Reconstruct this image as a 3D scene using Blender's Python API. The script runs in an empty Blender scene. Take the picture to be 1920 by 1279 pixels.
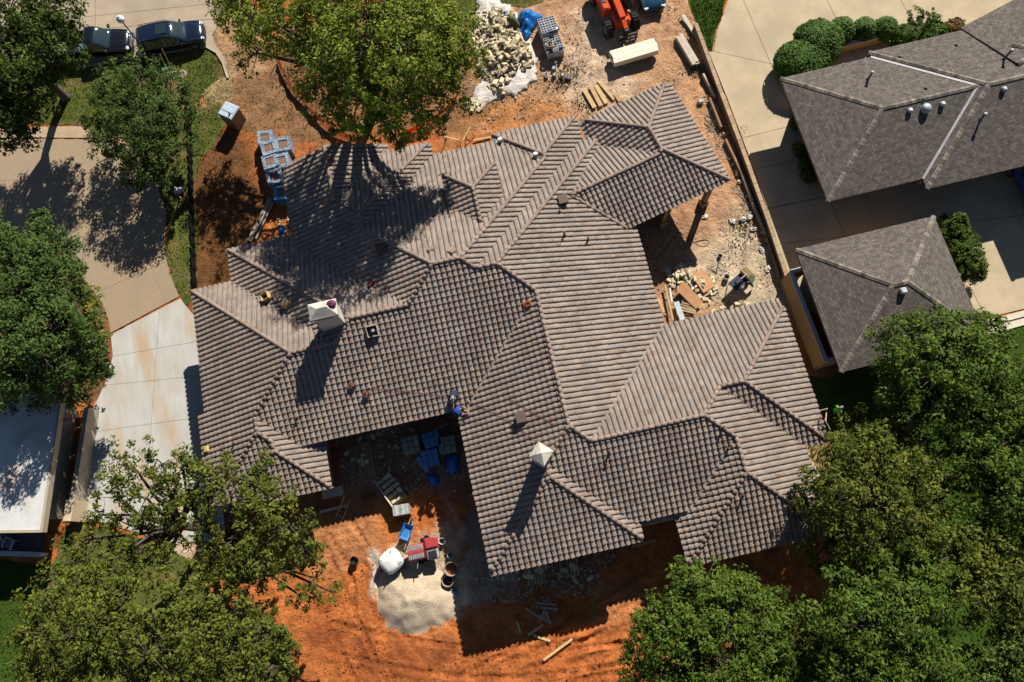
import bpy, math, random
import numpy as np
from mathutils import Matrix, Vector
random.seed(7)
rng = np.random.default_rng(7)
S = bpy.context.scene
COL = S.collection

# ------------------------------------------------------------------ camera
CAM_Z = 48.7
FPX = 1446.1                      # focal length in pixels of a 1920 px wide frame
RIGHT = Vector((0.975417, -0.216325, -0.042017))
DOWN = Vector((-0.219584, -0.938052, -0.268033))
FWD = Vector((0.018569, 0.270670, -0.962493))
cam_data = bpy.data.cameras.new('camera')
cam = bpy.data.objects.new('camera', cam_data)
COL.objects.link(cam)
cam_data.sensor_width = 36.0
cam_data.lens = FPX / 1920.0 * 36.0
cam_data.clip_start = 0.5
cam_data.clip_end = 2000.0
m = Matrix.Identity(4)
for i in range(3):
    m[i][0] = RIGHT[i]; m[i][1] = -DOWN[i]; m[i][2] = -FWD[i]
m[2][3] = CAM_Z
cam.matrix_world = m
S.camera = cam

# ------------------------------------------------------------------ sky, sun, exposure
SUN_DIR = Vector((0.69, 1.02, 1.0)).normalized()
world = bpy.data.worlds.new('World')
S.world = world
world.use_nodes = True
wn = world.node_tree.nodes; wl = world.node_tree.links
wn.clear()
sky = wn.new('ShaderNodeTexSky'); sky.sky_type = 'NISHITA'; sky.sun_disc = False
sky.sun_elevation = math.asin(SUN_DIR.z)
sky.sun_rotation = math.atan2(SUN_DIR.x, SUN_DIR.y)
sky.altitude = 400.0; sky.air_density = 0.7; sky.dust_density = 0.3; sky.ozone_density = 1.5
bg = wn.new('ShaderNodeBackground'); bg.inputs['Strength'].default_value = 0.05
wo = wn.new('ShaderNodeOutputWorld')
wl.new(sky.outputs[0], bg.inputs[0]); wl.new(bg.outputs[0], wo.inputs[0])
sun_data = bpy.data.lights.new('sun', 'SUN')
sun_data.energy = 5.0; sun_data.angle = math.radians(0.5); sun_data.color = (1.0, 0.95, 0.86)
sun = bpy.data.objects.new('sun', sun_data); COL.objects.link(sun)
sun.location = (40, 60, 60)
sun.rotation_euler = SUN_DIR.to_track_quat('Z', 'Y').to_euler()
S.view_settings.view_transform = 'Standard'
S.view_settings.look = 'None'
S.view_settings.exposure = 0.62
S.view_settings.gamma = 1.0
S.view_settings.use_curve_mapping = False
S.cycles.max_bounces = 6
S.cycles.diffuse_bounces = 1
S.cycles.transparent_max_bounces = 6

# ------------------------------------------------------------------ helpers
def at(px, py, z=0.0):
    """Point of the survey photograph (1920 x 1279 px) at a known height in metres."""
    d = RIGHT * ((px - 960) / FPX) + DOWN * ((py - 639.5) / FPX) + FWD
    t = (z - CAM_Z) / d.z
    return Vector((d.x * t, d.y * t, z))
def ats(pts, z=0.0):
    return [at(a, b, z) for a, b in pts]
def ang(p, q, z=0.0):
    a, b = at(*p, z), at(*q, z)
    return math.atan2(b.y - a.y, b.x - a.x)

def mat(name, c1, c2=None, scale=4.0, detail=5.0, rough=0.8, bump=0.0, bscale=30.0, metal=0.0, island=0.0, objvar=0.0, spec=0.3, stretch=None, contrast=(0.35, 0.65), transl=0.0, coat=0.0, c3=None, scale3=0.6):
    M = bpy.data.materials.new(name); M.use_nodes = True
    nt = M.node_tree; N = nt.nodes; L = nt.links
    b = N['Principled BSDF']
    b.inputs['Roughness'].default_value = rough
    b.inputs['Metallic'].default_value = metal
    b.inputs['Specular IOR Level'].default_value = spec
    b.inputs['Coat Weight'].default_value = coat
    if c2 is None: c2 = tuple(x * 0.82 for x in c1)
    geo = N.new('ShaderNodeNewGeometry')
    vec = geo.outputs['Position']
    if stretch:
        mp = N.new('ShaderNodeMapping'); mp.inputs['Rotation'].default_value = (0, 0, stretch[0]); mp.inputs['Scale'].default_value = (stretch[1], stretch[2], 1)
        L.new(vec, mp.inputs[0]); vec2 = mp.outputs[0]
    else: vec2 = vec
    n = N.new('ShaderNodeTexNoise'); n.inputs['Scale'].default_value = scale; n.inputs['Detail'].default_value = detail; n.inputs['Roughness'].default_value = 0.6
    L.new(vec2, n.inputs['Vector'])
    r = N.new('ShaderNodeValToRGB')
    r.color_ramp.elements[0].position = contrast[0]; r.color_ramp.elements[1].position = contrast[1]
    r.color_ramp.elements[0].color = (*c1, 1); r.color_ramp.elements[1].color = (*c2, 1)
    L.new(n.outputs[0], r.inputs[0])
    col = r.outputs[0]
    if c3 is not None:
        n3 = N.new('ShaderNodeTexNoise'); n3.inputs['Scale'].default_value = scale3; n3.inputs['Detail'].default_value = 6
        L.new(vec2, n3.inputs['Vector'])
        r3 = N.new('ShaderNodeValToRGB'); r3.color_ramp.elements[0].position = 0.48; r3.color_ramp.elements[1].position = 0.66
        L.new(n3.outputs[0], r3.inputs[0])
        mx3 = N.new('ShaderNodeMix'); mx3.data_type = 'RGBA'
        L.new(r3.outputs[0], mx3.inputs[0]); L.new(col, mx3.inputs[6]); mx3.inputs[7].default_value = (*c3, 1)
        col = mx3.outputs[2]
    if island or objvar:
        hs = N.new('ShaderNodeHueSaturation')
        mr = N.new('ShaderNodeMath'); mr.operation = 'MULTIPLY_ADD'
        src = None
        if island and objvar:
            oi = N.new('ShaderNodeObjectInfo'); ad = N.new('ShaderNodeMath'); ad.operation = 'ADD'
            L.new(geo.outputs['Random Per Island'], ad.inputs[0]); L.new(oi.outputs['Random'], ad.inputs[1])
            fr = N.new('ShaderNodeMath'); fr.operation = 'FRACT'; L.new(ad.outputs[0], fr.inputs[0]); src = fr.outputs[0]
        elif island: src = geo.outputs['Random Per Island']
        else: src = N.new('ShaderNodeObjectInfo').outputs['Random']
        k = max(island, objvar)
        L.new(src, mr.inputs[0]); mr.inputs[1].default_value = 2 * k; mr.inputs[2].default_value = 1 - k
        L.new(mr.outputs[0], hs.inputs['Value']); L.new(col, hs.inputs['Color'])
        m2 = N.new('ShaderNodeMath'); m2.operation = 'MULTIPLY'; m2.inputs[1].default_value = 7.31; L.new(src, m2.inputs[0])
        f2 = N.new('ShaderNodeMath'); f2.operation = 'FRACT'; L.new(m2.outputs[0], f2.inputs[0])
        m3 = N.new('ShaderNodeMath'); m3.operation = 'MULTIPLY_ADD'; m3.inputs[1].default_value = 0.10 * k; m3.inputs[2].default_value = 0.5 - 0.05 * k
        L.new(f2.outputs[0], m3.inputs[0]); L.new(m3.outputs[0], hs.inputs['Hue'])
        col = hs.outputs[0]
    L.new(col, b.inputs['Base Color'])
    if bump:
        nb = N.new('ShaderNodeTexNoise'); nb.inputs['Scale'].default_value = bscale; nb.inputs['Detail'].default_value = 4
        L.new(vec, nb.inputs['Vector'])
        bp = N.new('ShaderNodeBump'); bp.inputs['Strength'].default_value = min(1.0, bump); bp.inputs['Distance'].default_value = 0.07
        L.new(nb.outputs[0], bp.inputs['Height']); L.new(bp.outputs[0], b.inputs['Normal'])
    if transl:
        tr = N.new('ShaderNodeBsdfTranslucent'); L.new(col, tr.inputs['Color'])
        ms = N.new('ShaderNodeMixShader'); ms.inputs[0].default_value = transl
        L.new(b.outputs[0], ms.inputs[1]); L.new(tr.outputs[0], ms.inputs[2])
        L.new(ms.outputs[0], N['Material Output'].inputs[0])
    return M

def tagit(o, label=None, cat=None, group=None, kind=None):
    if label: o['label'] = label
    if cat: o['category'] = cat
    if group: o['group'] = group
    if kind: o['kind'] = kind
    return o
def thing(name, label, cat, loc=(0, 0, 0), rz=0.0, group=None):
    o = bpy.data.objects.new(name, None); COL.objects.link(o)
    o.empty_display_size = 0.3
    o.location = loc; o.rotation_euler = (0, 0, rz)
    return tagit(o, label, cat, group)
def obj(name, me, parent=None, material=None):
    if material is not None and not me.materials: me.materials.append(material)
    o = bpy.data.objects.new(name, me); COL.objects.link(o)
    if parent is not None: o.parent = parent
    return o
def np_mesh(name, V, F, smooth=False):
    V = np.ascontiguousarray(V, dtype=np.float32); F = np.ascontiguousarray(F, dtype=np.int32)
    me = bpy.data.meshes.new(name)
    k = F.shape[1]
    me.vertices.add(len(V)); me.vertices.foreach_set('co', V.ravel())
    me.loops.add(F.size); me.loops.foreach_set('vertex_index', F.ravel())
    me.polygons.add(len(F))
    me.polygons.foreach_set('loop_start', np.arange(0, F.size, k, dtype=np.int32))
    me.update(calc_edges=True)
    me.polygons.foreach_set('use_smooth', np.full(len(F), bool(smooth)))
    return me
def copy_tree(o, parent=None):
    c = o.copy(); COL.objects.link(c); c.parent = parent
    for ch in o.children: copy_tree(ch, c)
    return c

class MB:
    def __init__(s): s.v = []; s.f = []
    def add(s, vs, fs):
        k = len(s.v); s.v += [tuple(x) for x in vs]; s.f += [tuple(i + k for i in f) for f in fs]; return s
    def box(s, c, d, rz=0.0, top=1.0, rot=None, bev=0.0):
        x, y, z = d[0] / 2, d[1] / 2, d[2] / 2
        R = rot if rot is not None else Matrix.Rotation(rz, 3, 'Z')
        vs = []
        if bev <= 0:
            for zz, t in ((-z, 1.0), (z, top)):
                for xx, yy in ((-x, -y), (x, -y), (x, y), (-x, y)):
                    vs.append(R @ Vector((xx * t, yy * t, zz)) + Vector(c))
            return s.add(vs, [(3, 2, 1, 0), (4, 5, 6, 7), (0, 1, 5, 4), (1, 2, 6, 5), (2, 3, 7, 6), (3, 0, 4, 7)])
        b = min(bev, x * .9, y * .9, z * .9)
        rings = [(-z, b), (-z + b, 0), (z - b, 0), (z, b)]
        for zz, ins in rings:
            for xx, yy in ((-x + ins + b, -y + ins), (x - ins - b, -y + ins), (x - ins, -y + ins + b), (x - ins, y - ins - b), (x - ins - b, y - ins), (-x + ins + b, y - ins), (-x + ins, y - ins - b), (-x + ins, -y + ins + b)):
                vs.append(R @ Vector((xx * top if zz > 0 else xx, yy * top if zz > 0 else yy, zz)) + Vector(c))
        fs = [tuple(range(7, -1, -1)), tuple(range(24, 32))]
        for r in range(3):
            for i in range(8):
                j = (i + 1) % 8
                fs.append((r * 8 + i, r * 8 + j, r * 8 + 8 + j, r * 8 + 8 + i))
        return s.add(vs, fs)
    def beam(s, p, q, w, h, up=(0, 0, 1)):
        p, q = Vector(p), Vector(q); d = q - p
        X = d.normalized(); U = Vector(up)
        if abs(X.dot(U)) > 0.98: U = Vector((1, 0, 0))
        Y = U.cross(X).normalized(); Z = X.cross(Y)
        R = Matrix((X, Y, Z)).transposed()
        return s.box((p + q) / 2, (d.length, w, h), rot=R)
    def cyl(s, p, q, r0, r1=None, n=10, cap=True):
        if r1 is None: r1 = r0
        p, q = Vector(p), Vector(q); X = (q - p).normalized()
        U = Vector((0, 0, 1)) if abs(X.z) < 0.95 else Vector((1, 0, 0))
        A = U.cross(X).normalized(); B = X.cross(A)
        vs = []
        for c, r in ((p, r0), (q, r1)):
            for i in range(n):
                a = 2 * math.pi * i / n
                vs.append(c + A * (r * math.cos(a)) + B * (r * math.sin(a)))
        fs = [(i, (i + 1) % n, n + (i + 1) % n, n + i) for i in range(n)]
        if cap: fs += [tuple(range(n - 1, -1, -1)), tuple(range(n, 2 * n))]
        return s.add(vs, fs)
    def tube(s, pts, r, n=6):
        pts = [Vector(p) for p in pts]; rs = r if isinstance(r, (list, tuple)) else [r] * len(pts)
        vs = []; ref = None
        for i, p in enumerate(pts):
            X = (pts[min(i + 1, len(pts) - 1)] - pts[max(i - 1, 0)]).normalized()
            if ref is None: ref = Vector((0, 0, 1)) if abs(X.z) < 0.9 else Vector((1, 0, 0))
            A = (ref - X * ref.dot(X)).normalized(); ref = A; B = X.cross(A)
            for k in range(n):
                a = 2 * math.pi * k / n
                vs.append(p + (A * math.cos(a) + B * math.sin(a)) * rs[i])
        fs = []
        for i in range(len(pts) - 1):
            for k in range(n):
                fs.append((i * n + k, i * n + (k + 1) % n, (i + 1) * n + (k + 1) % n, (i + 1) * n + k))
        fs += [tuple(range(n - 1, -1, -1)), tuple(range((len(pts) - 1) * n, len(pts) * n))]
        return s.add(vs, fs)
    def ell(s, c, r, seg=10, ring=6, zmin=-1.0):
        vs = []; fs = []
        for i in range(ring + 1):
            t = math.acos(max(-1, zmin)) * i / ring
            for k in range(seg):
                a = 2 * math.pi * k / seg
                vs.append((c[0] + r[0] * math.sin(t) * math.cos(a), c[1] + r[1] * math.sin(t) * math.sin(a), c[2] + r[2] * math.cos(t)))
        for i in range(ring):
            for k in range(seg):
                fs.append((i * seg + k, (i + 1) * seg + k, (i + 1) * seg + (k + 1) % seg, i * seg + (k + 1) % seg))
        return s.add(vs, fs)
    def prism(s, poly, z0, z1):
        n = len(poly)
        vs = [(p[0], p[1], z0) for p in poly] + [(p[0], p[1], z1) for p in poly]
        fs = [tuple(range(n - 1, -1, -1)), tuple(range(n, 2 * n))] + [(i, (i + 1) % n, n + (i + 1) % n, n + i) for i in range(n)]
        return s.add(vs, fs)
    def mesh(s, name, material, smooth=False):
        me = bpy.data.meshes.new(name); me.from_pydata(s.v, [], s.f); me.update()
        if smooth: me.polygons.foreach_set('use_smooth', [True] * len(me.polygons))
        if material is not None: me.materials.append(material)
        return me
    def build(s, name, material, parent=None, smooth=False):
        return obj(name, s.mesh(name, material, smooth), parent)

def area2(poly):
    return sum(poly[i][0] * poly[(i + 1) % len(poly)][1] - poly[(i + 1) % len(poly)][0] * poly[i][1] for i in range(len(poly)))
def clip(poly, a, b, c):
    out = []; n = len(poly)
    for i in range(n):
        p, q = poly[i], poly[(i + 1) % n]
        dp = a * p[0] + b * p[1] + c; dq = a * q[0] + b * q[1] + c
        if dp >= 0: out.append(p)
        if (dp > 0 and dq < 0) or (dp < 0 and dq > 0):
            t = dp / (dp - dq); out.append((p[0] + (q[0] - p[0]) * t, p[1] + (q[1] - p[1]) * t))
    return out
def vnoise(x, y, s, seed=0):
    """smooth value noise in numpy"""
    r = np.random.default_rng(seed); G = r.random((256, 256))
    X = np.asarray(x) / s + 500.0; Y = np.asarray(y) / s + 500.0
    xi = np.floor(X).astype(int); yi = np.floor(Y).astype(int); fx = X - xi; fy = Y - yi
    fx = fx * fx * (3 - 2 * fx); fy = fy * fy * (3 - 2 * fy)
    g = lambda i, j: G[i % 256, j % 256]
    return (g(xi, yi) * (1 - fx) + g(xi + 1, yi) * fx) * (1 - fy) + (g(xi, yi + 1) * (1 - fx) + g(xi + 1, yi + 1) * fx) * fy
def fbm(x, y, s, seed=0, o=4):
    v = 0; a = 0.5; t = 0
    for k in range(o):
        v = v + a * vnoise(x, y, s / 2 ** k, seed + k); t += a; a *= 0.55
    return v / t
def sdf(poly, x, y):
    """signed distance (positive inside) to a polygon, numpy"""
    d = np.full(x.shape, 1e9); ins = np.zeros(x.shape, bool); n = len(poly)
    for i in range(n):
        x0, y0 = poly[i][0], poly[i][1]; x1, y1 = poly[(i + 1) % n][0], poly[(i + 1) % n][1]
        ex, ey = x1 - x0, y1 - y0; L = ex * ex + ey * ey + 1e-12
        t = np.clip(((x - x0) * ex + (y - y0) * ey) / L, 0, 1)
        d = np.minimum(d, np.hypot(x - x0 - t * ex, y - y0 - t * ey))
        if abs(ey) > 1e-12:
            c = ((y0 > y) != (y1 > y)) & (x < (x1 - x0) * (y - y0) / (ey) + x0)
            ins ^= c
    return np.where(ins, d, -d)
def smooth_poly(pts, it=2):
    for _ in range(it):
        q = []
        for i in range(len(pts)):
            a, b = pts[i], pts[(i + 1) % len(pts)]
            q += [(a[0] * .75 + b[0] * .25, a[1] * .75 + b[1] * .25), (a[0] * .25 + b[0] * .75, a[1] * .25 + b[1] * .75)]
        pts = q
    return pts
def pole(P): return [(p.x, p.y) for p in P]
# ------------------------------------------------------------------ ground
M_conc_new = mat('concrete_new', (0.46, 0.45, 0.42), (0.37, 0.355, 0.32), scale=0.9, rough=0.85, bump=0.15, bscale=60, c3=(0.40, 0.30, 0.20), scale3=0.42, stretch=(0.12, 1.9, 0.45), contrast=(0.3, 0.7))
M_aggr = mat('exposed_aggregate', (0.40, 0.30, 0.195), (0.27, 0.20, 0.13), scale=22, detail=8, rough=0.9, bump=0.5, bscale=70, c3=(0.31, 0.24, 0.16), scale3=0.5)
M_aggr_band = mat('broom_concrete', (0.42, 0.31, 0.20), (0.35, 0.25, 0.16), scale=1.5, rough=0.9, bump=0.2, bscale=80)
M_street = mat('street_concrete', (0.40, 0.32, 0.23), (0.33, 0.26, 0.185), scale=0.8, rough=0.9, bump=0.2, bscale=70, c3=(0.30, 0.235, 0.165), scale3=0.25)
M_drive = mat('driveway_concrete', (0.48, 0.385, 0.25), (0.40, 0.315, 0.20), scale=0.7, rough=0.88, bump=0.15, bscale=70, c3=(0.37, 0.30, 0.20), scale3=0.3)
M_joint = mat('joint_dirt', (0.13, 0.10, 0.07), rough=0.95)
M_kerb = mat('kerb_concrete', (0.44, 0.36, 0.26), (0.36, 0.29, 0.21), scale=2, rough=0.9)

GZ = 0.0
PAVE = []          # every paved outline in metres, so that the soil stays below it
def split_poly(poly, lines, gap):
    pcs = [poly]
    for (p, q) in lines:
        nx, ny = -(q[1] - p[1]), q[0] - p[0]; L = math.hypot(nx, ny); nx /= L; ny /= L
        c = -(nx * p[0] + ny * p[1]); out = []
        for pc in pcs:
            for sgn in (1, -1):
                r = clip(pc, sgn * nx, sgn * ny, sgn * c - gap / 2)
                if len(r) >= 3 and abs(area2(r)) > 0.05: out.append(r)
        pcs = out
    return pcs
def paving(name, px, joints, material, z=0.03, gap=0.035, rot=0, smooth=0):
    P = pole(ats(px))
    if smooth: P = smooth_poly(P, smooth)
    if area2(P) < 0: P = P[::-1]
    PAVE.append(P)
    base = MB().prism(P, z - 0.10, z - 0.012).build(name, M_joint); tagit(base, kind='structure')
    J = [(tuple(at(*a))[:2], tuple(at(*b))[:2]) for a, b in joints]
    for pc in split_poly(P, J, gap):
        dz = random.uniform(-0.003, 0.003)
        MB().prism(pc, z - 0.08, z + dz).build('slab', material, base)
    return base

paving('driveway', [(208, 628), (338, 560), (362, 590), (420, 640), (440, 900), (425, 1010), (330, 1020), (210, 985), (122, 960), (140, 880), (152, 830), (178, 760), (196, 722), (212, 668)],
       [((190, 672), (420, 632)), ((160, 726), (430, 700)), ((140, 815), (430, 775)), ((120, 905), (440, 880)), ((100, 1000), (440, 985)), ((300, 575), (262, 1095))], M_conc_new, z=0.034, gap=0.022)
paving('aggregate_driveway', [(-40, 262), (60, 261), (190, 262), (240, 274), (290, 332), (312, 400), (308, 470), (321, 520), (336, 556), (208, 624), (204, 600), (190, 566), (140, 500), (90, 450), (-40, 440)],
       [((158, 240), (140, 560)), ((60, 338), (330, 336)), ((95, 428), (320, 415)), ((210, 536), (290, 500)), ((283, 500), (315, 580))], M_aggr, z=0.03, gap=0.016)
paving('drive_apron', [(-40, 240), (95, 238), (182, 236), (225, 255), (238, 271), (190, 259), (60, 258), (-40, 259)], [((92, 200), (90, 300)), ((20, 200), (20, 300))], M_aggr_band, z=0.026)
paving('street', [(-60, -60), (432, -60), (428, 0), (415, 40), (398, 66), (404, 84), (424, 112), (426, 128), (421, 118), (408, 98), (388, 87), (368, 88), (292, 100), (250, 109), (155, 124), (97, 132), (-60, 165)],
       [((178, -60), (180, 110)), ((-40, 75), (560, 22)), ((400, 60), (500, 52)), ((-60, 55), (180, 30))], M_street, z=0.03)
# kerb between street and lawn: a real step
kp = ats([(60, 141), (97, 134), (155, 126), (250, 111), (292, 102), (368, 90), (388, 89), (407, 100), (419, 119), (428, 148)])
k = MB()
for a, b in zip(kp, kp[1:]):
    k.beam((a.x, a.y, 0.065), (b.x, b.y, 0.065), 0.15, 0.13)
tagit(k.build('kerb', M_kerb), kind='structure')

paving('neighbour_driveway', [(1390, -60), (1362, 10), (1345, 58), (1338, 97), (1329, 98), (1365, 188), (1420, 335), (1476, 512), (1500, 575), (1545, 600), (1640, 640), (1842, 598), (1990, 562), (1990, -60)],
       [((1338, 97), (1445, 120)), ((1380, 262), (1470, 240)), ((1432, 395), (1540, 370)), ((1445, 120), (1600, 480)), ((1500, 300), (1990, 200)), ((1540, 372), (1990, 290)), ((1700, 300), (1900, 700)), ((1780, 420), (1990, 395)), ((1850, 300), (1990, 560))], M_drive, z=0.03)
tagit(MB().prism(pole(ats([(1838, 604), (1990, 565), (1990, 576), (1842, 614)])), 0, 0.11).build('patio_edging', mat('pale_edging', (0.6, 0.54, 0.43), scale=2)), kind='structure')
tagit(MB().prism(pole(ats([(1842, 617), (1990, 579), (1990, 591), (1846, 630)])), 0, 0.10).build('patio_edging', mat('pale_edging', (0.6, 0.54, 0.43), scale=2)), kind='structure')

# lawns
LAWN = dict(
    west=[(-60, 172), (97, 137), (155, 129), (250, 114), (292, 105), (368, 93), (388, 92), (404, 103), (416, 122), (422, 140), (405, 150), (385, 165), (372, 190), (380, 203), (410, 196), (424, 212), (412, 250), (392, 280), (366, 318), (361, 345), (372, 430), (366, 545), (352, 575), (338, 556), (323, 520), (311, 480), (316, 430), (314, 398), (292, 330), (242, 270), (228, 253), (184, 234), (95, 234), (-60, 236)],
    strip=[(1278, -60), (1386, -60), (1358, 10), (1342, 58), (1335, 96), (1327, 96), (1292, 10)],
    north=[(700, -60), (1040, -60), (1018, 4), (985, 14), (955, 10), (905, 5), (860, 60), (870, 120), (820, 160), (740, 100)],
    southeast=[(1505, 700), (1560, 715), (1640, 650), (1842, 622), (1990, 596), (1990, 1400), (1470, 1400), (1478, 1240), (1560, 1180), (1575, 1000), (1556, 900), (1562, 838), (1535, 770)],
    southwest=[(-60, 1040), (96, 1062), (88, 1110), (78, 1180), (60, 1240), (40, 1400), (-60, 1400)],
    behind=[(60, 1290), (92, 1090), (122, 985), (205, 994), (325, 1030), (372, 1066), (400, 1130), (540, 1175), (560, 1400), (60, 1400)],
)
LP = {k: pole(ats(v)) for k, v in LAWN.items()}
def uniq(a):
    a = np.unique(a); k_ = np.concatenate([[True], np.diff(a) > 0.04]); return a[k_]
xs = uniq(np.concatenate([np.array([-500, -300, -180, -110, -75, -60]), np.arange(-50, 56, 0.28), np.arange(-13, 13, 0.11), np.array([60, 75, 110, 180, 300, 500])]))
ys = uniq(np.concatenate([np.array([-500, -300, -180, -110, -60, -40]), np.arange(-28, 58, 0.28), np.arange(-11, 5, 0.11), np.array([65, 80, 110, 180, 300, 500])]))
GX, GY = np.meshgrid(xs, ys); gx = GX.ravel(); gy = GY.ravel()
nz = fbm(gx, gy, 1.3, 3) - 0.5; nb = fbm(gx, gy, 4.0, 9) - 0.5; nf = fbm(gx, gy, 0.6, 21) - 0.5
colr = np.zeros((len(gx), 3))
def setc(c): return np.array(c)
ORANGE = setc((0.52, 0.175, 0.050)); RED = setc((0.46, 0.135, 0.038)); TAN = setc((0.50, 0.285, 0.155)); SAND = setc((0.56, 0.43, 0.29)); MULCH = setc((0.17, 0.078, 0.030)); DRY = setc((0.34, 0.25, 0.125)); PALE = setc((0.60, 0.44, 0.31)); GREYD = setc((0.30, 0.245, 0.20)); GREEN = setc((0.085, 0.105, 0.022))
w = np.clip(0.5 + nb * 2.2, 0, 1)[:, None]
colr[:] = ORANGE * w + RED * (1 - w)
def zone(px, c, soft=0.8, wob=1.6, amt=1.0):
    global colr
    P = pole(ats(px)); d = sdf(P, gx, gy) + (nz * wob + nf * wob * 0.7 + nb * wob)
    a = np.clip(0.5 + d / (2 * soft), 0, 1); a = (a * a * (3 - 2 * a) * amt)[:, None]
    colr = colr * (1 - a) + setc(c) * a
zone([(880, -60), (1330, -60), (1380, 300), (1480, 560), (1480, 620), (1200, 640), (1180, 420), (1080, 230), (900, 240), (860, 180)], TAN, 1.2)
zone([(1090, 10), (1180, -40), (1160, 60), (1190, 200), (1080, 220), (1040, 140)], PALE, 1.2, 2.5, 0.85)
zone([(1290, 20), (1330, 90), (1420, 330), (1360, 330), (1290, 170)], (0.50, 0.27, 0.14), 0.9, 1.5, 0.7)
zone([(820, 200), (1010, 170), (1090, 215), (920, 250), (840, 280)], (0.45, 0.20, 0.075), 0.8, 1.2)
zone([(1290, 450), (1400, 400), (1440, 440), (1470, 560), (1440, 600), (1340, 570), (1300, 520)], SAND, 1.0, 2.0)
zone([(1200, 420), (1330, 380), (1370, 420), (1290, 470), (1215, 560)], (0.45, 0.24, 0.13), 1.0, 1.5, 0.8)
zone([(320, 300), (420, 230), (470, 260), (500, 380), (470, 470), (430, 560), (370, 590), (340, 560), (365, 400)], MULCH, 0.7, 1.2)
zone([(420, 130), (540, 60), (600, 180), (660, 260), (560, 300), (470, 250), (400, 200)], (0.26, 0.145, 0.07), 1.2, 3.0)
zone([(385, -40), (480, -40), (500, 130), (430, 150), (390, 70)], (0.40, 0.235, 0.125), 0.5, 0.8)
zone([(380, 150), (425, 135), (440, 170), (400, 215), (372, 200)], DRY, 0.6, 1.8)
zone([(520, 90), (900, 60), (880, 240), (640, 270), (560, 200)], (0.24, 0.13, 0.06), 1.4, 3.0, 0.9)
zone([(560, 960), (660, 930), (700, 980), (680, 1060), (600, 1080), (560, 1020)], (0.46, 0.20, 0.085), 1.0, 3.5, 0.8)
zone([(600, 1120), (720, 1200), (900, 1220), (1000, 1279), (700, 1300), (580, 1200)], (0.27, 0.075, 0.025), 1.5, 4.0, 0.7)
zone([(1100, 1100), (1230, 1080), (1230, 1180), (1120, 1190)], (0.50, 0.21, 0.08), 0.8, 2.0, 0.6)
zone([(880, 950), (1120, 940), (1180, 1020), (1060, 1100), (900, 1110)], (0.30, 0.135, 0.07), 1.2, 2.0, 0.8)
zone([(870, 930), (930, 930), (960, 1090), (900, 1130), (870, 1060)], (0.38, 0.30, 0.24), 0.7, 2.2, 0.75)
zone([(620, 800), (880, 760), (900, 920), (640, 930)], (0.34, 0.20, 0.13), 1.0, 1.5, 0.8)
zone([(722, 1075), (748, 1040), (800, 990), (850, 950), (868, 1000), (876, 1160), (720, 1180), (705, 1110)], SAND, 0.5, 1.8, 0.95)
zone([(700, 1040), (720, 1050), (705, 1100), (690, 1085)], (0.72, 0.62, 0.53), 0.25, 0.8, 0.9)
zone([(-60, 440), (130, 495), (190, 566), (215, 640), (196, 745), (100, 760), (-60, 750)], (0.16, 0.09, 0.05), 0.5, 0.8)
zone([(300, 1010), (380, 1010), (375, 1070), (300, 1090)], PALE, 0.6, 1.2)
zone([(1510, 820), (1560, 810), (1580, 930), (1555, 1010), (1520, 930)], (0.42, 0.30, 0.15), 0.5, 1.2)
zone([(1555, 800), (1640, 780), (1640, 930), (1570, 960)], DRY, 1.0, 1.8, 0.75)
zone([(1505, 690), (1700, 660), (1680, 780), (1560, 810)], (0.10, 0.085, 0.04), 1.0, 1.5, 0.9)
pv = np.full(len(gx), -1e9)
for P in PAVE: pv = np.maximum(pv, sdf(P, gx, gy))
lw = np.full(len(gx), -1e9)
for P in LP.values(): lw = np.maximum(lw, sdf(P, gx, gy))
dm = np.clip(-pv / 0.5, 0, 1) * np.clip(-lw / 0.4, 0.15, 1)
rut = np.clip(1 - np.hypot((gx - at(1120, 1190).x) / 7.5, (gy - at(1120, 1190).y) / 3.4), 0, 1)
rx = gx * 0.95 + gy * 0.30; ry = -gx * 0.16 + gy + nz * 1.1
ridge = np.sin(ry * 7.0) * 0.06 * rut * 1.6
trk = np.zeros(len(gx))
near_s = (gy < 6) & (gy > -12) & (np.abs(gx) < 14)
tx, ty = gx[near_s], gy[near_s]; tz = np.zeros(len(tx))
for pts in ([(560, 1180), (760, 1230), (960, 1250), (1180, 1215), (1300, 1190)], [(600, 1060), (640, 1160), (700, 1290)], [(880, 1290), (1000, 1230), (1130, 1150), (1230, 1090)], [(640, 990), (690, 1080), (690, 1190), (620, 1290)], [(1000, 1279), (1100, 1240), (1200, 1230)]):
    C_ = [at(*q) for q in pts]
    for _ in range(3):
        q = [C_[0]]
        for a_, b_ in zip(C_, C_[1:]): q += [a_.lerp(b_, .25), a_.lerp(b_, .75)]
        C_ = q + [C_[-1]]
    for off in (-0.8, 0.8):
        best = np.full(len(tx), 9.0); al = np.zeros(len(tx)); acc = 0.0
        for a_, b_ in zip(C_, C_[1:]):
            ex, ey = b_.x - a_.x, b_.y - a_.y; L_ = math.hypot(ex, ey) + 1e-6; ox, oy = a_.x - ey / L_ * off, a_.y + ex / L_ * off
            t_ = np.clip(((tx - ox) * ex + (ty - oy) * ey) / (L_ * L_), 0, 1); d_ = np.hypot(tx - ox - t_ * ex, ty - oy - t_ * ey)
            al = np.where(d_ < best, acc + t_ * L_, al); best = np.minimum(best, d_); acc += L_
        pr = np.where(best < 0.17, -0.06 + 0.022 * np.sign(np.sin(al * 16)), np.where(best < 0.34, 0.045 * (1 - np.abs(best - 0.25) / 0.09), 0))
        tz += np.clip(pr, -0.09, 0.05) * (0.5 + vnoise(tx, ty, 1.4, 77))
trk[near_s] = tz
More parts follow.
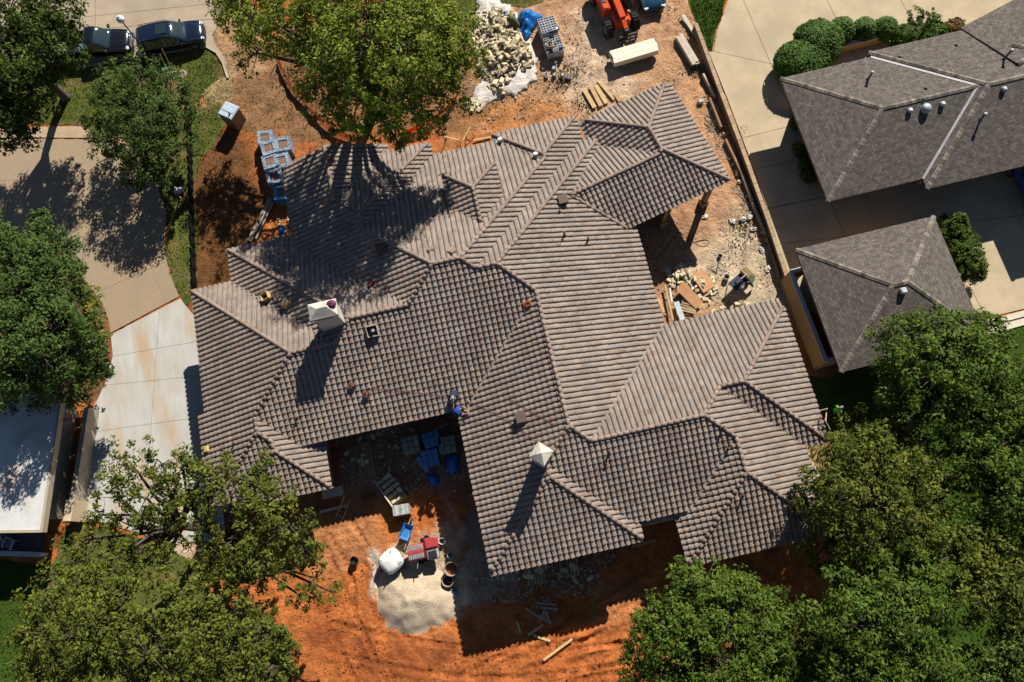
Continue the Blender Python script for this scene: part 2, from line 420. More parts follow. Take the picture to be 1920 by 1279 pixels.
foot = sdf([(-19, 6), (17, -4), (17, 12), (10, 27), (-12, 27), (-19, 21)], gx, gy)
gz = -0.012 + dm * (nz * 0.20 + nf * 0.10 + ridge) + dm * np.clip(nb, -0.5, 0.5) * 0.18
gz = np.minimum(gz, 0.09) + np.clip(trk, -.1, .06) * np.clip(-pv / 0.5, 0, 1)
gz = np.where(pv > -0.3, np.minimum(gz, 0.0), gz); gz = np.where(pv > 0.05, -0.09, gz); gz = np.where(lw > 0.25, np.minimum(gz, -0.04), gz)
far = (np.abs(gx) > 52) | (gy > 56) | (gy < -28)
colr[far] = GREEN; gz[far] = -0.05
ny_, nx_ = GX.shape
idx = np.arange(nx_ * ny_).reshape(ny_, nx_)
F = np.stack([idx[:-1, :-1], idx[:-1, 1:], idx[1:, 1:], idx[1:, :-1]], -1).reshape(-1, 4)
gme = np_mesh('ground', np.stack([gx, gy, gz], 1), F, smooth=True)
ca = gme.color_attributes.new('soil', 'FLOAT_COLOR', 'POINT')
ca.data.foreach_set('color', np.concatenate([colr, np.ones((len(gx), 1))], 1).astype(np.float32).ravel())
M = bpy.data.materials.new('soil'); M.use_nodes = True
N = M.node_tree.nodes; L = M.node_tree.links; b = N['Principled BSDF']; b.inputs['Roughness'].default_value = 0.95; b.inputs['Specular IOR Level'].default_value = 0.1
a = N.new('ShaderNodeAttribute'); a.attribute_name = 'soil'
g = N.new('ShaderNodeNewGeometry')
def tn(sc, de=6, ro=0.65):
    n = N.new('ShaderNodeTexNoise'); n.inputs['Scale'].default_value = sc; n.inputs['Detail'].default_value = de; n.inputs['Roughness'].default_value = ro
    L.new(g.outputs['Position'], n.inputs['Vector']); return n
n1 = tn(0.9, 10, 0.72); n2 = tn(5.0, 6, 0.7)
r1 = N.new('ShaderNodeMapRange'); r1.inputs['From Min'].default_value = 0.3; r1.inputs['From Max'].default_value = 0.7; r1.inputs['To Min'].default_value = 0.5; r1.inputs['To Max'].default_value = 1.42
L.new(n1.outputs[0], r1.inputs[0])
r2 = N.new('ShaderNodeMapRange'); r2.inputs['From Min'].default_value = 0.3; r2.inputs['From Max'].default_value = 0.7; r2.inputs['To Min'].default_value = 0.75; r2.inputs['To Max'].default_value = 1.22
L.new(n2.outputs[0], r2.inputs[0])
mu = N.new('ShaderNodeMath'); mu.operation = 'MULTIPLY'; L.new(r1.outputs[0], mu.inputs[0]); L.new(r2.outputs[0], mu.inputs[1])
vm = N.new('ShaderNodeVectorMath'); vm.operation = 'SCALE'; L.new(a.outputs['Color'], vm.inputs[0]); L.new(mu.outputs[0], vm.inputs['Scale'])
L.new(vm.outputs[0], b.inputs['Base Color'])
n3 = tn(2.6, 12, 0.72)
bp = N.new('ShaderNodeBump'); bp.inputs['Strength'].default_value = 0.9; bp.inputs['Distance'].default_value = 0.30
L.new(n3.outputs[0], bp.inputs['Height']); L.new(bp.outputs[0], b.inputs['Normal'])
gme.materials.append(M)
tagit(obj('ground', gme), kind='structure')

M_turf = mat('turf', (0.062, 0.088, 0.016), (0.105, 0.115, 0.028), scale=2.2, detail=8, rough=0.95, bump=0.9, bscale=14, spec=0.05, c3=(0.17, 0.135, 0.05), scale3=0.45)
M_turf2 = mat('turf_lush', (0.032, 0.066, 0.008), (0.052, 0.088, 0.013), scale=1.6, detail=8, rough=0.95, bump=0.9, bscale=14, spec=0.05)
M_blade = mat('grass_blade', (0.075, 0.105, 0.018), (0.13, 0.135, 0.035), scale=1.1, rough=0.8, island=0.35, spec=0.1)
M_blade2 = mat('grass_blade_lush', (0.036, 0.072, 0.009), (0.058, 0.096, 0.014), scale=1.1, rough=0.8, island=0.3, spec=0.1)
def scatter_blades(P, n, hmin, hmax, edge=0.5):
    xs_ = [p[0] for p in P]; ys_ = [p[1] for p in P]
    x = rng.uniform(max(min(xs_), -40), min(max(xs_), 46), n * 3); y = rng.uniform(max(min(ys_), -18), min(max(ys_), 52), n * 3)
    d = sdf(P, x, y) + (vnoise(x, y, 0.8, 5) - 0.5) * edge
    kk = d > 0; x, y = x[kk][:n], y[kk][:n]; n = len(x)
    a = rng.uniform(0, 6.283, n); h = rng.uniform(hmin, hmax, n); wd = h * 0.35; t = rng.uniform(0, 6.283, n); ln = h * 0.6
    V = np.zeros((n, 3, 3))
    V[:, 0] = np.stack([x - np.cos(a) * wd, y - np.sin(a) * wd, np.full(n, -0.01)], 1)
    V[:, 1] = np.stack([x + np.cos(a) * wd, y + np.sin(a) * wd, np.full(n, -0.01)], 1)
    V[:, 2] = np.stack([x + np.cos(t) * ln, y + np.sin(t) * ln, h], 1)
    return V.reshape(-1, 3), np.arange(n * 3).reshape(-1, 3)
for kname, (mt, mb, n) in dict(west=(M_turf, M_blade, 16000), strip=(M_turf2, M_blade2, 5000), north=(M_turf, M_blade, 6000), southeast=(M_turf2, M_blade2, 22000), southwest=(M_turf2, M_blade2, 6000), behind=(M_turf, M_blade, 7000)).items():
    P = LP[kname]
    if area2(P) < 0: P = P[::-1]
    # ragged edge
    Q = []
    for i in range(len(P)):
        a_, b_ = P[i], P[(i + 1) % len(P)]; L_ = math.hypot(b_[0] - a_[0], b_[1] - a_[1]); ns = max(1, int(L_ / 0.35)) if L_ < 25 else 1
        for j in range(ns):
            t = j / ns; x = a_[0] + (b_[0] - a_[0]) * t; y = a_[1] + (b_[1] - a_[1]) * t
            Q.append((x, y))
    if kname != 'strip' and kname != 'north':
        Q = [(x + (float(vnoise(x, y, 0.5, 4)) - .5) * 0.35, y + (float(vnoise(x, y, 0.5, 6)) - .5) * 0.35) if kname in ('west', 'behind') else (x, y) for x, y in Q]
    tagit(MB().prism(Q, -0.12, 0.012).build('lawn', mt), kind='structure')
    V, Fb = scatter_blades(P, n, 0.05, 0.13)
    gm = np_mesh('grass', V, Fb); gm.materials.append(mb)
    tagit(obj('grass', gm), {'west': 'patchy green grass on the kerbside lawn by the street', 'strip': 'lush grass strip beside the tan neighbour driveway', 'north': 'grass around the heap of pale stones', 'southeast': 'shaded lawn grass below the leafy trees beside the garage', 'southwest': 'bright green lawn grass beside the flat white roof', 'behind': 'rough grass below the open crowned olive trees'}[kname], 'grass', kind='stuff')
# tufts of weeds on bare soil
allP = [((400, 130), 1.6), ((395, 180), 1.8), ((900, 190), 1.5), ((1085, 130), 1.2), ((1050, 150), 1.0), ((1290, 60), 1.5), ((1310, 130), 0.8), ((1560, 870), 2.0), ((1590, 850), 2.0), ((1390, 420), 1.0), ((1380, 250), 0.6), ((690, 930), 0.5), ((1100, 200), 0.9), ((640, 170), 3.5), ((760, 130), 3.5), ((560, 150), 1.5)]
VV = []; cnt = 0
for (pp, rr) in allP:
    c = at(*pp); n = int(220 * rr)
    x = c.x + rng.normal(0, rr * .5, n); y = c.y + rng.normal(0, rr * .5, n); a = rng.uniform(0, 6.283, n); h = rng.uniform(0.06, 0.2, n); t = rng.uniform(0, 6.283, n)
    V = np.zeros((n, 3, 3)); V[:, 0] = np.stack([x - np.cos(a) * .04, y - np.sin(a) * .04, x * 0 - .06], 1); V[:, 1] = np.stack([x + np.cos(a) * .04, y + np.sin(a) * .04, x * 0 - .06], 1); V[:, 2] = np.stack([x + np.cos(t) * h, y + np.sin(t) * h, h], 1)
    VV.append(V.reshape(-1, 3))
VV = np.concatenate(VV); wm = np_mesh('weeds', VV, np.arange(len(VV)).reshape(-1, 3)); wm.materials.append(M_blade)
tagit(obj('weeds', wm), 'sparse weed tufts growing through the bare soil of the building site', 'weeds', kind='stuff')

# pebbles, clods and litter
def scatter_lumps(zones, n, smin, smax):
    V = []; Fs = []; k_ = 0
    base = np.array([(1, 0, -.3), (-.5, .87, -.3), (-.5, -.87, -.3), (.2, .1, .8), (-.9, 0, .3), (.5, .7, .3)]); fc = np.array([(0, 1, 3), (1, 2, 3), (2, 0, 3), (1, 4, 3), (0, 5, 3), (2, 4, 1)])
    for px, w_ in zones:
        P = pole(ats(px)); xs_ = [p[0] for p in P]; ys_ = [p[1] for p in P]; m_ = int(n * w_)
        x = rng.uniform(min(xs_), max(xs_), m_ * 3); y = rng.uniform(min(ys_), max(ys_), m_ * 3); d = sdf(P, x, y) + (vnoise(x, y, .9, 8) - .6) * 1.6; kk = d > 0; x, y = x[kk][:m_], y[kk][:m_]; m_ = len(x)
        s_ = smin + (smax - smin) * rng.random(m_) ** 4; a = rng.uniform(0, 6.28, m_); c_, q_ = np.cos(a), np.sin(a)
        B = base[None] * (1 + rng.uniform(-.35, .35, (m_, 6, 3)))
        X = (B[..., 0] * c_[:, None] - B[..., 1] * q_[:, None]) * s_[:, None] + x[:, None]; Y = (B[..., 0] * q_[:, None] + B[..., 1] * c_[:, None]) * s_[:, None] + y[:, None]; Z = B[..., 2] * s_[:, None] * .8 + .01
        V.append(np.stack([X, Y, Z], -1).reshape(-1, 3)); Fs.append((fc[None] + (k_ + np.arange(m_) * 6)[:, None, None]).reshape(-1, 3)); k_ += m_ * 6
    return np.concatenate(V), np.concatenate(Fs)
V, F = scatter_lumps([([(560, 940), (700, 920), (720, 1080), (720, 1200), (1200, 1200), (1240, 1080), (1250, 1290), (560, 1290)], 1.0), ([(380, 200), (520, 120), (640, 260), (500, 380), (430, 450), (370, 560)], .7)], 3600, .015, .075)
me = np_mesh('soil_clods', V, F); me.materials.append(mat('soil_clod', (0.33, 0.115, 0.04), (0.22, 0.075, 0.028), scale=3, rough=.95, island=.3))
tagit(obj('soil_clods', me), 'loose clods of orange soil strewn over the bare ground', 'soil', kind='stuff')
V, F = scatter_lumps([([(1190, 420), (1330, 370), (1420, 400), (1470, 560), (1330, 600), (1215, 600)], 1.0), ([(860, 150), (1010, 120), (1080, 0), (1290, 20), (1330, 150), (1250, 160), (1090, 215), (900, 250)], 1.0), ([(880, 1060), (1150, 1030), (1150, 1110), (900, 1130)], .4), ([(640, 800), (860, 790), (880, 930), (640, 930)], .6), ([(1300, 180), (1330, 170), (1440, 440), (1420, 450)], .5)], 4200, .015, .10)
me = np_mesh('gravel', V, F); me.materials.append(mat('pale_gravel', (0.55, 0.45, 0.33), (0.40, 0.32, 0.23), scale=3, rough=.95, island=.35))
tagit(obj('gravel', me), 'pale chips and gravel strewn over the yard and courts', 'gravel', kind='stuff')
# ------------------------------------------------------------------ roof geometry
def rect_wing(W=None, E=None, S_=None, N_=None, foot=None, th=0.0, zb=0.0, p=0.4176, ze=3.7):
    """planes as (a,b,c): z = a x + b y + c ; foot = (x0,x1,y0,y1) in the wing's own frame"""
    c, s = math.cos(th), math.sin(th)
    def pl(nx, ny, d):
        wx, wy = c * nx - s * ny, s * nx + c * ny
        return (p * wx, p * wy, ze + zb - p * d)
    planes = []
    if W is not None: planes.append(pl(1, 0, W))
    if E is not None: planes.append(pl(-1, 0, -E))
    if S_ is not None: planes.append(pl(0, 1, S_))
    if N_ is not None: planes.append(pl(0, -1, -N_))
    x0, x1, y0, y1 = foot
    fp = [(c * x - s * y, s * x + c * y) for x, y in ((x0, y0), (x1, y0), (x1, y1), (x0, y1))]
    return dict(planes=planes, foot=fp, p=p)
def half_of(poly):
    out = []
    for i in range(len(poly)):
        (x0, y0), (x1, y1) = poly[i], poly[(i + 1) % len(poly)]
        nx, ny = -(y1 - y0), x1 - x0; L_ = math.hypot(nx, ny); nx /= L_; ny /= L_
        out.append((nx, ny, -(nx * x0 + ny * y0)))
    return out
def roof_faces(wings):
    faces = []
    for i, w in enumerate(wings):
        for k, P in enumerate(w['planes']):
            poly = w['foot']
            for m_, Q in enumerate(w['planes']):
                if m_ != k:
                    poly = clip(poly, Q[0] - P[0], Q[1] - P[1], Q[2] - P[2])
                    if len(poly) < 3: break
            if len(poly) < 3 or abs(area2(poly)) < 0.02: continue
            pcs = [poly]
            for j, o in enumerate(wings):
                if j == i: continue
                hs = half_of(o['foot']); dead = False
                for Q in o['planes']:
                    a, b_, c_ = Q[0] - P[0], Q[1] - P[1], Q[2] - P[2]
                    if abs(a) + abs(b_) < 1e-7:
                        if c_ > 1e-5 or (abs(c_) <= 1e-5 and j < i): continue
                        dead = True; break
                    hs.append((a, b_, c_))
                if dead: continue
                out = []
                for pc in pcs:
                    rest = pc
                    for (a, b_, c_) in hs:
                        o1 = clip(rest, -a, -b_, -c_)
                        if len(o1) >= 3 and abs(area2(o1)) > 0.01: out.append(o1)
                        rest = clip(rest, a, b_, c_)
                        if len(rest) < 3 or abs(area2(rest)) < 1e-4: break
                pcs = out
            if pcs: faces.append(dict(P=P, pcs=pcs, wing=i))
    # merge coplanar faces
    out = []
    for f in faces:
        for g_ in out:
            if max(abs(f['P'][t] - g_['P'][t]) for t in range(3)) < 1e-5: g_['pcs'] += f['pcs']; break
        else: out.append(f)
    return out
def roof_edges(faces):
    """hips and ridges (convex) and valleys as ((p,q), convex)"""
    res = []
    for i in range(len(faces)):
        for j in range(i + 1, len(faces)):
            P, Q = faces[i]['P'], faces[j]['P']
            a, b_, c_ = P[0] - Q[0], P[1] - Q[1], P[2] - Q[2]
            L_ = math.hypot(a, b_)
            if L_ < 1e-6: continue
            a, b_, c_ = a / L_, b_ / L_, c_ / L_
            d = (-b_, a)
            def ints(f):
                r = []; side = 0
                for pc in f['pcs']:
                    for t in range(len(pc)):
                        p, q = pc[t], pc[(t + 1) % len(pc)]
                        if abs(a * p[0] + b_ * p[1] + c_) < 0.03 and abs(a * q[0] + b_ * q[1] + c_) < 0.03:
                            s0, s1 = p[0] * d[0] + p[1] * d[1], q[0] * d[0] + q[1] * d[1]
                            if abs(s1 - s0) > 0.05:
                                r.append((min(s0, s1), max(s0, s1)))
                                cx = sum(u[0] for u in pc) / len(pc); cy = sum(u[1] for u in pc) / len(pc)
                                side += a * cx + b_ * cy + c_
                r.sort(); mrg = []
                for s0, s1 in r:
                    if mrg and s0 <= mrg[-1][1] + 0.06: mrg[-1][1] = max(mrg[-1][1], s1)
                    else: mrg.append([s0, s1])
                return mrg, side
            A, sa = ints(faces[i]); B, sb = ints(faces[j])
            for s0, s1 in A:
                for t0, t1 in B:
                    u0, u1 = max(s0, t0), min(s1, t1)
                    if u1 - u0 > 0.25:
                        p0 = (-a * c_ + d[0] * u0, -b_ * c_ + d[1] * u0); p1 = (-a * c_ + d[0] * u1, -b_ * c_ + d[1] * u1)
                        z = lambda p: P[0] * p[0] + P[1] * p[1] + P[2]
                        # on face i's side P - Q has the sign of sa: convex when P is the lower one there
                        res.append((Vector((*p0, z(p0))), Vector((*p1, z(p1))), sa < 0))
    return res
def face_frame(P):
    p = math.hypot(P[0], P[1]); n = (P[0] / p, P[1] / p)           # uphill direction
    t = (n[1], -n[0])
    return n, t, p
def v_interval(pcs, t, n, u):
    r = []
    for pc in pcs:
        vs = []
        for i in range(len(pc)):
            a_, b_ = pc[i], pc[(i + 1) % len(pc)]
            ua = a_[0] * t[0] + a_[1] * t[1] - u; ub = b_[0] * t[0] + b_[1] * t[1] - u
            if (ua <= 0 < ub) or (ub <= 0 < ua):
                k_ = ua / (ua - ub)
                vs.append((a_[0] + (b_[0] - a_[0]) * k_) * n[0] + (a_[1] + (b_[1] - a_[1]) * k_) * n[1])
        if len(vs) >= 2: r.append([min(vs), max(vs)])
    r.sort(); mrg = []
    for s0, s1 in r:
        if mrg and s0 <= mrg[-1][1] + 0.03: mrg[-1][1] = max(mrg[-1][1], s1)
        else: mrg.append([s0, s1])
    return mrg
TW, TE = 0.318, 0.350            # tile width, exposed length along the slope
PROF = [(0.0, 0.0), (0.025, 0.048), (0.09, 0.068), (0.33, 0.078), (0.57, 0.068), (0.655, 0.045), (0.68, 0.0), (0.84, -0.014), (1.0, 0.0)]
PROF_FINE = [(a_[0] + (b_[0] - a_[0]) * k_ / 3, a_[1] + (b_[1] - a_[1]) * k_ / 3) for a_, b_ in zip(PROF, PROF[1:]) for k_ in range(3)] + [PROF[-1]]
LIFT = 0.074
def lay_tiles(faces):
    """returns list of tiles: full ones as matrices, cut ones as vertex/face lists"""
    full = []; cv = []; cf = []
    for f in faces:
        n, t, p = face_frame(f['P']); ev = TE / math.sqrt(1 + p * p)
        pts = [q for pc in f['pcs'] for q in pc]
        us = [q[0] * t[0] + q[1] * t[1] for q in pts]; vs = [q[0] * n[0] + q[1] * n[1] for q in pts]
        u0, u1, v0, v1 = min(us), max(us), min(vs) - 0.06, max(vs)
        nl = math.sqrt(1 + p * p); nrm = Vector((-p * n[0] / nl, -p * n[1] / nl, 1 / nl))
        c0 = f['P'][2]
        ncol = int((u1 - u0) / TW) + 1
        memo = {}
        def fine(ub, fr):
            k_ = (round(ub, 5), round(fr, 5))
            if k_ not in memo: memo[k_] = v_interval(f['pcs'], t, n, min(max(ub + fr * TW, u0 + 1e-4), u1 - 1e-4))
            return memo[k_]
        for ci in range(ncol):
            ub = u0 + ci * TW
            samp = []
            for (fr, h) in PROF:
                iv = v_interval(f['pcs'], t, n, min(max(ub + fr * TW, u0 + 1e-4), u1 - 1e-4))
                samp.append([[a_ - (0.06 if True else 0), b_] for a_, b_ in iv])
            vmax = max([iv[-1][1] for iv in samp if iv] or [v0])
            nrow = int((vmax - v0) / ev) + 1
            for ri in range(nrow):
                va, vb = v0 + ri * ev, v0 + (ri + 1) * ev + 0.02
                rng_ = []; ok = True
                for iv in samp:
                    best = None
                    for s0, s1 in iv:
                        a_, b_ = max(va, s0), min(vb, s1)
                        if b_ - a_ > 0.03 and (best is None or b_ - a_ > best[1] - best[0]): best = (a_, b_)
                    rng_.append(best)
                    if best is None or best[0] > va + 1e-4 or best[1] < vb - 1e-4: ok = False
                if ok:
                    o = Vector((t[0] * ub + n[0] * va, t[1] * ub + n[1] * va, 0)); o.z = f['P'][0] * o.x + f['P'][1] * o.y + c0
                    X = Vector((t[0], t[1], 0)); Y = Vector((n[0], n[1], p)).normalized()
                    Mx = Matrix.Identity(4)
                    for q in range(3): Mx[q][0] = X[q]; Mx[q][1] = Y[q]; Mx[q][2] = nrm[q]; Mx[q][3] = o[q]
                    full.append(Mx)
                    continue
                jit = random.uniform(-0.006, 0.006)
                base = len(cv); idx_ = []
                if all(r_ is None for r_ in rng_) and va > v0 + 1e-6 and not any(samp): continue
                rng_ = []
                for (fr, h) in PROF_FINE:
                    best = None
                    for s0, s1 in fine(ub, fr):
                        a_, b_ = max(va, s0 - 0.06), min(vb, s1)
                        if b_ - a_ > 0.004 and (best is None or b_ - a_ > best[1] - best[0]): best = (a_, b_)
                    rng_.append(best)
                for (fr, h), rg in zip(PROF_FINE, rng_):
                    if rg is None: idx_.append(None); continue
                    uu = ub + fr * TW; ids = []
                    for kk, v in enumerate(rg):
                        x = t[0] * uu + n[0] * v; y = t[1] * uu + n[1] * v; z = f['P'][0] * x + f['P'][1] * y + c0
                        lift = LIFT * (1 - (v - va) / (vb - va)) + h + jit
                        ids.append(len(cv)); cv.append((x + nrm.x * lift, y + nrm.y * lift, z + nrm.z * lift))
                        if kk == 0:
                            l2 = h - 0.012
                            ids.append(len(cv)); cv.append((x + nrm.x * l2, y + nrm.y * l2, z + nrm.z * l2))
                    idx_.append(ids)       # [low, butt, high]
                for A, B in zip(idx_, idx_[1:]):
                    if A is None or B is None: continue
                    cf.append((A[0], B[0], B[2], A[2])); cf.append((A[1], B[1], B[0], A[0]))
    return full, cv, cf
def tile_mesh(material):
    m_ = MB(); L_ = TE + 0.02 * math.sqrt(1.174)
    vs = []; fs = []
    for fr, h in PROF:
        vs += [(fr * TW, 0, h + LIFT), (fr * TW, 0, h - 0.012), (fr * TW, L_, h)]
    for i in range(len(PROF) - 1):
        a_, b_ = 3 * i, 3 * i + 3
        fs += [(a_, b_, b_ + 2, a_ + 2), (a_ + 1, b_ + 1, b_, a_)]
    me = m_.add(vs, fs).mesh('roof_tile', material)
    me.polygons.foreach_set('use_smooth', [False] * len(me.polygons))
    return me
def merge_instances(mesh_v, mesh_f, mats):
    V = np.array(mesh_v); Fq = np.array(mesh_f); n = len(mats)
    Ms = np.array([[list(r) for r in M_] for M_ in mats])
    out = np.einsum('nij,vj->nvi', Ms[:, :3, :3], V) + Ms[:, None, :3, 3]
    Ff = (Fq[None] + (np.arange(n) * len(V))[:, None, None]).reshape(-1, Fq.shape[1])
    return out.reshape(-1, 3), Ff
def show_score(M_):
    o = M_.translation; d = Vector((0, 0, CAM_Z)) - o
    return d.normalized().dot(Vector((M_[0][2], M_[1][2], M_[2][2]))) / d.length_squared
# ------------------------------------------------------------------ the house under construction
def roof_tile_material():
    M = bpy.data.materials.new('concrete_roof_tile'); M.use_nodes = True
    N = M.node_tree.nodes; L = M.node_tree.links; b = N['Principled BSDF']
    b.inputs['Roughness'].default_value = 0.72; b.inputs['Specular IOR Level'].default_value = 0.35
    g = N.new('ShaderNodeNewGeometry'); oi = N.new('ShaderNodeObjectInfo')
    ad = N.new('ShaderNodeMath'); ad.operation = 'ADD'; L.new(g.outputs['Random Per Island'], ad.inputs[0]); L.new(oi.outputs['Random'], ad.inputs[1])
    fr = N.new('ShaderNodeMath'); fr.operation = 'FRACT'; L.new(ad.outputs[0], fr.inputs[0])
    n = N.new('ShaderNodeTexNoise'); n.inputs['Scale'].default_value = 5.5; n.inputs['Detail'].default_value = 6; n.inputs['Roughness'].default_value = 0.7; L.new(g.outputs['Position'], n.inputs['Vector'])
    mx = N.new('ShaderNodeMath'); mx.operation = 'MULTIPLY_ADD'; L.new(fr.outputs[0], mx.inputs[0]); mx.inputs[1].default_value = 0.55; 
    sc = N.new('ShaderNodeMath'); sc.operation = 'MULTIPLY_ADD'; L.new(n.outputs[0], sc.inputs[0]); sc.inputs[1].default_value = 1.3; sc.inputs[2].default_value = -0.43; L.new(sc.outputs[0], mx.inputs[2])
    r = N.new('ShaderNodeValToRGB'); e = r.color_ramp.elements
    e[0].position = 0.0; e[0].color = (0.120, 0.090, 0.075, 1); e[1].position = 1.0; e[1].color = (0.294, 0.251, 0.207, 1)
    for pos, c in ((0.3, (0.239, 0.170, 0.129, 1)), (0.5, (0.210, 0.184, 0.165, 1)), (0.75, (0.280, 0.211, 0.161, 1))):
        q = e.new(pos); q.color = c
    L.new(mx.outputs[0], r.inputs[0])
    n2 = N.new('ShaderNodeTexNoise'); n2.inputs['Scale'].default_value = 0.55; n2.inputs['Detail'].default_value = 5; L.new(g.outputs['Position'], n2.inputs['Vector'])
    mr = N.new('ShaderNodeMapRange'); mr.inputs['From Min'].default_value = 0.3; mr.inputs['From Max'].default_value = 0.7; mr.inputs['To Min'].default_value = 0.86; mr.inputs['To Max'].default_value = 1.16; L.new(n2.outputs[0], mr.inputs[0])
    vm = N.new('ShaderNodeVectorMath'); vm.operation = 'SCALE'; L.new(r.outputs[0], vm.inputs[0]); L.new(mr.outputs[0], vm.inputs['Scale'])
    n4 = N.new('ShaderNodeTexNoise'); n4.inputs['Scale'].default_value = 0.8; n4.inputs['Detail'].default_value = 9; n4.inputs['Roughness'].default_value = 0.68; L.new(g.outputs['Position'], n4.inputs['Vector'])
    r4 = N.new('ShaderNodeValToRGB'); r4.color_ramp.elements[0].position = 0.60; r4.color_ramp.elements[1].position = 0.76; r4.color_ramp.elements[1].color = (0.6, 0.6, 0.6, 1); L.new(n4.outputs[0], r4.inputs[0])
    mx4 = N.new('ShaderNodeMix'); mx4.data_type = 'RGBA'; L.new(r4.outputs[0], mx4.inputs[0]); L.new(vm.outputs[0], mx4.inputs[6]); mx4.inputs[7].default_value = (0.42, 0.39, 0.35, 1)
    L.new(mx4.outputs[2], b.inputs['Base Color'])
    nb = N.new('ShaderNodeTexNoise'); nb.inputs['Scale'].default_value = 45; L.new(g.outputs['Position'], nb.inputs['Vector'])
    bp = N.new('ShaderNodeBump'); bp.inputs['Strength'].default_value = 0.25; bp.inputs['Distance'].default_value = 0.02; L.new(nb.outputs[0], bp.inputs['Height']); L.new(bp.outputs[0], b.inputs['Normal'])
    return M
M_tile = roof_tile_material()
M_cap = mat('ridge_tile', (0.265, 0.19, 0.15), (0.205, 0.152, 0.124), scale=7, rough=0.75, island=0.16, objvar=0.16, bump=0.2)
M_deck = mat('roof_underlay', (0.055, 0.045, 0.04), (0.09, 0.075, 0.06), scale=2, rough=0.9)
M_osb = mat('sheathing', (0.33, 0.22, 0.12), (0.24, 0.155, 0.08), scale=9, rough=0.85, bump=0.2)
M_stonewall = mat('limestone_veneer', (0.48, 0.40, 0.29), (0.34, 0.28, 0.20), scale=3, rough=0.9, bump=0.6, bscale=9)
M_wood = mat('sawn_lumber', (0.52, 0.36, 0.18), (0.42, 0.27, 0.125), scale=3, rough=0.75, stretch=(0, 1, 6), objvar=0.2, bump=0.1)
M_woodgrey = mat('weathered_lumber', (0.42, 0.35, 0.26), (0.30, 0.245, 0.18), scale=4, rough=0.85, objvar=0.2)
M_dark = mat('dark_metal', (0.03, 0.03, 0.033), rough=0.5)
M_stucco = mat('white_stucco', (0.62, 0.58, 0.49), (0.53, 0.49, 0.41), scale=3, rough=0.9, bump=0.35, bscale=20, c3=(0.40, 0.36, 0.29), scale3=1.3)

PQ = 0.4176; cN = 0.232
wings = [
    rect_wing(W=-11.9, E=8.19, S_=7.86, N_=26.29, foot=(-11.15, 8.19, 9.18, 25.98)),                 # central block
    rect_wing(E=9.45, S_=7.86, N_=24.87, foot=(-1.0, 10.03, 9.18, 24.87)),
    rect_wing(W=-3.83, E=9.45, S_=-0.2, foot=(-3.12, 10.03, 0.75, 15.2)),
    rect_wing(S_=-0.2, N_=11.02, E=15.87, foot=(2.0, 15.87, 0.75, 11.53)),
    rect_wing(N_=11.02, S_=2.7, E=17.29, foot=(8.5, 17.25, 2.7, 11.53)),
    rect_wing(W=-3.83, E=6.1, S_=-0.9, foot=(-3.12, 5.46, -0.32, 6.0)),
    rect_wing(W=7.67, E=15.87, S_=-2.2, foot=(7.67, 15.87, -2.2, 5.5)),
    rect_wing(W=-15.4, N_=22.61, S_=7.86, foot=(-15.4, -2.0, 9.18, 22.61)),
    rect_wing(W=-18.0, N_=20.38, S_=7.86, foot=(-18.0, -6.0, 9.18, 20.38)),
    rect_wing(W=-18.0, E=-11.32, S_=6.94, foot=(-18.47, -11.32, 6.94, 12.45)),
    rect_wing(W=-16.54, E=-11.32, S_=6.47, foot=(-16.54, -11.32, 6.47, 9.5)),
    rect_wing(W=2.66, E=8.19, N_=26.61, foot=(2.66, 8.19, 20.5, 26.61)),
    rect_wing(W=-1.02, E=2.19, N_=23.34, foot=(-1.02, 2.19, 17.5, 23.34), zb=2.21),
    rect_wing(W=-11.9, E=-1.14, N_=27.38, foot=(-11.15, -1.5, 19.0, 26.9)),
    rect_wing(W=-11.9, E=-4.12, foot=(-11.15, -4.3, 20.0, 27.41)),
    rect_wing(W=14.14, E=20.73, S_=15.51, N_=23.78, foot=(14.14, 20.73, 15.51, 23.4), th=cN),
    rect_wing(S_=15.51, N_=21.63, E=20.73, foot=(9.5, 20.73, 15.51, 21.63), th=cN),
]
house = thing('tile_roof_house', 'large house under construction with brown barrel tile hip roof', 'house')
faces = roof_faces(wings); edges = roof_edges(faces)
# deck under the tiles
dk = MB()
for f in faces:
    a, b_, c_ = f['P']
    for pc in f['pcs']:
        n_ = len(pc)
        vs = [(x, y, a * x + b_ * y + c_ - 0.03) for x, y in pc] + [(x, y, a * x + b_ * y + c_ - 0.22) for x, y in pc]
        dk.add(vs, [tuple(range(n_)), tuple(range(2 * n_ - 1, n_ - 1, -1))] + [(i, n_ + i, n_ + (i + 1) % n_, (i + 1) % n_) for i in range(n_)])
roof = dk.build('roof', M_deck, house)
full, cv, cf = lay_tiles(faces)
tm = tile_mesh(M_tile)
full.sort(key=show_score, reverse=True)
for Mx in full[:300]:
    o = obj('roof_tile', tm, roof); o.matrix_local = Mx
tv = [tuple(v.co) for v in tm.vertices]; tf = [tuple(p.vertices) for p in tm.polygons]
jit = [Mx @ Matrix.Translation((random.gauss(0, .004), random.gauss(0, .007) - (0.05 if random.random() < .012 else 0), random.uniform(-0.007, 0.007))) @ Matrix.Rotation(random.gauss(0, .012), 4, 'Z') for Mx in full[300:]]
V1, F1 = merge_instances(tv, tf, jit)
V = np.concatenate([V1, np.array(cv)]); F = np.concatenate([F1, np.array(cf) + len(V1)])
me = np_mesh('roof_tiles', V, F); me.materials.append(M_tile)
tagit(obj('roof_tiles', me, roof), kind='stuff')
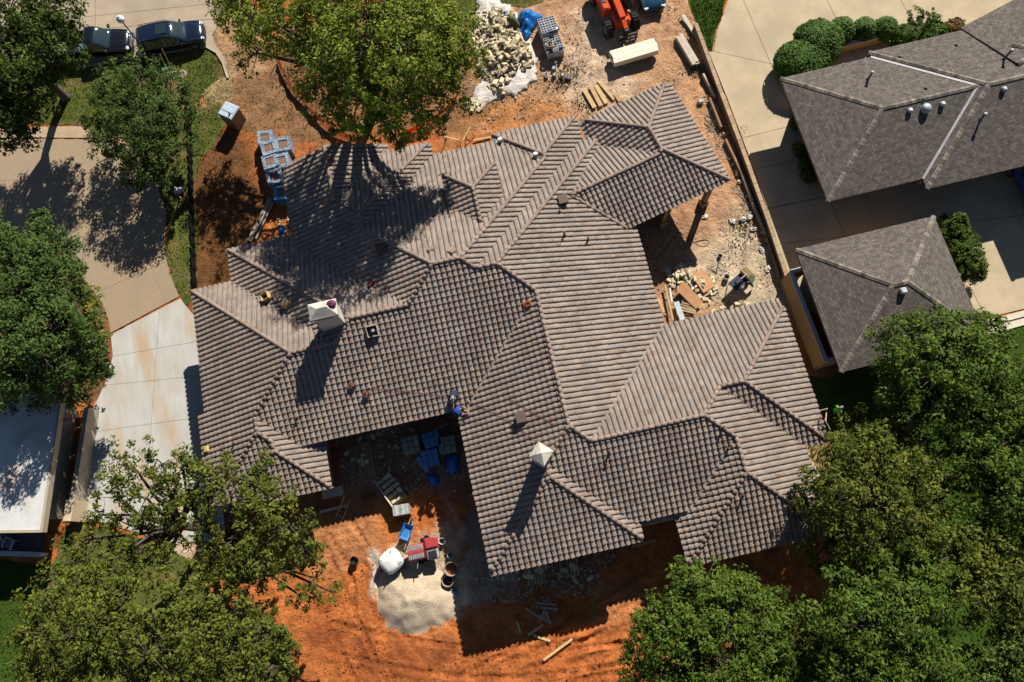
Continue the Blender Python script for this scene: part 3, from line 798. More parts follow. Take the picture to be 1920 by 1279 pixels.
# ridge and hip tiles
CL = 0.40
def cap_mesh():
    m_ = MB(); vs = []; fs = []; n_ = 8
    for (x, r, dz) in ((0, 0.112, 0.010), (CL, 0.104, 0.0)):
        for i in range(n_ + 1):
            a_ = math.pi * i / n_ ; vs.append((x, r * math.cos(a_) * 1.05, r * math.sin(a_) * 0.95 + dz))
    for i in range(n_): fs.append((i, i + 1, n_ + 2 + i, n_ + 1 + i))
    fs.append(tuple(range(n_, -1, -1))); fs.append(tuple(range(n_ + 1, 2 * n_ + 2)))
    me = m_.add(vs, fs).mesh('ridge_cap', M_cap)
    me.polygons.foreach_set('use_smooth', [True] * n_ + [False, False]); return me
cm = cap_mesh(); caps = []
for p_, q_, convex in edges:
    if not convex: continue
    lo, hi = (p_, q_) if p_.z <= q_.z else (q_, p_)
    d = hi - lo; L_ = d.length; n_ = max(1, round(L_ / 0.36)); X = d.normalized()
    Y = Vector((0, 0, 1)).cross(X).normalized(); Z = X.cross(Y)
    for i in range(n_):
        o = lo + X * (L_ * i / n_) + Vector((0, 0, 0.085))
        Mx = Matrix.Identity(4)
        yw = random.uniform(-0.012, 0.012); X2 = (X + Y * yw).normalized(); Y2 = (Y - X * yw).normalized()
        for k_ in range(3): Mx[k_][0] = X2[k_]; Mx[k_][1] = Y2[k_]; Mx[k_][2] = Z[k_]; Mx[k_][3] = o[k_] + Z[k_] * random.uniform(0, 0.006)
        caps.append(Mx)
caps.sort(key=show_score, reverse=True)
for Mx in caps[:300]:
    o = obj('ridge_cap', cm, roof); o.matrix_local = Mx
if caps[300:]:
    mm = MB(); cvv = [tuple(v.co) for v in cm.vertices]; cff = [tuple(p.vertices) for p in cm.polygons]
    for Mx in caps[300:]: mm.add([Mx @ Vector(v) for v in cvv], cff)
    tagit(mm.build('ridge_caps', M_cap, roof), kind='stuff')
print('tiles', len(full), len(cf) // 2, 'caps', len(caps))
# walls
M_wall = M_stonewall
wl_ = MB()
def wallbox(x0, x1, y0, y1, z1, th=0.0):
    c, s = math.cos(th), math.sin(th)
    global wl_
    wl_ = MB(); wl_.prism([(c * x - s * y, s * x + c * y) for x, y in ((x0, y0), (x1, y0), (x1, y1), (x0, y1))], -0.12, z1)
    return wl_.build('wall', M_wall, house)
for i, (x0, x1, y0, y1, z1) in enumerate([(-10.4, 7.5, 9.9, 25.3, 3.28), (-17.3, -9.0, 9.95, 19.7, 3.26), (-14.7, -9.1, 9.93, 21.9, 3.27), (-17.31, -12.0, 7.2, 10.5, 3.22), (-2.4, 9.0, 0.4, 12.0, 3.25), (-2.39, 4.8, 0.35, 3.0, 3.24), (4.0, 15.2, 1.4, 10.8, 3.29), (10.0, 16.5, 3.4, 10.7, 3.23), (8.4, 15.21, -1.5, 3.0, 3.21), (3.3, 7.6, 24, 25.95, 3.2), (-10.39, -5.0, 24, 26.7, 3.19)]):
    wallbox(x0, x1, y0, y1, z1 + 0.4)
wallbox(14.9, 20.0, 18.6, 22.8, 3.6, cN)
wallbox(12.6, 15.0, 18.61, 20.6, 3.57, cN)
# porch beam and posts under the north-east wing
def nf_(u, v, z): return Vector((math.cos(cN) * u - math.sin(cN) * v, math.sin(cN) * u + math.cos(cN) * v, z))
MB().beam(nf_(12.6, 16.0, 3.38), nf_(20.4, 16.0, 3.38), 0.3, 0.42).build('porch_beam', M_deck, house)
for u in (13.4, 16.7, 19.9):
    pm = MB(); c = nf_(u, 16.0, 0)
    pm.box((c.x, c.y, 1.53), (0.32, 0.32, 3.26), rz=cN); pm.box((c.x, c.y, 0.3), (0.5, 0.5, 0.8), rz=cN)
    pm.build('porch_post', M_osb, house)
MB().beam((-2.0, 9.45, 4.0), (-11.0, 9.45, 4.0), 0.12, 0.3).build('fascia_board', M_deck, house)
# chimneys
M_galv0 = mat('drip_metal', (0.33, 0.32, 0.30), rough=.6)
def chimney(c, sx, sy, rz, z0, z1, cap, ridge):
    R = Matrix.Rotation(rz, 3, 'Z')
    st = MB(); st.box((c[0], c[1], (z0 + z1) / 2), (sx, sy, z1 - z0), rz=rz); o = st.build('chimney', M_stucco, house)
    cp = MB(); cp.box((c[0], c[1], z1 + 0.04), (sx + 0.16, sy + 0.16, 0.09), rz=rz)
    x, y = (sx + 0.14) / 2, (sy + 0.14) / 2
    vs = [R @ Vector(v) + Vector((c[0], c[1], z1 + 0.086)) for v in ((-x, -y, 0), (x, -y, 0), (x, y, 0), (-x, y, 0), (-ridge, 0, cap), (ridge, 0, cap))]
    cp.add(vs, [(0, 1, 5, 4), (1, 2, 5), (2, 3, 4, 5), (3, 0, 4), (3, 2, 1, 0)])
    cp.build('chimney_cap', M_stucco, o)
    for sd in (-1, 1):
        q_ = R @ Vector((0, sd * (sy / 2 + .01), 0)); MB().box((c[0] + q_.x, c[1] + q_.y, z1 - .25), (sx * .6, .03, .22), rz=rz).build('louvre', M_deck, o)
    MB().box((c[0], c[1], z1 - .02), (sx + .22, sy + .22, .05), rz=rz).build('drip_edge', M_galv0, o)
    return o
chimney((-8.99, 15.36), 1.40, 0.80, 0.01, 4.7, 8.68, 0.34, 0.28)
chimney((0.96, 5.1), 0.76, 0.76, math.radians(45), 4.9, 7.85, 0.3, 0.001)
# vent pipes, roof jacks
M_pipe = mat('rusty_pipe', (0.16, 0.045, 0.03), (0.10, 0.03, 0.02), scale=8, rough=0.7)
def roof_z(x, y):
    best = -9
    for w in wings:
        if all(a * x + b_ * y + c_ >= 0 for a, b_, c_ in half_of(w['foot'])):
            best = max(best, min(a * x + b_ * y + c_ for a, b_, c_ in w['planes']))
    return best
def on_roof(px, py, dz=0.0):
    z = 5.4
    for _ in range(12):
        p_ = at(px, py, z); rz_ = roof_z(p_.x, p_.y)
        if rz_ < 0: rz_ = 3.8
        z = z * 0.3 + (rz_ + dz) * 0.7
    p_ = at(px, py, z); p_.z = roof_z(p_.x, p_.y)
    return p_
for (px, py, h) in ((1058, 442, .45), (1102, 452, .45), (1049, 398, 0.2), (1354, 803, .4), (1364, 842, .3), (1392, 930, .35), (558, 785, .3), (440, 832, .25), (1142, 848, .3), (1136, 870, .2)):
    c = on_roof(px, py); v = MB(); v.cyl(c - Vector((0, 0, .2)), c + Vector((0, 0, h + .1)), 0.06, n=10); v.cyl(c - Vector((0, 0, 0.1)), c + Vector((0, 0, 0.14)), 0.17, 0.08, n=12)
    v.build('vent_pipe', M_pipe, house)
M_ventb = mat('brown_vent_hood', (0.12, 0.075, 0.06), (0.09, 0.055, 0.045), scale=6, rough=0.6)
for (px, py) in ((977, 785), (1055, 378), (715, 468)):
    c = on_roof(px, py); v = MB(); v.box((c.x, c.y, c.z + 0.16), (0.5, 0.5, 0.36), rz=0.05, bev=0.03); v.box((c.x, c.y, c.z + .37), (0.6, 0.6, 0.08), rz=0.05, bev=0.02); v.build('roof_vent', M_ventb, house)
# ------------------------------------------------------------------ neighbouring buildings
def shingle_material():
    M = bpy.data.materials.new('asphalt_shingles'); M.use_nodes = True
    N = M.node_tree.nodes; L = M.node_tree.links; b = N['Principled BSDF']; b.inputs['Roughness'].default_value = 0.9; b.inputs['Specular IOR Level'].default_value = 0.15
    uv = N.new('ShaderNodeUVMap'); uv.uv_map = 'UVMap'
    br = N.new('ShaderNodeTexBrick'); br.inputs['Scale'].default_value = 1.0; br.inputs['Brick Width'].default_value = 0.22; br.inputs['Row Height'].default_value = 0.145; br.inputs['Mortar Size'].default_value = 0.012; br.inputs['Bias'].default_value = -0.1
    br.inputs['Color1'].default_value = (0.098, 0.084, 0.073, 1); br.inputs['Color2'].default_value = (0.165, 0.143, 0.124, 1); br.inputs['Mortar'].default_value = (0.062, 0.052, 0.046, 1)
    L.new(uv.outputs[0], br.inputs['Vector'])
    n = N.new('ShaderNodeTexNoise'); n.inputs['Scale'].default_value = 2.6; n.inputs['Detail'].default_value = 8; L.new(uv.outputs[0], n.inputs['Vector'])
    mr = N.new('ShaderNodeMapRange'); mr.inputs['From Min'].default_value = 0.3; mr.inputs['From Max'].default_value = 0.7; mr.inputs['To Min'].default_value = 0.78; mr.inputs['To Max'].default_value = 1.22; L.new(n.outputs[0], mr.inputs[0])
    n2 = N.new('ShaderNodeTexNoise'); n2.inputs['Scale'].default_value = 55; n2.inputs['Detail'].default_value = 3; L.new(uv.outputs[0], n2.inputs['Vector'])
    mr2 = N.new('ShaderNodeMapRange'); mr2.inputs['From Min'].default_value = 0.25; mr2.inputs['From Max'].default_value = 0.75; mr2.inputs['To Min'].default_value = 0.7; mr2.inputs['To Max'].default_value = 1.3; L.new(n2.outputs[0], mr2.inputs[0])
    mu = N.new('ShaderNodeMath'); mu.operation = 'MULTIPLY'; L.new(mr.outputs[0], mu.inputs[0]); L.new(mr2.outputs[0], mu.inputs[1])
    vm = N.new('ShaderNodeVectorMath'); vm.operation = 'SCALE'; L.new(br.outputs['Color'], vm.inputs[0]); L.new(mu.outputs[0], vm.inputs['Scale'])
    L.new(vm.outputs[0], b.inputs['Base Color'])
    bp = N.new('ShaderNodeBump'); bp.inputs['Strength'].default_value = 0.8; bp.inputs['Distance'].default_value = 0.02; L.new(br.outputs['Fac'], bp.inputs['Height']); bp.invert = True
    L.new(bp.outputs[0], b.inputs['Normal'])
    return M
M_shing = shingle_material()
M_shcap = mat('cap_shingle', (0.20, 0.178, 0.14), (0.11, 0.094, 0.078), scale=9, rough=0.9, objvar=0.5)
M_flash = mat('valley_flashing', (0.42, 0.41, 0.42), (0.33, 0.32, 0.33), scale=3, rough=0.6)
M_brick = mat('tan_brick', (0.42, 0.285, 0.155), (0.33, 0.21, 0.11), scale=5, rough=0.9, bump=0.3, bscale=25)
M_galv = mat('galvanised_vent', (0.42, 0.43, 0.44), (0.33, 0.34, 0.36), scale=4, rough=0.55, metal=0.2)
M_lead = mat('lead_pipe', (0.12, 0.12, 0.125), rough=0.6)
M_soffit = mat('brown_fascia', (0.10, 0.075, 0.06), rough=0.8)
CAPBOX = None
def shingle_roof(root, wgs, cap_len=0.30, flashing=True):
    global CAPBOX
    fcs = roof_faces(wgs); egs = roof_edges(fcs)
    me_v = []; me_f = []; uvs = []; under = MB()
    for f in fcs:
        a, b_, c_ = f['P']; n, t, p = face_frame(f['P']); k_ = math.sqrt(1 + p * p)
        for pc in f['pcs']:
            base = len(me_v); me_v += [(x, y, a * x + b_ * y + c_) for x, y in pc]
            me_f.append(tuple(range(base, base + len(pc))))
            uvs += [(x * t[0] + y * t[1], (x * n[0] + y * n[1]) * k_) for x, y in pc]
            m_ = len(pc)
            vs = [(x, y, a * x + b_ * y + c_ - 0.004) for x, y in pc] + [(x, y, a * x + b_ * y + c_ - 0.20) for x, y in pc]
            under.add(vs, [tuple(range(2 * m_ - 1, m_ - 1, -1))] + [(i, m_ + i, m_ + (i + 1) % m_, (i + 1) % m_) for i in range(m_)])
    me = bpy.data.meshes.new('roof'); me.from_pydata(me_v, [], me_f); me.update()
    ul = me.uv_layers.new(name='UVMap')
    for lp in me.loops: ul.data[lp.index].uv = uvs[lp.vertex_index]
    me.materials.append(M_shing)
    r = obj('roof', me, root)
    under.build('eave', M_soffit, root)
    if CAPBOX is None: CAPBOX = MB().add([(0, -.15, -.045), (.30, -.15, -.05), (.30, 0, .012), (0, 0, .03), (.30, .15, -.05), (0, .15, -.045)], [(0, 1, 2, 3), (3, 2, 4, 5), (0, 3, 5)]).mesh('cap_shingle', M_shcap)
    for p_, q_, convex in egs:
        lo, hi = (p_, q_) if p_.z <= q_.z else (q_, p_)
        d = hi - lo; X = d.normalized(); Y = Vector((0, 0, 1)).cross(X).normalized(); Z = X.cross(Y)
        if convex:
            n_ = max(1, int(d.length / 0.26))
            for i in range(n_):
                o = obj('cap_shingle', CAPBOX, r); Mx = Matrix.Identity(4); org = lo + X * (d.length * i / n_) + Vector((0, 0, 0.045))
                for k_ in range(3): Mx[k_][0] = X[k_]; Mx[k_][1] = Y[k_]; Mx[k_][2] = Z[k_]; Mx[k_][3] = org[k_]
                o.matrix_local = Mx
        elif flashing and d.length > 2.0:
            MB().beam(lo + Vector((0, 0, .03)), hi + Vector((0, 0, .03)), 0.15, 0.025).build('valley_flashing', M_flash, r)
    return r, fcs
def pz(wgs, x, y):
    b0 = 0
    for w in wgs:
        if all(a * x + b_ * y + c_ >= 0 for a, b_, c_ in half_of(w['foot'])): b0 = max(b0, min(a * x + b_ * y + c_ for a, b_, c_ in w['planes']))
    return b0
def hit(wgs, px, py):
    z = 4.0
    for _ in range(15):
        p_ = at(px, py, z); z = 0.3 * z + 0.7 * pz(wgs, p_.x, p_.y)
    p_ = at(px, py, z); return p_
tE = 0.015
n3 = at(1801, 52, 3.4); n3b = at(1898, 1, 3.4); t3 = math.atan2(n3b.y - n3.y, n3b.x - n3.x)
def loc3(P, th): return (math.cos(th) * P.x + math.sin(th) * P.y, -math.sin(th) * P.x + math.cos(th) * P.y)
u3, v3 = loc3(n3, t3)
w4 = at(1902, 230, 5.0)
ew = [rect_wing(W=22.519, N_=26.009, S_=16.775, foot=(22.519, 36, 16.775, 26.009), th=tE, p=0.35, ze=3.4),
      rect_wing(W=28.755, N_=26.404, S_=16.052, foot=(28.755, 50, 16.052, 26.404), th=tE, p=0.35, ze=3.4),
      rect_wing(N_=v3, S_=v3 - 9, foot=(u3, u3 + 22, v3 - 9, v3), th=t3, p=0.35, ze=3.4),
      rect_wing(W=36.5, E=48, N_=w4.y + 5.5, S_=13.9, foot=(36.8, 48, 14.3, w4.y + 5.0), th=tE, p=0.35, ze=4.4)]
eh = thing('shingle_house', 'low neighbour house with brown shingle hip roof and metal valley flashing', 'house')
er, _ = shingle_roof(eh, ew)
c, s = math.cos(tE), math.sin(tE)
def rrect(x0, x1, y0, y1, th): 
    c, s = math.cos(th), math.sin(th); return [(c * x - s * y, s * x + c * y) for x, y in ((x0, y0), (x1, y0), (x1, y1), (x0, y1))]
MB().prism(rrect(24.1, 36, 18.4, 25.2, tE), -0.1, 3.38).build('wall', M_brick, eh)
MB().prism(rrect(30.3, 49, 17.7, 25.6, tE), -0.1, 3.37).build('wall', M_brick, eh)
MB().prism(rrect(u3 + 0.7, u3 + 20, v3 - 7.5, v3 - 0.8, t3), -0.1, 3.36).build('wall', M_brick, eh)
MB().prism(rrect(38.5, 47, 16.5, w4.y + 4.2, tE), -0.1, 4.3).build('wall', M_brick, eh)
for (px, py, h, cap) in ((1627, 149, 0.75, 1), (1882, 111, 0.9, 1), (1838, 224, 0.6, 1), (1736, 166, 0.16, 0), (1731, 186, 0.16, 0), (1793, 85, 0.16, 0), (1687, 107, 0.16, 0)):
    b0 = hit(ew, px, py); v = MB(); v.cyl(b0 - Vector((0, 0, .15)), b0 + Vector((0, 0, h)), 0.07 if cap else 0.045, n=10)
    v.cyl(b0 - Vector((0, 0, .05)), b0 + Vector((0, 0, .1)), 0.16, 0.08, n=10)
    pp = v.build('vent_pipe', M_lead, er)
    if cap: MB().ell(b0 + Vector((0, 0, h + .02)), (0.12, 0.12, 0.08), 12, 6).build('pipe_cap', M_galv, er, True)
for (px, py) in ((1705, 209), (1766, 197), (1881, 169)):
    b0 = hit(ew, px, py); MB().box(b0 + Vector((0, 0, .12)), (0.30, 0.30, 0.26), rz=tE, bev=0.06).build('box_vent', M_galv, er)
b0 = hit(ew, 1735, 205); dm_ = MB(); dm_.cyl(b0 - Vector((0, 0, .2)), b0 + Vector((0, 0, .2)), 0.28, n=16); dm_.ell(b0 + Vector((0, 0, .2)), (0.30, 0.30, 0.18), 16, 6); dm_.build('dome_vent', M_galv, er, True)
# garage
tg = 0.017
gw = [rect_wing(W=19.68, E=28.715, N_=14.249, S_=6.125, foot=(19.68, 28.715, 6.125, 14.249), th=tg, p=0.399, ze=3.1)]
ga = thing('garage', 'square neighbour garage with grey brown shingle hip roof', 'garage')
gr, _ = shingle_roof(ga, gw, flashing=False)
MB().prism(rrect(21.0, 28.0, 7.2, 13.5, tg), -0.1, 3.08).build('wall', M_brick, ga)
b0 = hit(gw, 1692, 547); MB().box(b0 + Vector((0, 0, .12)), (0.38, 0.38, 0.30), rz=tg, bev=0.06).build('box_vent', M_galv, gr)
# brick enclosure on the garage's side
en = [at(1483, 509, 2.0), at(1549, 676, 2.0)]
M_cop = mat('pale_coping', (0.55, 0.54, 0.5), (0.45, 0.44, 0.42), scale=4, rough=0.8)
e0, e1 = en; d = (e1 - e0).normalized(); nrm = Vector((-d.y, d.x, 0))
enc = thing('brick_enclosure', 'open topped tan brick enclosure against the garage wall', 'enclosure')
rowh = 0.19
for i in range(10):
    MB().beam((e0.x, e0.y, 0.05 + i * rowh), (e1.x, e1.y, 0.05 + i * rowh), 0.20 + (0.02 if i % 2 else 0), rowh - 0.015).build('brick_course', M_brick, enc)
for P, Q in ((e0, e0 + nrm * 1.1), (e1, e1 + nrm * 1.1)):
    MB().beam((P.x, P.y, 0.95), (Q.x, Q.y, 0.95), 0.2, 1.9).build('side_wall', M_brick, enc)
    MB().beam((P.x, P.y, 1.95), (Q.x, Q.y, 1.95), 0.26, 0.08).build('coping', M_cop, enc)
MB().beam((e0.x, e0.y, 1.96), (e1.x, e1.y, 1.96), 0.27, 0.08).build('coping', M_cop, enc)
# wall along the driveway
wp = [at(*p_, 0.75) for p_ in ((1304, 44), (1316, 76), (1331, 117), (1347, 160), (1386, 263), (1440, 412), (1484, 545))]
rw = thing('retaining_wall', 'long brown masonry wall between the building site and tan driveway', 'wall')
M_rw = mat('brown_masonry', (0.30, 0.19, 0.11), (0.22, 0.135, 0.08), scale=4, rough=0.9, bump=0.3)
M_rwc = mat('wall_coping', (0.40, 0.29, 0.19), (0.32, 0.225, 0.14), scale=5, rough=0.9, objvar=0.15)
for P, Q in zip(wp, wp[1:]):
    MB().beam((P.x, P.y, 0.33), (Q.x, Q.y, 0.33), 0.2, 0.86).build('wall_section', M_rw, rw)
    L_ = (Q - P).length; n_ = max(1, int(L_ / 0.62))
    for i in range(n_):
        A = P.lerp(Q, (i + 0.02) / n_); B = P.lerp(Q, (i + 0.98) / n_)
        MB().beam((A.x, A.y, 0.79), (B.x, B.y, 0.79), 0.27, 0.07 + random.uniform(0, .012)).build('coping_stone', M_rwc, rw)
# planter wall by the clipped shrubs
P, Q = at(1560, 92, 0.6), at(1664, 66, 0.6)
pl = thing('planter_wall', 'low tan brick planter wall in front of the round clipped shrubs', 'wall')
MB().beam((P.x, P.y, 0.3), (Q.x, Q.y, 0.3), 0.25, 0.8).build('brick_face', M_brick, pl)
MB().beam((P.x, P.y, 0.73), (Q.x, Q.y, 0.73), 0.32, 0.07).build('coping', M_cop, pl)
# flat white roofed building
fb = thing('flat_roof_building', 'low building with flat white roof and beige fascia', 'building')
A, B = Vector((-26.76, 15.91, 0)), Vector((-28.45, 7.79, 0)); dv = (B - A).normalized(); wv = Vector((dv.y, -dv.x, 0))
if wv.x > 0: wv = -wv
M_white = mat('white_roof_membrane', (0.56, 0.555, 0.54), (0.49, 0.48, 0.455), scale=1.2, rough=0.8, c3=(0.42, 0.36, 0.29), scale3=0.55, bump=0.15)
M_beige = mat('beige_fascia', (0.40, 0.34, 0.26), (0.33, 0.28, 0.21), scale=4, rough=0.8, stretch=(0.2, 6, 1))
q4 = [A + dv * -0.0, B, B + wv * 14, A + wv * 14]
MB().prism([(v.x, v.y) for v in q4], 3.22, 3.40).build('roof', M_white, fb)
inn = [A + dv * .06 + wv * .06, B - dv * .06 + wv * .06, B - dv * .06 + wv * 13.9, A + dv * .06 + wv * 13.9]
def edge_beam(P, Q, z, w_, h_, nm, mt): return MB().beam((P.x, P.y, z), (Q.x, Q.y, z), w_, h_).build(nm, mt, fb)
edge_beam(A + dv * -.12, B + dv * .12, 3.26, 0.16, 0.46, 'fascia', M_beige); edge_beam(B + dv * .05, B + dv * .05 + wv * 14, 3.262, 0.16, 0.45, 'fascia', M_beige)
MB().prism([(v.x, v.y) for v in (A + wv * 1.0 + dv * .6, B + wv * 1.0 - dv * .8, B + wv * 13 - dv * .8, A + wv * 13 + dv * .6)], -0.1, 3.15).build('wall', M_beige, fb)
for t_ in (0.9, 1.7): edge_beam(A + dv * t_ - wv * .55, A + dv * t_ + wv * 1.1, 2.75, 0.22, 0.22, 'trellis_beam', M_beige)
edge_beam(A + dv * 0.6 - wv * .35, A + dv * 6.4 - wv * .25, .6, 0.3, 1.35, 'screen_wall', M_beige)
edge_beam(A + dv * 6.42 - wv * .3, A + dv * 7.7 - wv * 0.28, .75, 0.5, 1.65, 'brick_pier', mat('pale_brick', (0.55, 0.44, 0.29), (0.46, 0.36, 0.23), scale=6, rough=0.9))
# patio south of it
pt = ats([(-60, 985), (74, 985), (80, 1042), (-60, 1040)], 0.25)
tagit(MB().prism(pole(pt), -0.1, 0.18).build('patio', mat('dark_patio', (0.12, 0.115, 0.11), (0.08, 0.08, 0.08), scale=3, rough=0.7)), kind='structure')
P, Q = at(-40, 1036, 0.5), at(80, 1040, 0.5); lw_ = thing('patio_wall', 'low grey wall along the dark patio by the white roof', 'wall')
MB().beam((P.x, P.y, 0.3), (Q.x, Q.y, 0.3), 0.22, 0.7).build('block_face', M_cop, lw_); MB().beam((P.x, P.y, 0.68), (Q.x, Q.y, 0.68), 0.3, 0.06).build('coping', M_cop, lw_)
M_wfr = mat('white_powder_coat', (0.7, 0.7, 0.7), rough=0.4); M_sling = mat('grey_sling', (0.22, 0.23, 0.25), rough=0.8)
def patio_chair(c, rz, label):
    t_ = thing('patio_chair', label, 'chair', c, rz)
    for sx in (-.28, .28):
        for sy, h in ((-.28, .62), (.28, .62)): MB().cyl((sx, sy, 0), (sx, sy, h), .02, n=6).build('leg', M_wfr, t_)
        MB().beam((sx, -.3, .63), (sx, .3, .63), .06, .04).build('armrest', M_wfr, t_)
    MB().box((0, 0, .42), (.5, .52, .04)).build('seat', M_sling, t_)
    MB().beam((0, .26, .42), (0, .42, .95), .5, .04, up=(0, 1, 0)).build('backrest', M_sling, t_)
patio_chair(at(8, 1016, .18), 0.4, 'white framed patio chair turned toward the dark patio corner'); patio_chair(at(27, 1020, .18), -0.5, 'white framed patio chair beside the low grey patio wall')
# ------------------------------------------------------------------ trees and shrubs
def leafm(name, c1, c2, tr=0.28):
    return mat(name, c1, c2, scale=0.9, detail=3, rough=0.6, island=0.5, spec=0.12, transl=tr * 0.62)
L_dark = leafm('leaf_dark_green', (0.050, 0.082, 0.012), (0.078, 0.112, 0.018))
L_blue = leafm('leaf_deep_green', (0.046, 0.086, 0.016), (0.076, 0.116, 0.024))
L_bright = leafm('leaf_bright_green', (0.125, 0.172, 0.016), (0.195, 0.232, 0.026), 0.36)
L_olive = leafm('leaf_olive_green', (0.072, 0.092, 0.011), (0.122, 0.136, 0.019), 0.3)
L_mid = leafm('leaf_mid_green', (0.052, 0.094, 0.010), (0.092, 0.135, 0.016), 0.3)
L_yel = leafm('leaf_yellow_green', (0.174, 0.198, 0.026), (0.252, 0.246, 0.036), 0.35)
L_shrub = leafm('leaf_clipped_shrub', (0.048, 0.101, 0.014), (0.076, 0.136, 0.021), 0.2)
M_bark = mat('grey_brown_bark', (0.075, 0.058, 0.045), (0.12, 0.095, 0.075), scale=9, rough=0.95, bump=0.7, bscale=14)
def leaf_mesh(centers, outs, n_per, spread, size, name, aspect=0.5, droop=0.0):
    K = len(centers); n = K * n_per
    C = np.repeat(np.asarray(centers, float), n_per, 0); O = np.repeat(np.asarray(outs, float), n_per, 0)
    off = rng.normal(0, 1, (n, 3)); off /= np.linalg.norm(off, axis=1)[:, None]; off *= (rng.random(n) ** 0.45)[:, None]
    sp = np.repeat(np.asarray(spread, float), n_per)[:, None] * np.array([1, 1, 0.75])
    P = C + off * sp
    nr = O * 0.55 + off * 0.65 + np.array([0, 0, 0.55]) + rng.normal(0, 0.55, (n, 3)); nr /= np.linalg.norm(nr, axis=1)[:, None]
    t = rng.normal(0, 1, (n, 3)); t -= nr * (t * nr).sum(1)[:, None]; t /= np.linalg.norm(t, axis=1)[:, None]
    b_ = np.cross(nr, t); s = rng.uniform(0.45, 1.45, n)[:, None] * size
    V = np.stack([P - t * s, P + b_ * s * aspect - nr * s * .15, P + t * s, P - b_ * s * aspect - nr * s * .15], 1).reshape(-1, 3)
    return V, np.arange(n * 4).reshape(-1, 4)
def tree(name, label, base, blobs, leaf, dens=9.0, per=46, size=0.115, clump=0.55, group=None, trunk_r=0.28, top_bias=0.25, fork=0.4, bare=0.0, hollow=0.55, cat='tree', fill=1.0):
    """blobs: (px, py, z, r, flat) crown lobes seen at that height"""
    B = [(at(b[0], b[1], b[2]), b[3] * random.uniform(0.84, 1.02), b[4] if len(b) > 4 else 0.72) for b in blobs]
    g = at(*base); root = thing(name, label, cat, (g.x, g.y, -0.1), 0, group)
    cx = sum(b[0].x for b in B) / len(B); cy = sum(b[0].y for b in B) / len(B); zt = max(b[0].z for b in B); zl = min(b[0].z - b[1] * b[2] for b in B)
    tk = MB(); F0 = Vector((g.x + (cx - g.x) * .35, g.y + (cy - g.y) * .35, max(1.4, zt * fork)))
    mid = Vector((g.x + (cx - g.x) * .10, g.y + (cy - g.y) * .10, F0.z * 0.5))
    G0 = Vector((g.x, g.y, -0.1))
    rel = lambda p_: p_ - G0
    tk.tube([rel(G0), rel(G0 + Vector((0, 0, .35))), rel(mid), rel(F0)], [trunk_r * 1.5, trunk_r * 1.05, trunk_r * .9, trunk_r * .75], 9)
    cen = []; outs = []; spr = []
    for (c, r, fl) in B:
        m1 = F0.lerp(c, 0.5) + Vector((random.uniform(-.5, .5), random.uniform(-.5, .5), random.uniform(.1, .7)))
        tk.tube([rel(F0 - Vector((0, 0, .2))), rel(m1), rel(c - Vector((0, 0, r * fl * .25))), rel(c + Vector((random.uniform(-.3, .3), random.uniform(-.3, .3), r * fl * .55)))], [trunk_r * .55, trunk_r * .34, trunk_r * .2, trunk_r * .06], 6)
        nc = max(4, int(dens * r * r * 1.25))
        for i in range(nc):
            v = Vector((random.gauss(0, 1), random.gauss(0, 1), random.gauss(0, 1) + top_bias)).normalized()
            k_ = hollow + (1.02 - hollow) * random.random() ** 0.6
            k_ *= 1 + 0.22 * math.sin(v.x * 5 + c.x * 3) * math.cos(v.y * 5 + c.y)
            p_ = Vector((c.x + v.x * r * k_, c.y + v.y * r * k_, c.z + v.z * r * fl * k_))
            if p_.z < 0.5: continue
            if random.random() < 0.35:
                q_ = c.lerp(p_, 0.35) + Vector((random.uniform(-.2, .2), random.uniform(-.2, .2), -.15))
                tk.tube([rel(c - Vector((0, 0, r * fl * .15))), rel(q_), rel(p_ + v * .25)], [trunk_r * .13, trunk_r * .08, 0.008], 4)
            if random.random() < bare: continue
            cen.append(rel(p_)); outs.append(v); spr.append(clump * random.uniform(0.6, 1.3) * min(1.0, 0.55 + r * .2))
    tk.build('trunk', M_bark, root, True)
    V, F_ = leaf_mesh(cen, outs, int(per * 1.15), spr, size * 0.92, 'crown')
    me = np_mesh('crown', V, F_); me.materials.append(leaf); obj('crown', me, root)
    return root
tree('oak_tree', 'dense dark green tree overhanging the street behind the parked pickup', (124, 184), [(10, 20, 9, 3.0), (60, 25, 9, 2.8), (100, 15, 8.5, 1.7), (25, 90, 9, 3.0), (70, 95, 8, 2.4), (118, 62, 6.5, 1.3), (112, 100, 6, 1.6), (128, 130, 5.5, 1.1), (15, 165, 8, 3.0), (55, 165, 7, 2.0), (10, 235, 6.5, 2.2), (35, 225, 6, 1.5), (-40, 120, 8, 3.2), (-40, 230, 7, 2.6)], L_dark, dens=8.5, per=48, trunk_r=0.33)
tree('juniper_tree', 'low feathery deep green tree beside the black silt fence', (318, 300), [(262, 150, 4.6, 2.1), (215, 165, 4.2, 1.7), (318, 172, 4.2, 1.7), (205, 215, 4.2, 2.0), (265, 215, 5.0, 2.4), (325, 215, 4.2, 1.7), (215, 270, 3.8, 1.9), (270, 285, 4.2, 2.1), (322, 265, 3.6, 1.7), (245, 325, 3.2, 1.5), (295, 325, 3.2, 1.3), (188, 245, 3.3, 1.2)], L_blue, dens=10, per=52, size=0.10, clump=0.5, trunk_r=0.2)
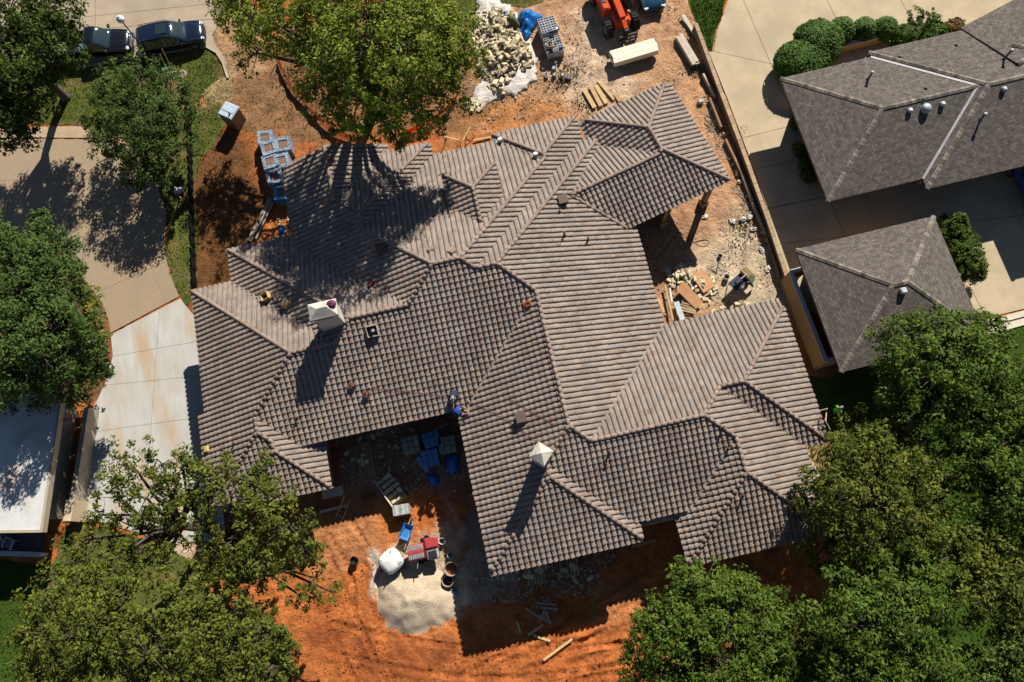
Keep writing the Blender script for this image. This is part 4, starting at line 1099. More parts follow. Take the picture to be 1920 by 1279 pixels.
tree('shade_tree', 'big bright green tree inside the orange safety fence', (700, 212), [(470, 25, 8.5, 2.63), (530, 45, 9, 2.64), (600, 30, 13, 2.77), (690, 25, 14, 2.95), (780, 30, 13, 2.77), (840, 60, 12, 2.41), (560, 15, 12, 2.41), (640, 90, 13.5, 2.95), (730, 95, 14, 3.14), (810, 115, 12, 2.59), (860, 120, 11, 1.76), (600, 145, 11.5, 2.32), (680, 165, 12, 2.69), (760, 175, 11.5, 2.50), (830, 175, 10, 1.77), (640, 205, 10, 1.77), (720, 215, 10.5, 1.86), (790, 222, 9, 1.40), (480, 95, 7, 1.51), (740, 255, 9, 1.12), (690, 250, 8.5, 1.12), (575, 90, 11, 1.58), (440, 35, 7.5, 1.52), (455, -20, 8.5, 2.43), (640, -20, 13, 2.77), (760, -25, 13, 2.77)], L_bright, dens=7.6, per=42, size=0.115, clump=0.54, trunk_r=0.42, hollow=0.4, bare=0.08)
tree('oak_tree', 'dense green tree between the flat white roof and curved driveway', (62, 640), [(30, 450, 6, 2.4), (80, 455, 5.5, 1.8), (50, 510, 7, 3.0), (118, 490, 5, 1.4), (140, 515, 4.5, 1.0), (105, 545, 6.5, 2.4), (40, 580, 7.5, 3.0), (120, 600, 6.5, 2.4), (60, 650, 7.5, 3.0), (140, 655, 5.5, 2.2), (120, 705, 5, 2.0), (60, 720, 5.5, 2.1), (10, 715, 5.5, 2.2), (175, 690, 4, 1.3), (-30, 600, 7, 3.0), (-30, 480, 6, 2.6)], L_blue, dens=9, per=50, trunk_r=0.32)
tree('leafy_shrub', 'yellow green shrub at the edge of the curved driveway', (182, 610), [(168, 560, 1.8, 0.9), (178, 590, 1.6, 0.9), (186, 620, 1.4, 0.8), (160, 590, 2.0, 0.9), (150, 560, 2.0, 0.8)], L_yel, dens=16, per=34, size=0.09, clump=0.34, trunk_r=0.06, cat='shrub')
tree('leafy_shrub', 'small olive shrub at the corner of the flat white roof', (172, 748), [(165, 735, 1.2, 0.7), (180, 722, 1.4, 0.7), (152, 742, 1.0, 0.5)], L_olive, dens=16, per=30, size=0.08, clump=0.3, trunk_r=0.05, cat='shrub')
tree('olive_tree', 'open crowned olive green tree spreading over the pale concrete driveway', (396, 992), [(250, 880, 8.5, 1.7), (300, 870, 9, 1.8), (330, 900, 8.5, 1.5), (215, 930, 8, 1.6), (270, 935, 9, 1.9), (320, 945, 8.5, 1.6), (190, 965, 7, 1.2), (240, 985, 7.5, 1.6), (300, 1000, 8, 1.5), (350, 960, 7, 1.2), (170, 1010, 7, 1.5), (160, 1050, 6.5, 1.6), (215, 1050, 7, 1.6), (120, 1060, 6, 1.2), (250, 1030, 8, 1.7), (350, 1020, 7, 1.4), (340, 870, 8, 1.3), (300, 1060, 7, 1.5), (180, 1090, 6.5, 1.5), (370, 900, 8, 1.4), (250, 1080, 7, 1.5)], L_olive, dens=5.4, per=32, size=0.115, clump=0.46, trunk_r=0.27, hollow=0.35, bare=0.16)
tree('olive_tree', 'thin crowned tree against the tiled south west wing', (418, 1010), [(400, 880, 7.5, 1.5), (430, 930, 8, 1.8), (470, 900, 7, 1.4), (390, 930, 7.5, 1.4), (480, 960, 7, 1.8), (520, 930, 6, 1.2), (540, 985, 6.5, 1.7), (500, 1020, 6.5, 1.7), (570, 1030, 6, 1.4), (440, 1010, 7, 1.6), (400, 985, 6, 1.1), (520, 1075, 5.5, 1.3), (590, 1085, 5, 1.1), (620, 1110, 5, 0.8), (565, 1120, 5, 1.0), (380, 1060, 6.5, 1.4), (440, 1080, 6.5, 1.6), (460, 1040, 7, 1.6), (390, 1110, 6, 1.4), (500, 880, 6.5, 1.1), (365, 960, 7.5, 1.2)], L_olive, dens=6.8, per=34, size=0.115, clump=0.46, trunk_r=0.26, hollow=0.35, bare=0.12)
tree('olive_tree', 'wide olive green tree beside the bright lawn and red soil', (430, 1225), [(90, 1110, 7, 1.8), (70, 1170, 7.5, 2.0), (140, 1120, 8, 2.1), (200, 1110, 8, 1.9), (130, 1185, 8.5, 2.4), (210, 1170, 9, 2.4), (290, 1150, 8, 2.0), (350, 1120, 7, 1.5), (90, 1245, 7.5, 2.2), (180, 1245, 8.5, 2.5), (270, 1225, 9, 2.5), (350, 1200, 8, 2.2), (420, 1160, 7, 1.8), (460, 1110, 6, 1.2), (430, 1225, 7, 2.1), (490, 1190, 6, 1.5), (340, 1275, 8, 2.3), (430, 1280, 7, 2.0), (510, 1250, 6, 1.5), (540, 1200, 5.5, 1.0), (60, 1290, 7, 2.0), (500, 1140, 5.5, 1.0), (240, 1290, 8, 2.4)], L_olive, dens=7.6, per=36, size=0.12, clump=0.5, trunk_r=0.34, hollow=0.4, bare=0.08)
tree('oak_tree', 'dense mid green tree leaning over the square garage', (1676, 822), [(1720, 655, 8, 2.2), (1775, 640, 8.5, 2.2), (1840, 630, 8, 1.8), (1700, 705, 7.5, 1.9), (1760, 700, 9, 2.7), (1830, 690, 9, 2.6), (1690, 755, 6.5, 1.6), (1760, 765, 8, 2.3), (1835, 760, 8.5, 2.4), (1900, 760, 8, 2.2), (1840, 602, 6.5, .7)], L_mid, dens=9.5, per=48, size=0.115, trunk_r=0.36)
tree('olive_tree', 'yellowish olive tree beside the south east tiled wing', (1622, 935), [(1600, 800, 4.5, 1.2), (1650, 795, 5, 1.5), (1690, 815, 5, 1.2), (1600, 855, 7, 2.0), (1560, 905, 6.5, 1.8), (1650, 875, 8, 2.2), (1710, 880, 7.5, 2.0), (1600, 935, 8, 2.2), (1660, 950, 8.5, 2.3), (1725, 950, 7.5, 2.0), (1540, 960, 6, 1.4), (1570, 1000, 7, 1.8), (1640, 1015, 7, 2.0), (1510, 935, 5, 0.8), (1535, 1040, 5.5, 1.3), (1590, 1065, 5.5, 1.5)], L_olive, dens=8.6, per=42, size=0.115, clump=0.5, trunk_r=0.3)
tree('oak_tree', 'rounded green tree growing from the red soil south of the house', (1330, 1175), [(1310, 1105, 6, 1.7), (1360, 1110, 6, 1.7), (1420, 1130, 5.5, 1.5), (1250, 1165, 5.5, 1.5), (1300, 1160, 7, 2.0), (1370, 1165, 7.5, 2.2), (1440, 1175, 6.5, 1.7), (1210, 1215, 5.5, 1.4), (1270, 1220, 7, 2.1), (1345, 1230, 8, 2.4), (1425, 1230, 7, 2.0), (1220, 1270, 6, 1.7), (1300, 1280, 7, 2.2), (1390, 1285, 7, 2.2), (1205, 1170, 4.5, 0.8)], L_mid, dens=10, per=46, size=0.115, trunk_r=0.3)
tree('oak_tree', 'tall mid green tree over the shaded south lawn', (1640, 1190), [(1620, 1110, 7.5, 2.0), (1690, 1100, 8, 2.1), (1560, 1190, 7, 2.0), (1630, 1175, 8.5, 2.4), (1700, 1165, 8.5, 2.4), (1530, 1250, 6, 1.8), (1600, 1245, 8, 2.4), (1680, 1240, 8.5, 2.5), (1500, 1290, 6, 1.7), (1640, 1290, 8, 2.4), (1740, 1285, 7.5, 2.2)], L_mid, dens=9, per=46, size=0.115, trunk_r=0.33)
tree('olive_tree', 'loose olive green tree at the edge of the shaded south lawn', (1800, 1080), [(1740, 1050, 7, 1.7), (1790, 1040, 8, 1.9), (1850, 1030, 7.5, 1.8), (1820, 1095, 8, 2.1), (1885, 1080, 8, 2.1), (1860, 1140, 7.5, 1.9), (1920, 1130, 7.5, 2.0), (1900, 1030, 7, 1.6)], L_olive, dens=8.2, per=42, size=0.115, clump=0.5, trunk_r=0.28)
tree('oak_tree', 'dark green tree standing between the garage tree and olive trees', (1770, 900), [(1850, 840, 8, 2.2), (1910, 840, 8.5, 2.4), (1885, 910, 8.5, 2.4), (1850, 965, 7.5, 2.0), (1915, 970, 8, 2.2), (1950, 900, 8, 2.4), (1800, 845, 6, 1.2)], L_mid, dens=9, per=46, size=0.115, trunk_r=0.3)
tree('oak_tree', 'dark tree at the lower corner of the shaded lawn', (1850, 1290), [(1890, 1250, 7, 2.0), (1930, 1200, 7, 1.8), (1850, 1290, 7, 2.0), (1930, 1280, 7.5, 2.2)], L_dark, dens=9, per=44, trunk_r=0.26)
# clipped shrubs: dense leaf shells
def clipped(label, px, py, r, h, leaf=L_shrub, n=5200, sx=1.0, rz=0.0, z0=0.0, rough_=0.05, name='clipped_shrub', group=None):
    g = at(px, py, 0); root = thing(name, label, 'shrub', (g.x, g.y, 0), rz, group)
    st = MB(); st.tube([(0, 0, -.1), (.03, .02, h * .4), (0, 0, h * .75)], [.09, .07, .03], 6)
    for i in range(6):
        a_ = i * 1.047; st.tube([(0, 0, h * .25), (math.cos(a_) * r * .4, math.sin(a_) * r * .4, h * .5), (math.cos(a_) * r * .75, math.sin(a_) * r * .75, h * .62)], [.04, .03, .01], 5)
    st.build('trunk', M_bark, root, True)
    v = rng.normal(0, 1, (n, 3)); v[:, 2] = v[:, 2] * 0.9 + 0.25; v /= np.linalg.norm(v, axis=1)[:, None]
    k_ = 1 - rng.random(n) * 0.10 + (fbm(v[:, 0] * 3, v[:, 1] * 3 + v[:, 2] * 2, 1.0, int(px)) - .5) * rough_ * 4
    P = np.stack([v[:, 0] * r * sx * k_, v[:, 1] * r * k_, h * 0.5 + v[:, 2] * h * 0.52 * k_], 1)
    P = P[P[:, 2] > 0.05]; v = v[:len(P)]; n = len(P)
    o_ = P / np.linalg.norm(P * np.array([1, 1, .5]), axis=1)[:, None]
    nr = o_ * 1.0 + rng.normal(0, .5, (n, 3)); nr /= np.linalg.norm(nr, axis=1)[:, None]
    t = rng.normal(0, 1, (n, 3)); t -= nr * (t * nr).sum(1)[:, None]; t /= np.linalg.norm(t, axis=1)[:, None]; b_ = np.cross(nr, t); s = rng.uniform(.05, .10, n)[:, None]
    V = np.stack([P - t * s, P + b_ * s * .7, P + t * s, P - b_ * s * .7], 1).reshape(-1, 3)
    me = np_mesh('crown', V, np.arange(n * 4).reshape(-1, 4)); me.materials.append(leaf); obj('crown', me, root)
    # dense inner twigs so the shell is not see-through
    MB().ell((0, 0, h * .5), (r * sx * .86, r * .86, h * .46), 14, 9).build('inner_twigs', mat('inner_twigs', (0.03, 0.05, 0.012), (0.02, 0.03, 0.01), scale=8, rough=1.0), root, True)
clipped('widest clipped dome shrub at the corner of the shingle house', 1494, 138, 1.85, 2.3, n=9000, sx=1.1)
clipped('tall clipped dome shrub behind the widest one', 1524, 100, 1.75, 2.5, n=9000)
clipped('smaller clipped ball shrub beside the tall dome', 1566, 76, 1.0, 1.9, n=4200)
clipped('round clipped ball on a stem behind the planter wall', 1609, 72, 0.85, 1.8, n=3400)
clipped('rounded ball shrub at the end of the planter wall', 1650, 68, 0.85, 1.6, n=3400)
tree('ornamental_tree', 'small open topped ornamental tree beside the shingle roof eave', (1728, 70), [(1730, 35, 2.6, 0.9), (1715, 45, 2.3, 0.7), (1745, 38, 2.4, 0.7), (1730, 22, 2.6, .6)], L_mid, dens=18, per=34, size=0.07, clump=0.26, trunk_r=0.07)
clipped('loose dark shrub below the small ornamental tree', 1700, 74, 1.05, 1.0, n=3600, sx=1.3, rough_=0.2)
clipped('low dark shrub between the ornamental tree and shingle eave', 1748, 68, 0.9, 0.9, n=3000, sx=1.2, rough_=0.2)
clipped('reddish flowering shrub under the upper shingle eave', 1785, 62, 0.8, 0.9, leaf=leafm('leaf_reddish', (0.10, 0.09, 0.02), (0.2, 0.1, 0.03)), n=2200, rough_=0.25)
tree('hedge_shrub', 'glossy leafy hedge along the garage beside the tan court', (1810, 478), [(1792, 425, 1.5, 0.95), (1800, 450, 1.6, 1.0), (1808, 475, 1.6, 1.05), (1815, 498, 1.5, 1.0), (1785, 440, 1.2, .8), (1825, 510, 1.3, .8)], L_mid, dens=60, per=40, size=0.085, clump=0.36, trunk_r=0.06, cat='hedge')
for i, (px, py, r) in enumerate(((1497, 285, 0.5), (1508, 312, 0.45), (1514, 335, 0.5), (1490, 235, 0.45))):
    clipped(['low bed plant beside the shaded house wall, topmost of the row', 'low bed plant second along the shaded house wall', 'low bed plant at the far end of the shaded wall row', 'little bed plant beside the clipped dome shrubs'][i], px, py, r, 0.55, leaf=L_olive if i < 3 else L_mid, n=900, rough_=0.3, name='bed_plant')
# ------------------------------------------------------------------ vehicles
M_glass = mat('car_glass', (0.02, 0.035, 0.04), (0.015, 0.025, 0.03), rough=0.05, spec=0.9)
M_tyre = mat('tyre_rubber', (0.02, 0.02, 0.021), (0.035, 0.033, 0.03), scale=10, rough=0.9)
M_rim = mat('alloy_rim', (0.45, 0.45, 0.47), rough=0.3, metal=0.8)
M_chrome = mat('chrome_trim', (0.6, 0.6, 0.62), rough=0.15, metal=1.0)
M_lamp = mat('headlamp_lens', (0.7, 0.72, 0.74), rough=0.1, spec=0.8)
M_red = mat('tail_lamp', (0.35, 0.01, 0.01), rough=0.2)
M_black = mat('black_plastic', (0.02, 0.02, 0.022), rough=0.55)
def paint(name, c): return mat(name, c, tuple(x * .9 for x in c), rough=0.16, spec=0.5, coat=0.6, metal=0.0)
def loft(secs, cap=True):
    m_ = MB(); n = len(secs[0]); vs = [p for s_ in secs for p in s_]; fs = []
    for i in range(len(secs) - 1):
        for k in range(n - 1): fs.append((i * n + k, i * n + k + 1, (i + 1) * n + k + 1, (i + 1) * n + k))
        fs.append((i * n + n - 1, i * n, (i + 1) * n, (i + 1) * n + n - 1))
    if cap: fs += [tuple(range(n - 1, -1, -1)), tuple(range((len(secs) - 1) * n, len(secs) * n))]
    return m_.add(vs, fs)
def smooth_angle(o, a=35):
    for p_ in o.data.polygons: p_.use_smooth = True
    try: o.data.set_sharp_from_angle(angle=math.radians(a))
    except Exception: pass
    return o
def wheel(root, x, y, r, w_):
    t_ = MB(); s_ = 1 if y > 0 else -1
    t_.cyl((x, y - w_ / 2, r), (x, y + w_ / 2, r), r, n=20); o = t_.build('wheel', M_tyre, root)
    MB().cyl((x, y + s_ * (w_ / 2 + .005), r), (x, y + s_ * (w_ / 2 - .08), r), r * .62, n=14).build('rim', M_rim, o)
def shell(root, stations, belt_rng, body_m, zb=.28):
    """smooth car shell from stations (x, half width, belt z, glass half width, top z), cut into body and window parts"""
    half = lambda hw, bl, gw, tp: [(0, zb), (.80 * hw, zb), (.99 * hw, zb + .12), (hw, zb + .30), (.985 * hw, bl - .05), (.93 * hw + (gw - .93 * hw) * .05, bl + (tp - .05 - bl) * .05), (.93 * hw + (gw - .93 * hw) * .5, bl + (tp - .05 - bl) * .52), (gw + .01, tp - .06), (.84 * gw, tp), (0, tp + .02)]
    secs = []
    for x, hw, bl, gw, tp in stations:
        h_ = half(hw, bl, gw, tp); secs.append([(x, y, z) for y, z in h_] + [(x, -y, z) for y, z in reversed(h_[1:-1])])
    tmp = loft(secs).build('body', body_m, root); tmp.modifiers.new('sub', 'SUBSURF').levels = 2
    bpy.context.view_layer.update(); me = bpy.data.meshes.new_from_object(tmp.evaluated_get(bpy.context.evaluated_depsgraph_get())); old = tmp.data
    co = [v.co.copy() for v in me.vertices]; grp = {}
    xs_ = [s_[0] for s_ in stations]; bl_ = [s_[2] for s_ in stations]; tp_ = [s_[4] for s_ in stations]
    for p_ in me.polygons:
        c = p_.center; n_ = p_.normal; k_ = 'body'; bz = float(np.interp(c.x, xs_, bl_)); tz = float(np.interp(c.x, xs_, tp_))
        if belt_rng[0] < c.x < belt_rng[1] and c.z > bz + .035 and n_.z < .93:
            if n_.x > .28 and abs(c.y) < .80: k_ = 'windshield'
            elif n_.x < -.28 and abs(c.y) < .72: k_ = 'rear_window'
            elif abs(n_.y) > .72 and c.z < tz - .07 and abs((c.x - belt_rng[0]) % 1.05 - .5) > .05: k_ = 'side_window'
        grp.setdefault(k_, []).append(tuple(p_.vertices))
    for k_, fl in grp.items():
        use = sorted({i for f_ in fl for i in f_}); mp = {v: i for i, v in enumerate(use)}
        if k_ == 'side_window':
            for sg in (1, -1):
                ff = [f_ for f_ in fl if co[f_[0]].y * sg > 0]; u2 = sorted({i for f_ in ff for i in f_}); m2 = {v: i for i, v in enumerate(u2)}
                m_ = MB().add([co[i] for i in u2], [tuple(m2[i] for i in f_) for f_ in ff]); m_.build('side_window', M_glass, root, True)
            continue
        m_ = MB().add([co[i] for i in use], [tuple(mp[i] for i in f_) for f_ in fl])
        if k_ == 'body':
            nm = m_.mesh('body', body_m, True); tmp.modifiers.clear(); tmp.data = nm
        else: m_.build(k_, M_glass, root, True)
SUV_ST = [(-2.46, .74, .92, .58, 1.02), (-2.36, .90, 1.0, .68, 1.44), (-2.1, .95, 1.04, .75, 1.68), (-1.0, .97, 1.04, .77, 1.73), (.05, .97, 1.03, .76, 1.71), (.42, .97, 1.02, .73, 1.60), (1.12, .96, 1.01, .74, 1.07), (1.32, .96, 1.0, .72, 1.04), (2.0, .93, .94, .68, .98), (2.34, .84, .84, .55, .87), (2.48, .64, .62, .40, .66)]
SED_ST = [(-2.40, .72, .86, .55, .90), (-2.25, .86, .95, .64, .99), (-1.60, .91, .98, .66, 1.02), (-.95, .93, .99, .66, 1.38), (-.45, .93, .99, .69, 1.45), (.2, .93, .98, .68, 1.42), (.98, .92, .96, .69, 1.0), (1.2, .92, .95, .68, .98), (1.95, .88, .88, .62, .92), (2.25, .80, .78, .5, .81), (2.40, .60, .58, .36, .60)]
def car(name, label, cat, px, py, rz, body_m, st, rails=False, sunroof=False):
    c = at(px, py, 0.7); t_ = thing(name, label, cat, (c.x, c.y, 0.02), rz)
    e = st[-1][0]; h = .96; xw = max(x for x, hw, bl, gw, tp in st if tp - bl > .2) + .75; suv = st is SUV_ST
    shell(t_, st, (st[1][0] - .02 if suv else -1.55, xw), body_m)
    for x in (-e * .62, e * .62):
        for y in (-h + .10, h - .10): wheel(t_, x, y, .35, .23)
    for y in (-1, 1):
        MB().box((e - .22, y * h * .66, .74), (.26, .32, .10), rz=-y * .4, bev=.03).build('headlight', M_lamp, t_)
        MB().box((-e + .08, y * h * .70, .86), (.10, .26, .20), bev=.02).build('taillight', M_red, t_)
        MB().box((xw - .35, y * (h + .08), 1.02), (.14, .22, .13), bev=.03).build('mirror', body_m, t_)
        if rails: MB().tube([(-2.0, y * .70, 1.66), (-1.9, y * .70, 1.76), (.0, y * .69, 1.76), (.15, y * .69, 1.68)], .022, 6).build('roof_rail', M_chrome, t_)
    MB().box((e - .03, 0, .54), (.08, h * 1.0, .16), bev=.02).build('grille', M_black, t_)
    if sunroof: MB().box((-.35, 0, 1.745), (.75, .85, .012), bev=.003).build('sunroof', M_glass, t_)
    return t_
P_navy = paint('navy_paint', (0.006, 0.012, 0.03)); P_black = paint('black_paint', (0.006, 0.007, 0.010)); P_teal = paint('teal_paint', (0.012, 0.05, 0.085)); P_silver = paint('silver_paint', (0.45, 0.46, 0.48)); P_blue = paint('blue_paint', (0.03, 0.09, 0.28))
car('parked_suv', 'dark navy wagon with sunroof parked along the kerb', 'car', 322, 70, ang((265, 80), (378, 57)), P_navy, SUV_ST, rails=True, sunroof=True)
car('parked_sedan', 'teal sedan parked beside the orange telehandler', 'car', 1213, -32, ang((1213, -20), (1228, 28)), P_teal, SED_ST)
car('parked_sedan', 'silver sedan mostly hidden under the dark street tree', 'car', 66, 108, ang((40, 118), (95, 108)), P_silver, SED_ST)
car('parked_sedan', 'blue sedan in the shaded court beside the shingle house', 'car', 1942, 348, ang((1905, 330), (1950, 420)), P_blue, SED_ST)
# pickup
c = at(198, 82, .7); rz = ang((152, 88), (250, 80)); pk = thing('pickup_truck', 'black pickup truck with gear in its open bed parked by the kerb', 'truck', (c.x - math.cos(rz) * .85, c.y - math.sin(rz) * .85, .02), rz)
h = 0.98
PK_ST = [(-.30, .94, 1.10, .72, 1.70), (-.24, .98, 1.14, .76, 1.82), (.2, .98, 1.14, .78, 1.86), (.62, .98, 1.14, .76, 1.80), (1.35, .98, 1.12, .80, 1.18), (1.55, .98, 1.11, .80, 1.16), (2.3, .96, 1.04, .76, 1.09), (2.66, .90, .94, .64, .98), (2.84, .74, .74, .46, .78)]
shell(pk, PK_ST, (-.4, 1.42), P_black, .36)
for y in (-1, 1):
    MB().box((-1.55, y * (h - .06), .86), (2.55, .12, .62), bev=.03).build('bed_side', P_black, pk)
    MB().box((2.66, y * h * .72, .88), (.20, .30, .16), rz=-y * .3, bev=.03).build('headlight', M_lamp, pk)
    MB().box((1.25, y * (h + .12), 1.22), (.16, .26, .2), bev=.03).build('mirror', M_black, pk)
    for x in (-1.75, 1.85): wheel(pk, x, y * (h - .12), .40, .27)
MB().box((-1.55, 0, .62), (2.6, h * 1.85, .08)).build('bed_floor', M_black, pk)
MB().box((-2.86, 0, .86), (.08, h * 1.85, .6), bev=.02).build('tailgate', P_black, pk)
MB().box((2.86, 0, .58), (.16, h * 1.7, .24), bev=.05).build('bumper', M_chrome, pk); MB().box((-2.98, 0, .55), (.16, h * 1.7, .2), bev=.05).build('bumper', M_chrome, pk)
MB().box((2.80, 0, .82), (.1, h * 1.1, .22), bev=.02).build('grille', M_chrome, pk)
def bucket(label, p, r, hgt, m_out, m_in, grp=None, name='bucket', cat='bucket', lid=False):
    t_ = thing(name, label, cat, p, random.uniform(0, 6), grp); n = 18; vs = []; fs = []
    prof = [(r * .82, 0), (r, hgt), (r * .93, hgt), (r * .80, hgt * .45)]
    for (q, z) in prof:
        for i in range(n): vs.append((q * math.cos(6.2832 * i / n), q * math.sin(6.2832 * i / n), z))
    for k_ in range(3):
        for i in range(n): fs.append((k_ * n + i, k_ * n + (i + 1) % n, (k_ + 1) * n + (i + 1) % n, (k_ + 1) * n + i))
    MB().add(vs, fs).build('pail', m_out, t_, False)
    MB().cyl((0, 0, hgt * .42), (0, 0, hgt * .45), r * .80, n=n).build('contents', m_in, t_)
    MB().tube([(r * math.cos(a_), .02 + r * .2 * math.sin(a_), hgt + r * .25 * math.sin(a_)) for a_ in np.linspace(0, math.pi, 9)], .008, 5).build('handle', M_dark, t_)
    return t_
M_wplas = mat('white_plastic', (0.66, 0.66, 0.63), (0.55, 0.55, 0.52), scale=6, rough=0.5)
M_mortar = mat('grey_mortar', (0.28, 0.26, 0.23), (0.2, 0.185, 0.165), scale=9, rough=0.95)
Rp = Matrix.Rotation(rz, 3, 'Z')
bp_ = Vector(pk.location) + Rp @ Vector((-.75, .35, .66)); bucket('white bucket in the bed of the black pickup', bp_, .16, .36, M_wplas, M_dark)
MB().box((0, 0, 0), (.1, .1, .1))
tb = thing('tool_box', 'blue plastic tool box in the bed of the black pickup', 'box', Vector(pk.location) + Rp @ Vector((-.7, -.45, .66)), rz)
MB().box((0, 0, .18), (.45, .7, .34), bev=.04).build('case', mat('blue_plastic', (0.03, 0.14, 0.42), rough=.4), tb); MB().box((0, 0, .38), (.47, .72, .06), bev=.02).build('lid', mat('light_blue_lid', (0.25, 0.4, 0.6), rough=.4), tb); MB().tube([(0, -.2, .4), (0, -.18, .47), (0, .18, .47), (0, .2, .4)], .015, 5).build('handle', M_black, tb)
# telehandler
P_or = paint('orange_paint', (0.62, 0.075, 0.012)); M_hub = mat('grey_hub', (0.18, 0.18, 0.19), rough=.6)
hd = ang((1150, 0), (1172, 50)); c = at(1160, 33, .8)
tl = thing('telehandler', 'orange telehandler with raised boom holding a stack of white boards', 'telehandler', (c.x, c.y, 0), hd)
MB().box((-1.3, 0, 1.0), (4.3, 1.25, .7), bev=.1).build('chassis', P_or, tl)
MB().box((-2.6, 0, 1.5), (1.3, 1.2, .5), bev=.08).build('counterweight', P_or, tl)
MB().box((-1.1, -.86, 1.35), (1.7, .6, .85), bev=.1).build('engine_cover', P_or, tl); MB().box((-1.1, -.86, 1.8), (.5, .3, .05)).build('engine_grille', M_black, tl)
cabm = MB().box((-.95, .80, 1.55), (1.35, .75, 1.25), top=.86, bev=.06).build('cab', M_glass, tl); MB().box((-.95, .80, 2.2), (1.25, .72, .1), bev=.03).build('cab_roof', P_or, cabm)
for dx in (-.6, .6):
    for dy in (-.33, .33): MB().beam((-.95 + dx, .8 + dy, 1.0), (-.95 + dx * .86, .8 + dy * .86, 2.18), .07, .07).build('cab_post', P_or, cabm)
MB().beam((-2.9, -.05, 1.95), (.75, -.05, 1.62), .42, .44).build('boom', P_or, tl); MB().beam((.5, -.05, 1.64), (1.5, -.05, 1.38), .30, .30).build('boom_extension', P_or, tl)
MB().tube([(-.6, -.05, 1.2), (.4, -.05, 1.35)], .07, 8).build('lift_cylinder', M_chrome, tl)
MB().box((1.6, -.05, 1.1), (.3, .38, .75), bev=.05).build('boom_head', M_black, tl)
for sx, sy in ((.55, -1), (.55, 1), (-2.5, -1), (-2.5, 1)):
    t_ = MB(); y = sy * 1.02; t_.cyl((sx, y - .23, .62), (sx, y + .23, .62), .62, n=24); w_ = t_.build('wheel', M_tyre, tl)
    for k_ in range(18):
        a_ = k_ * 2 * math.pi / 18
        MB().box((sx + math.cos(a_) * .62, y, .62 + math.sin(a_) * .62), (.1, .44, .09), rot=Matrix.Rotation(-a_ + 1.57, 3, 'Y')).build('tread_lug', M_tyre, w_)
    MB().cyl((sx, y + sy * .235, .62), (sx, y + sy * .1, .62), .33, n=14).build('hub', M_hub, w_)
MB().beam((.55, -1.0, .62), (.55, 1.0, .62), .25, .25).build('front_axle', M_black, tl)
MB().box((1.85, 0, .75), (.1, 1.3, .12)).build('carriage', M_black, tl)
for y in (-.62, -.2, .2, .62): MB().beam((1.85, y, .3), (1.85, y, 1.15), .06, .06).build('carriage_bar', M_black, tl)
MB().box((1.85, 0, 1.15), (.08, 1.3, .08)).build('backrest_rail', M_black, tl); MB().box((1.85, 0, .4), (.08, 1.3, .1)).build('lower_rail', M_black, tl)
for y in (-.42, .42): MB().box((2.5, y, .30), (1.25, .12, .05)).build('fork', M_black, tl)
# boards on the forks
b0, b1 = (1146, 103), (1230, 78); rb = ang(b0, b1, .8); cb = at(1189, 97, .7)
M_board = mat('cream_board', (0.72, 0.66, 0.53), (0.64, 0.58, 0.45), scale=5, rough=.8, objvar=.08)
bs = thing('board_stack', 'stack of cream boards on the telehandler forks', 'lumber', (cb.x, cb.y, .34), rb)
for i in range(4):
    for j in range(3):
        MB().box((random.uniform(-.05, .05), -.36 + j * .36, .07 + i * .125), (3.35, .345, .115)).build('board', M_board, bs)
for x in (-.9, .7): MB().box((x, .04, -.02), (.09, 1.2, .06)).build('bearer', M_wplas, bs)
# ------------------------------------------------------------------ building site
M_stone = mat('pale_limestone', (0.60, 0.50, 0.32), (0.50, 0.41, 0.26), scale=5, rough=.9, objvar=.22, bump=.4, bscale=18)
M_stone2 = mat('grey_stone', (0.34, 0.32, 0.29), (0.26, 0.24, 0.22), scale=5, rough=.9, objvar=.2)
M_sheet = mat('white_plastic_sheet', (0.56, 0.52, 0.47), (0.42, 0.36, 0.30), scale=3, rough=.5, bump=1.0, bscale=5)
M_tarp = mat('blue_tarp', (0.012, 0.17, 0.52), (0.01, 0.11, 0.38), scale=3, rough=.4, bump=.6, bscale=7)
M_net = mat('green_netting', (0.13, 0.15, 0.075), (0.07, 0.085, 0.045), scale=14, rough=.9, bump=.9, bscale=25)
M_block = mat('concrete_block', (0.42, 0.43, 0.45), (0.34, 0.35, 0.37), scale=8, rough=.9, objvar=.1)
M_wrap = mat('stretch_wrap', (0.30, 0.36, 0.43), (0.12, 0.16, 0.22), scale=7, rough=.22, spec=.7, contrast=(.42, .58))
M_pal = mat('pallet_wood', (0.40, 0.29, 0.17), (0.30, 0.21, 0.12), scale=5, rough=.85, objvar=.2)
M_net_or = mat('orange_netting', (0.80, 0.15, 0.02), (0.66, 0.10, 0.014), scale=4, rough=.6, transl=.5)
M_silt = mat('black_fabric', (0.006, 0.006, 0.007), (0.012, 0.012, 0.013), scale=6, rough=.8, spec=.1, bump=.4, bscale=9)
M_sand = mat('pale_sand', (0.54, 0.43, 0.30), (0.43, 0.335, 0.235), scale=6, detail=8, rough=.95, bump=.9, bscale=16)
M_steel = mat('worn_steel', (0.20, 0.19, 0.18), (0.12, 0.11, 0.10), scale=8, rough=.6, metal=.5)
M_ply = mat('plywood', (0.50, 0.27, 0.13), (0.42, 0.215, 0.10), scale=3, rough=.85, objvar=.15)
M_redp = mat('red_machine_paint', (0.42, 0.03, 0.035), (0.34, 0.05, 0.05), scale=6, rough=.5)
M_greym = mat('grey_machine', (0.36, 0.33, 0.33), (0.24, 0.22, 0.22), scale=5, rough=.6)
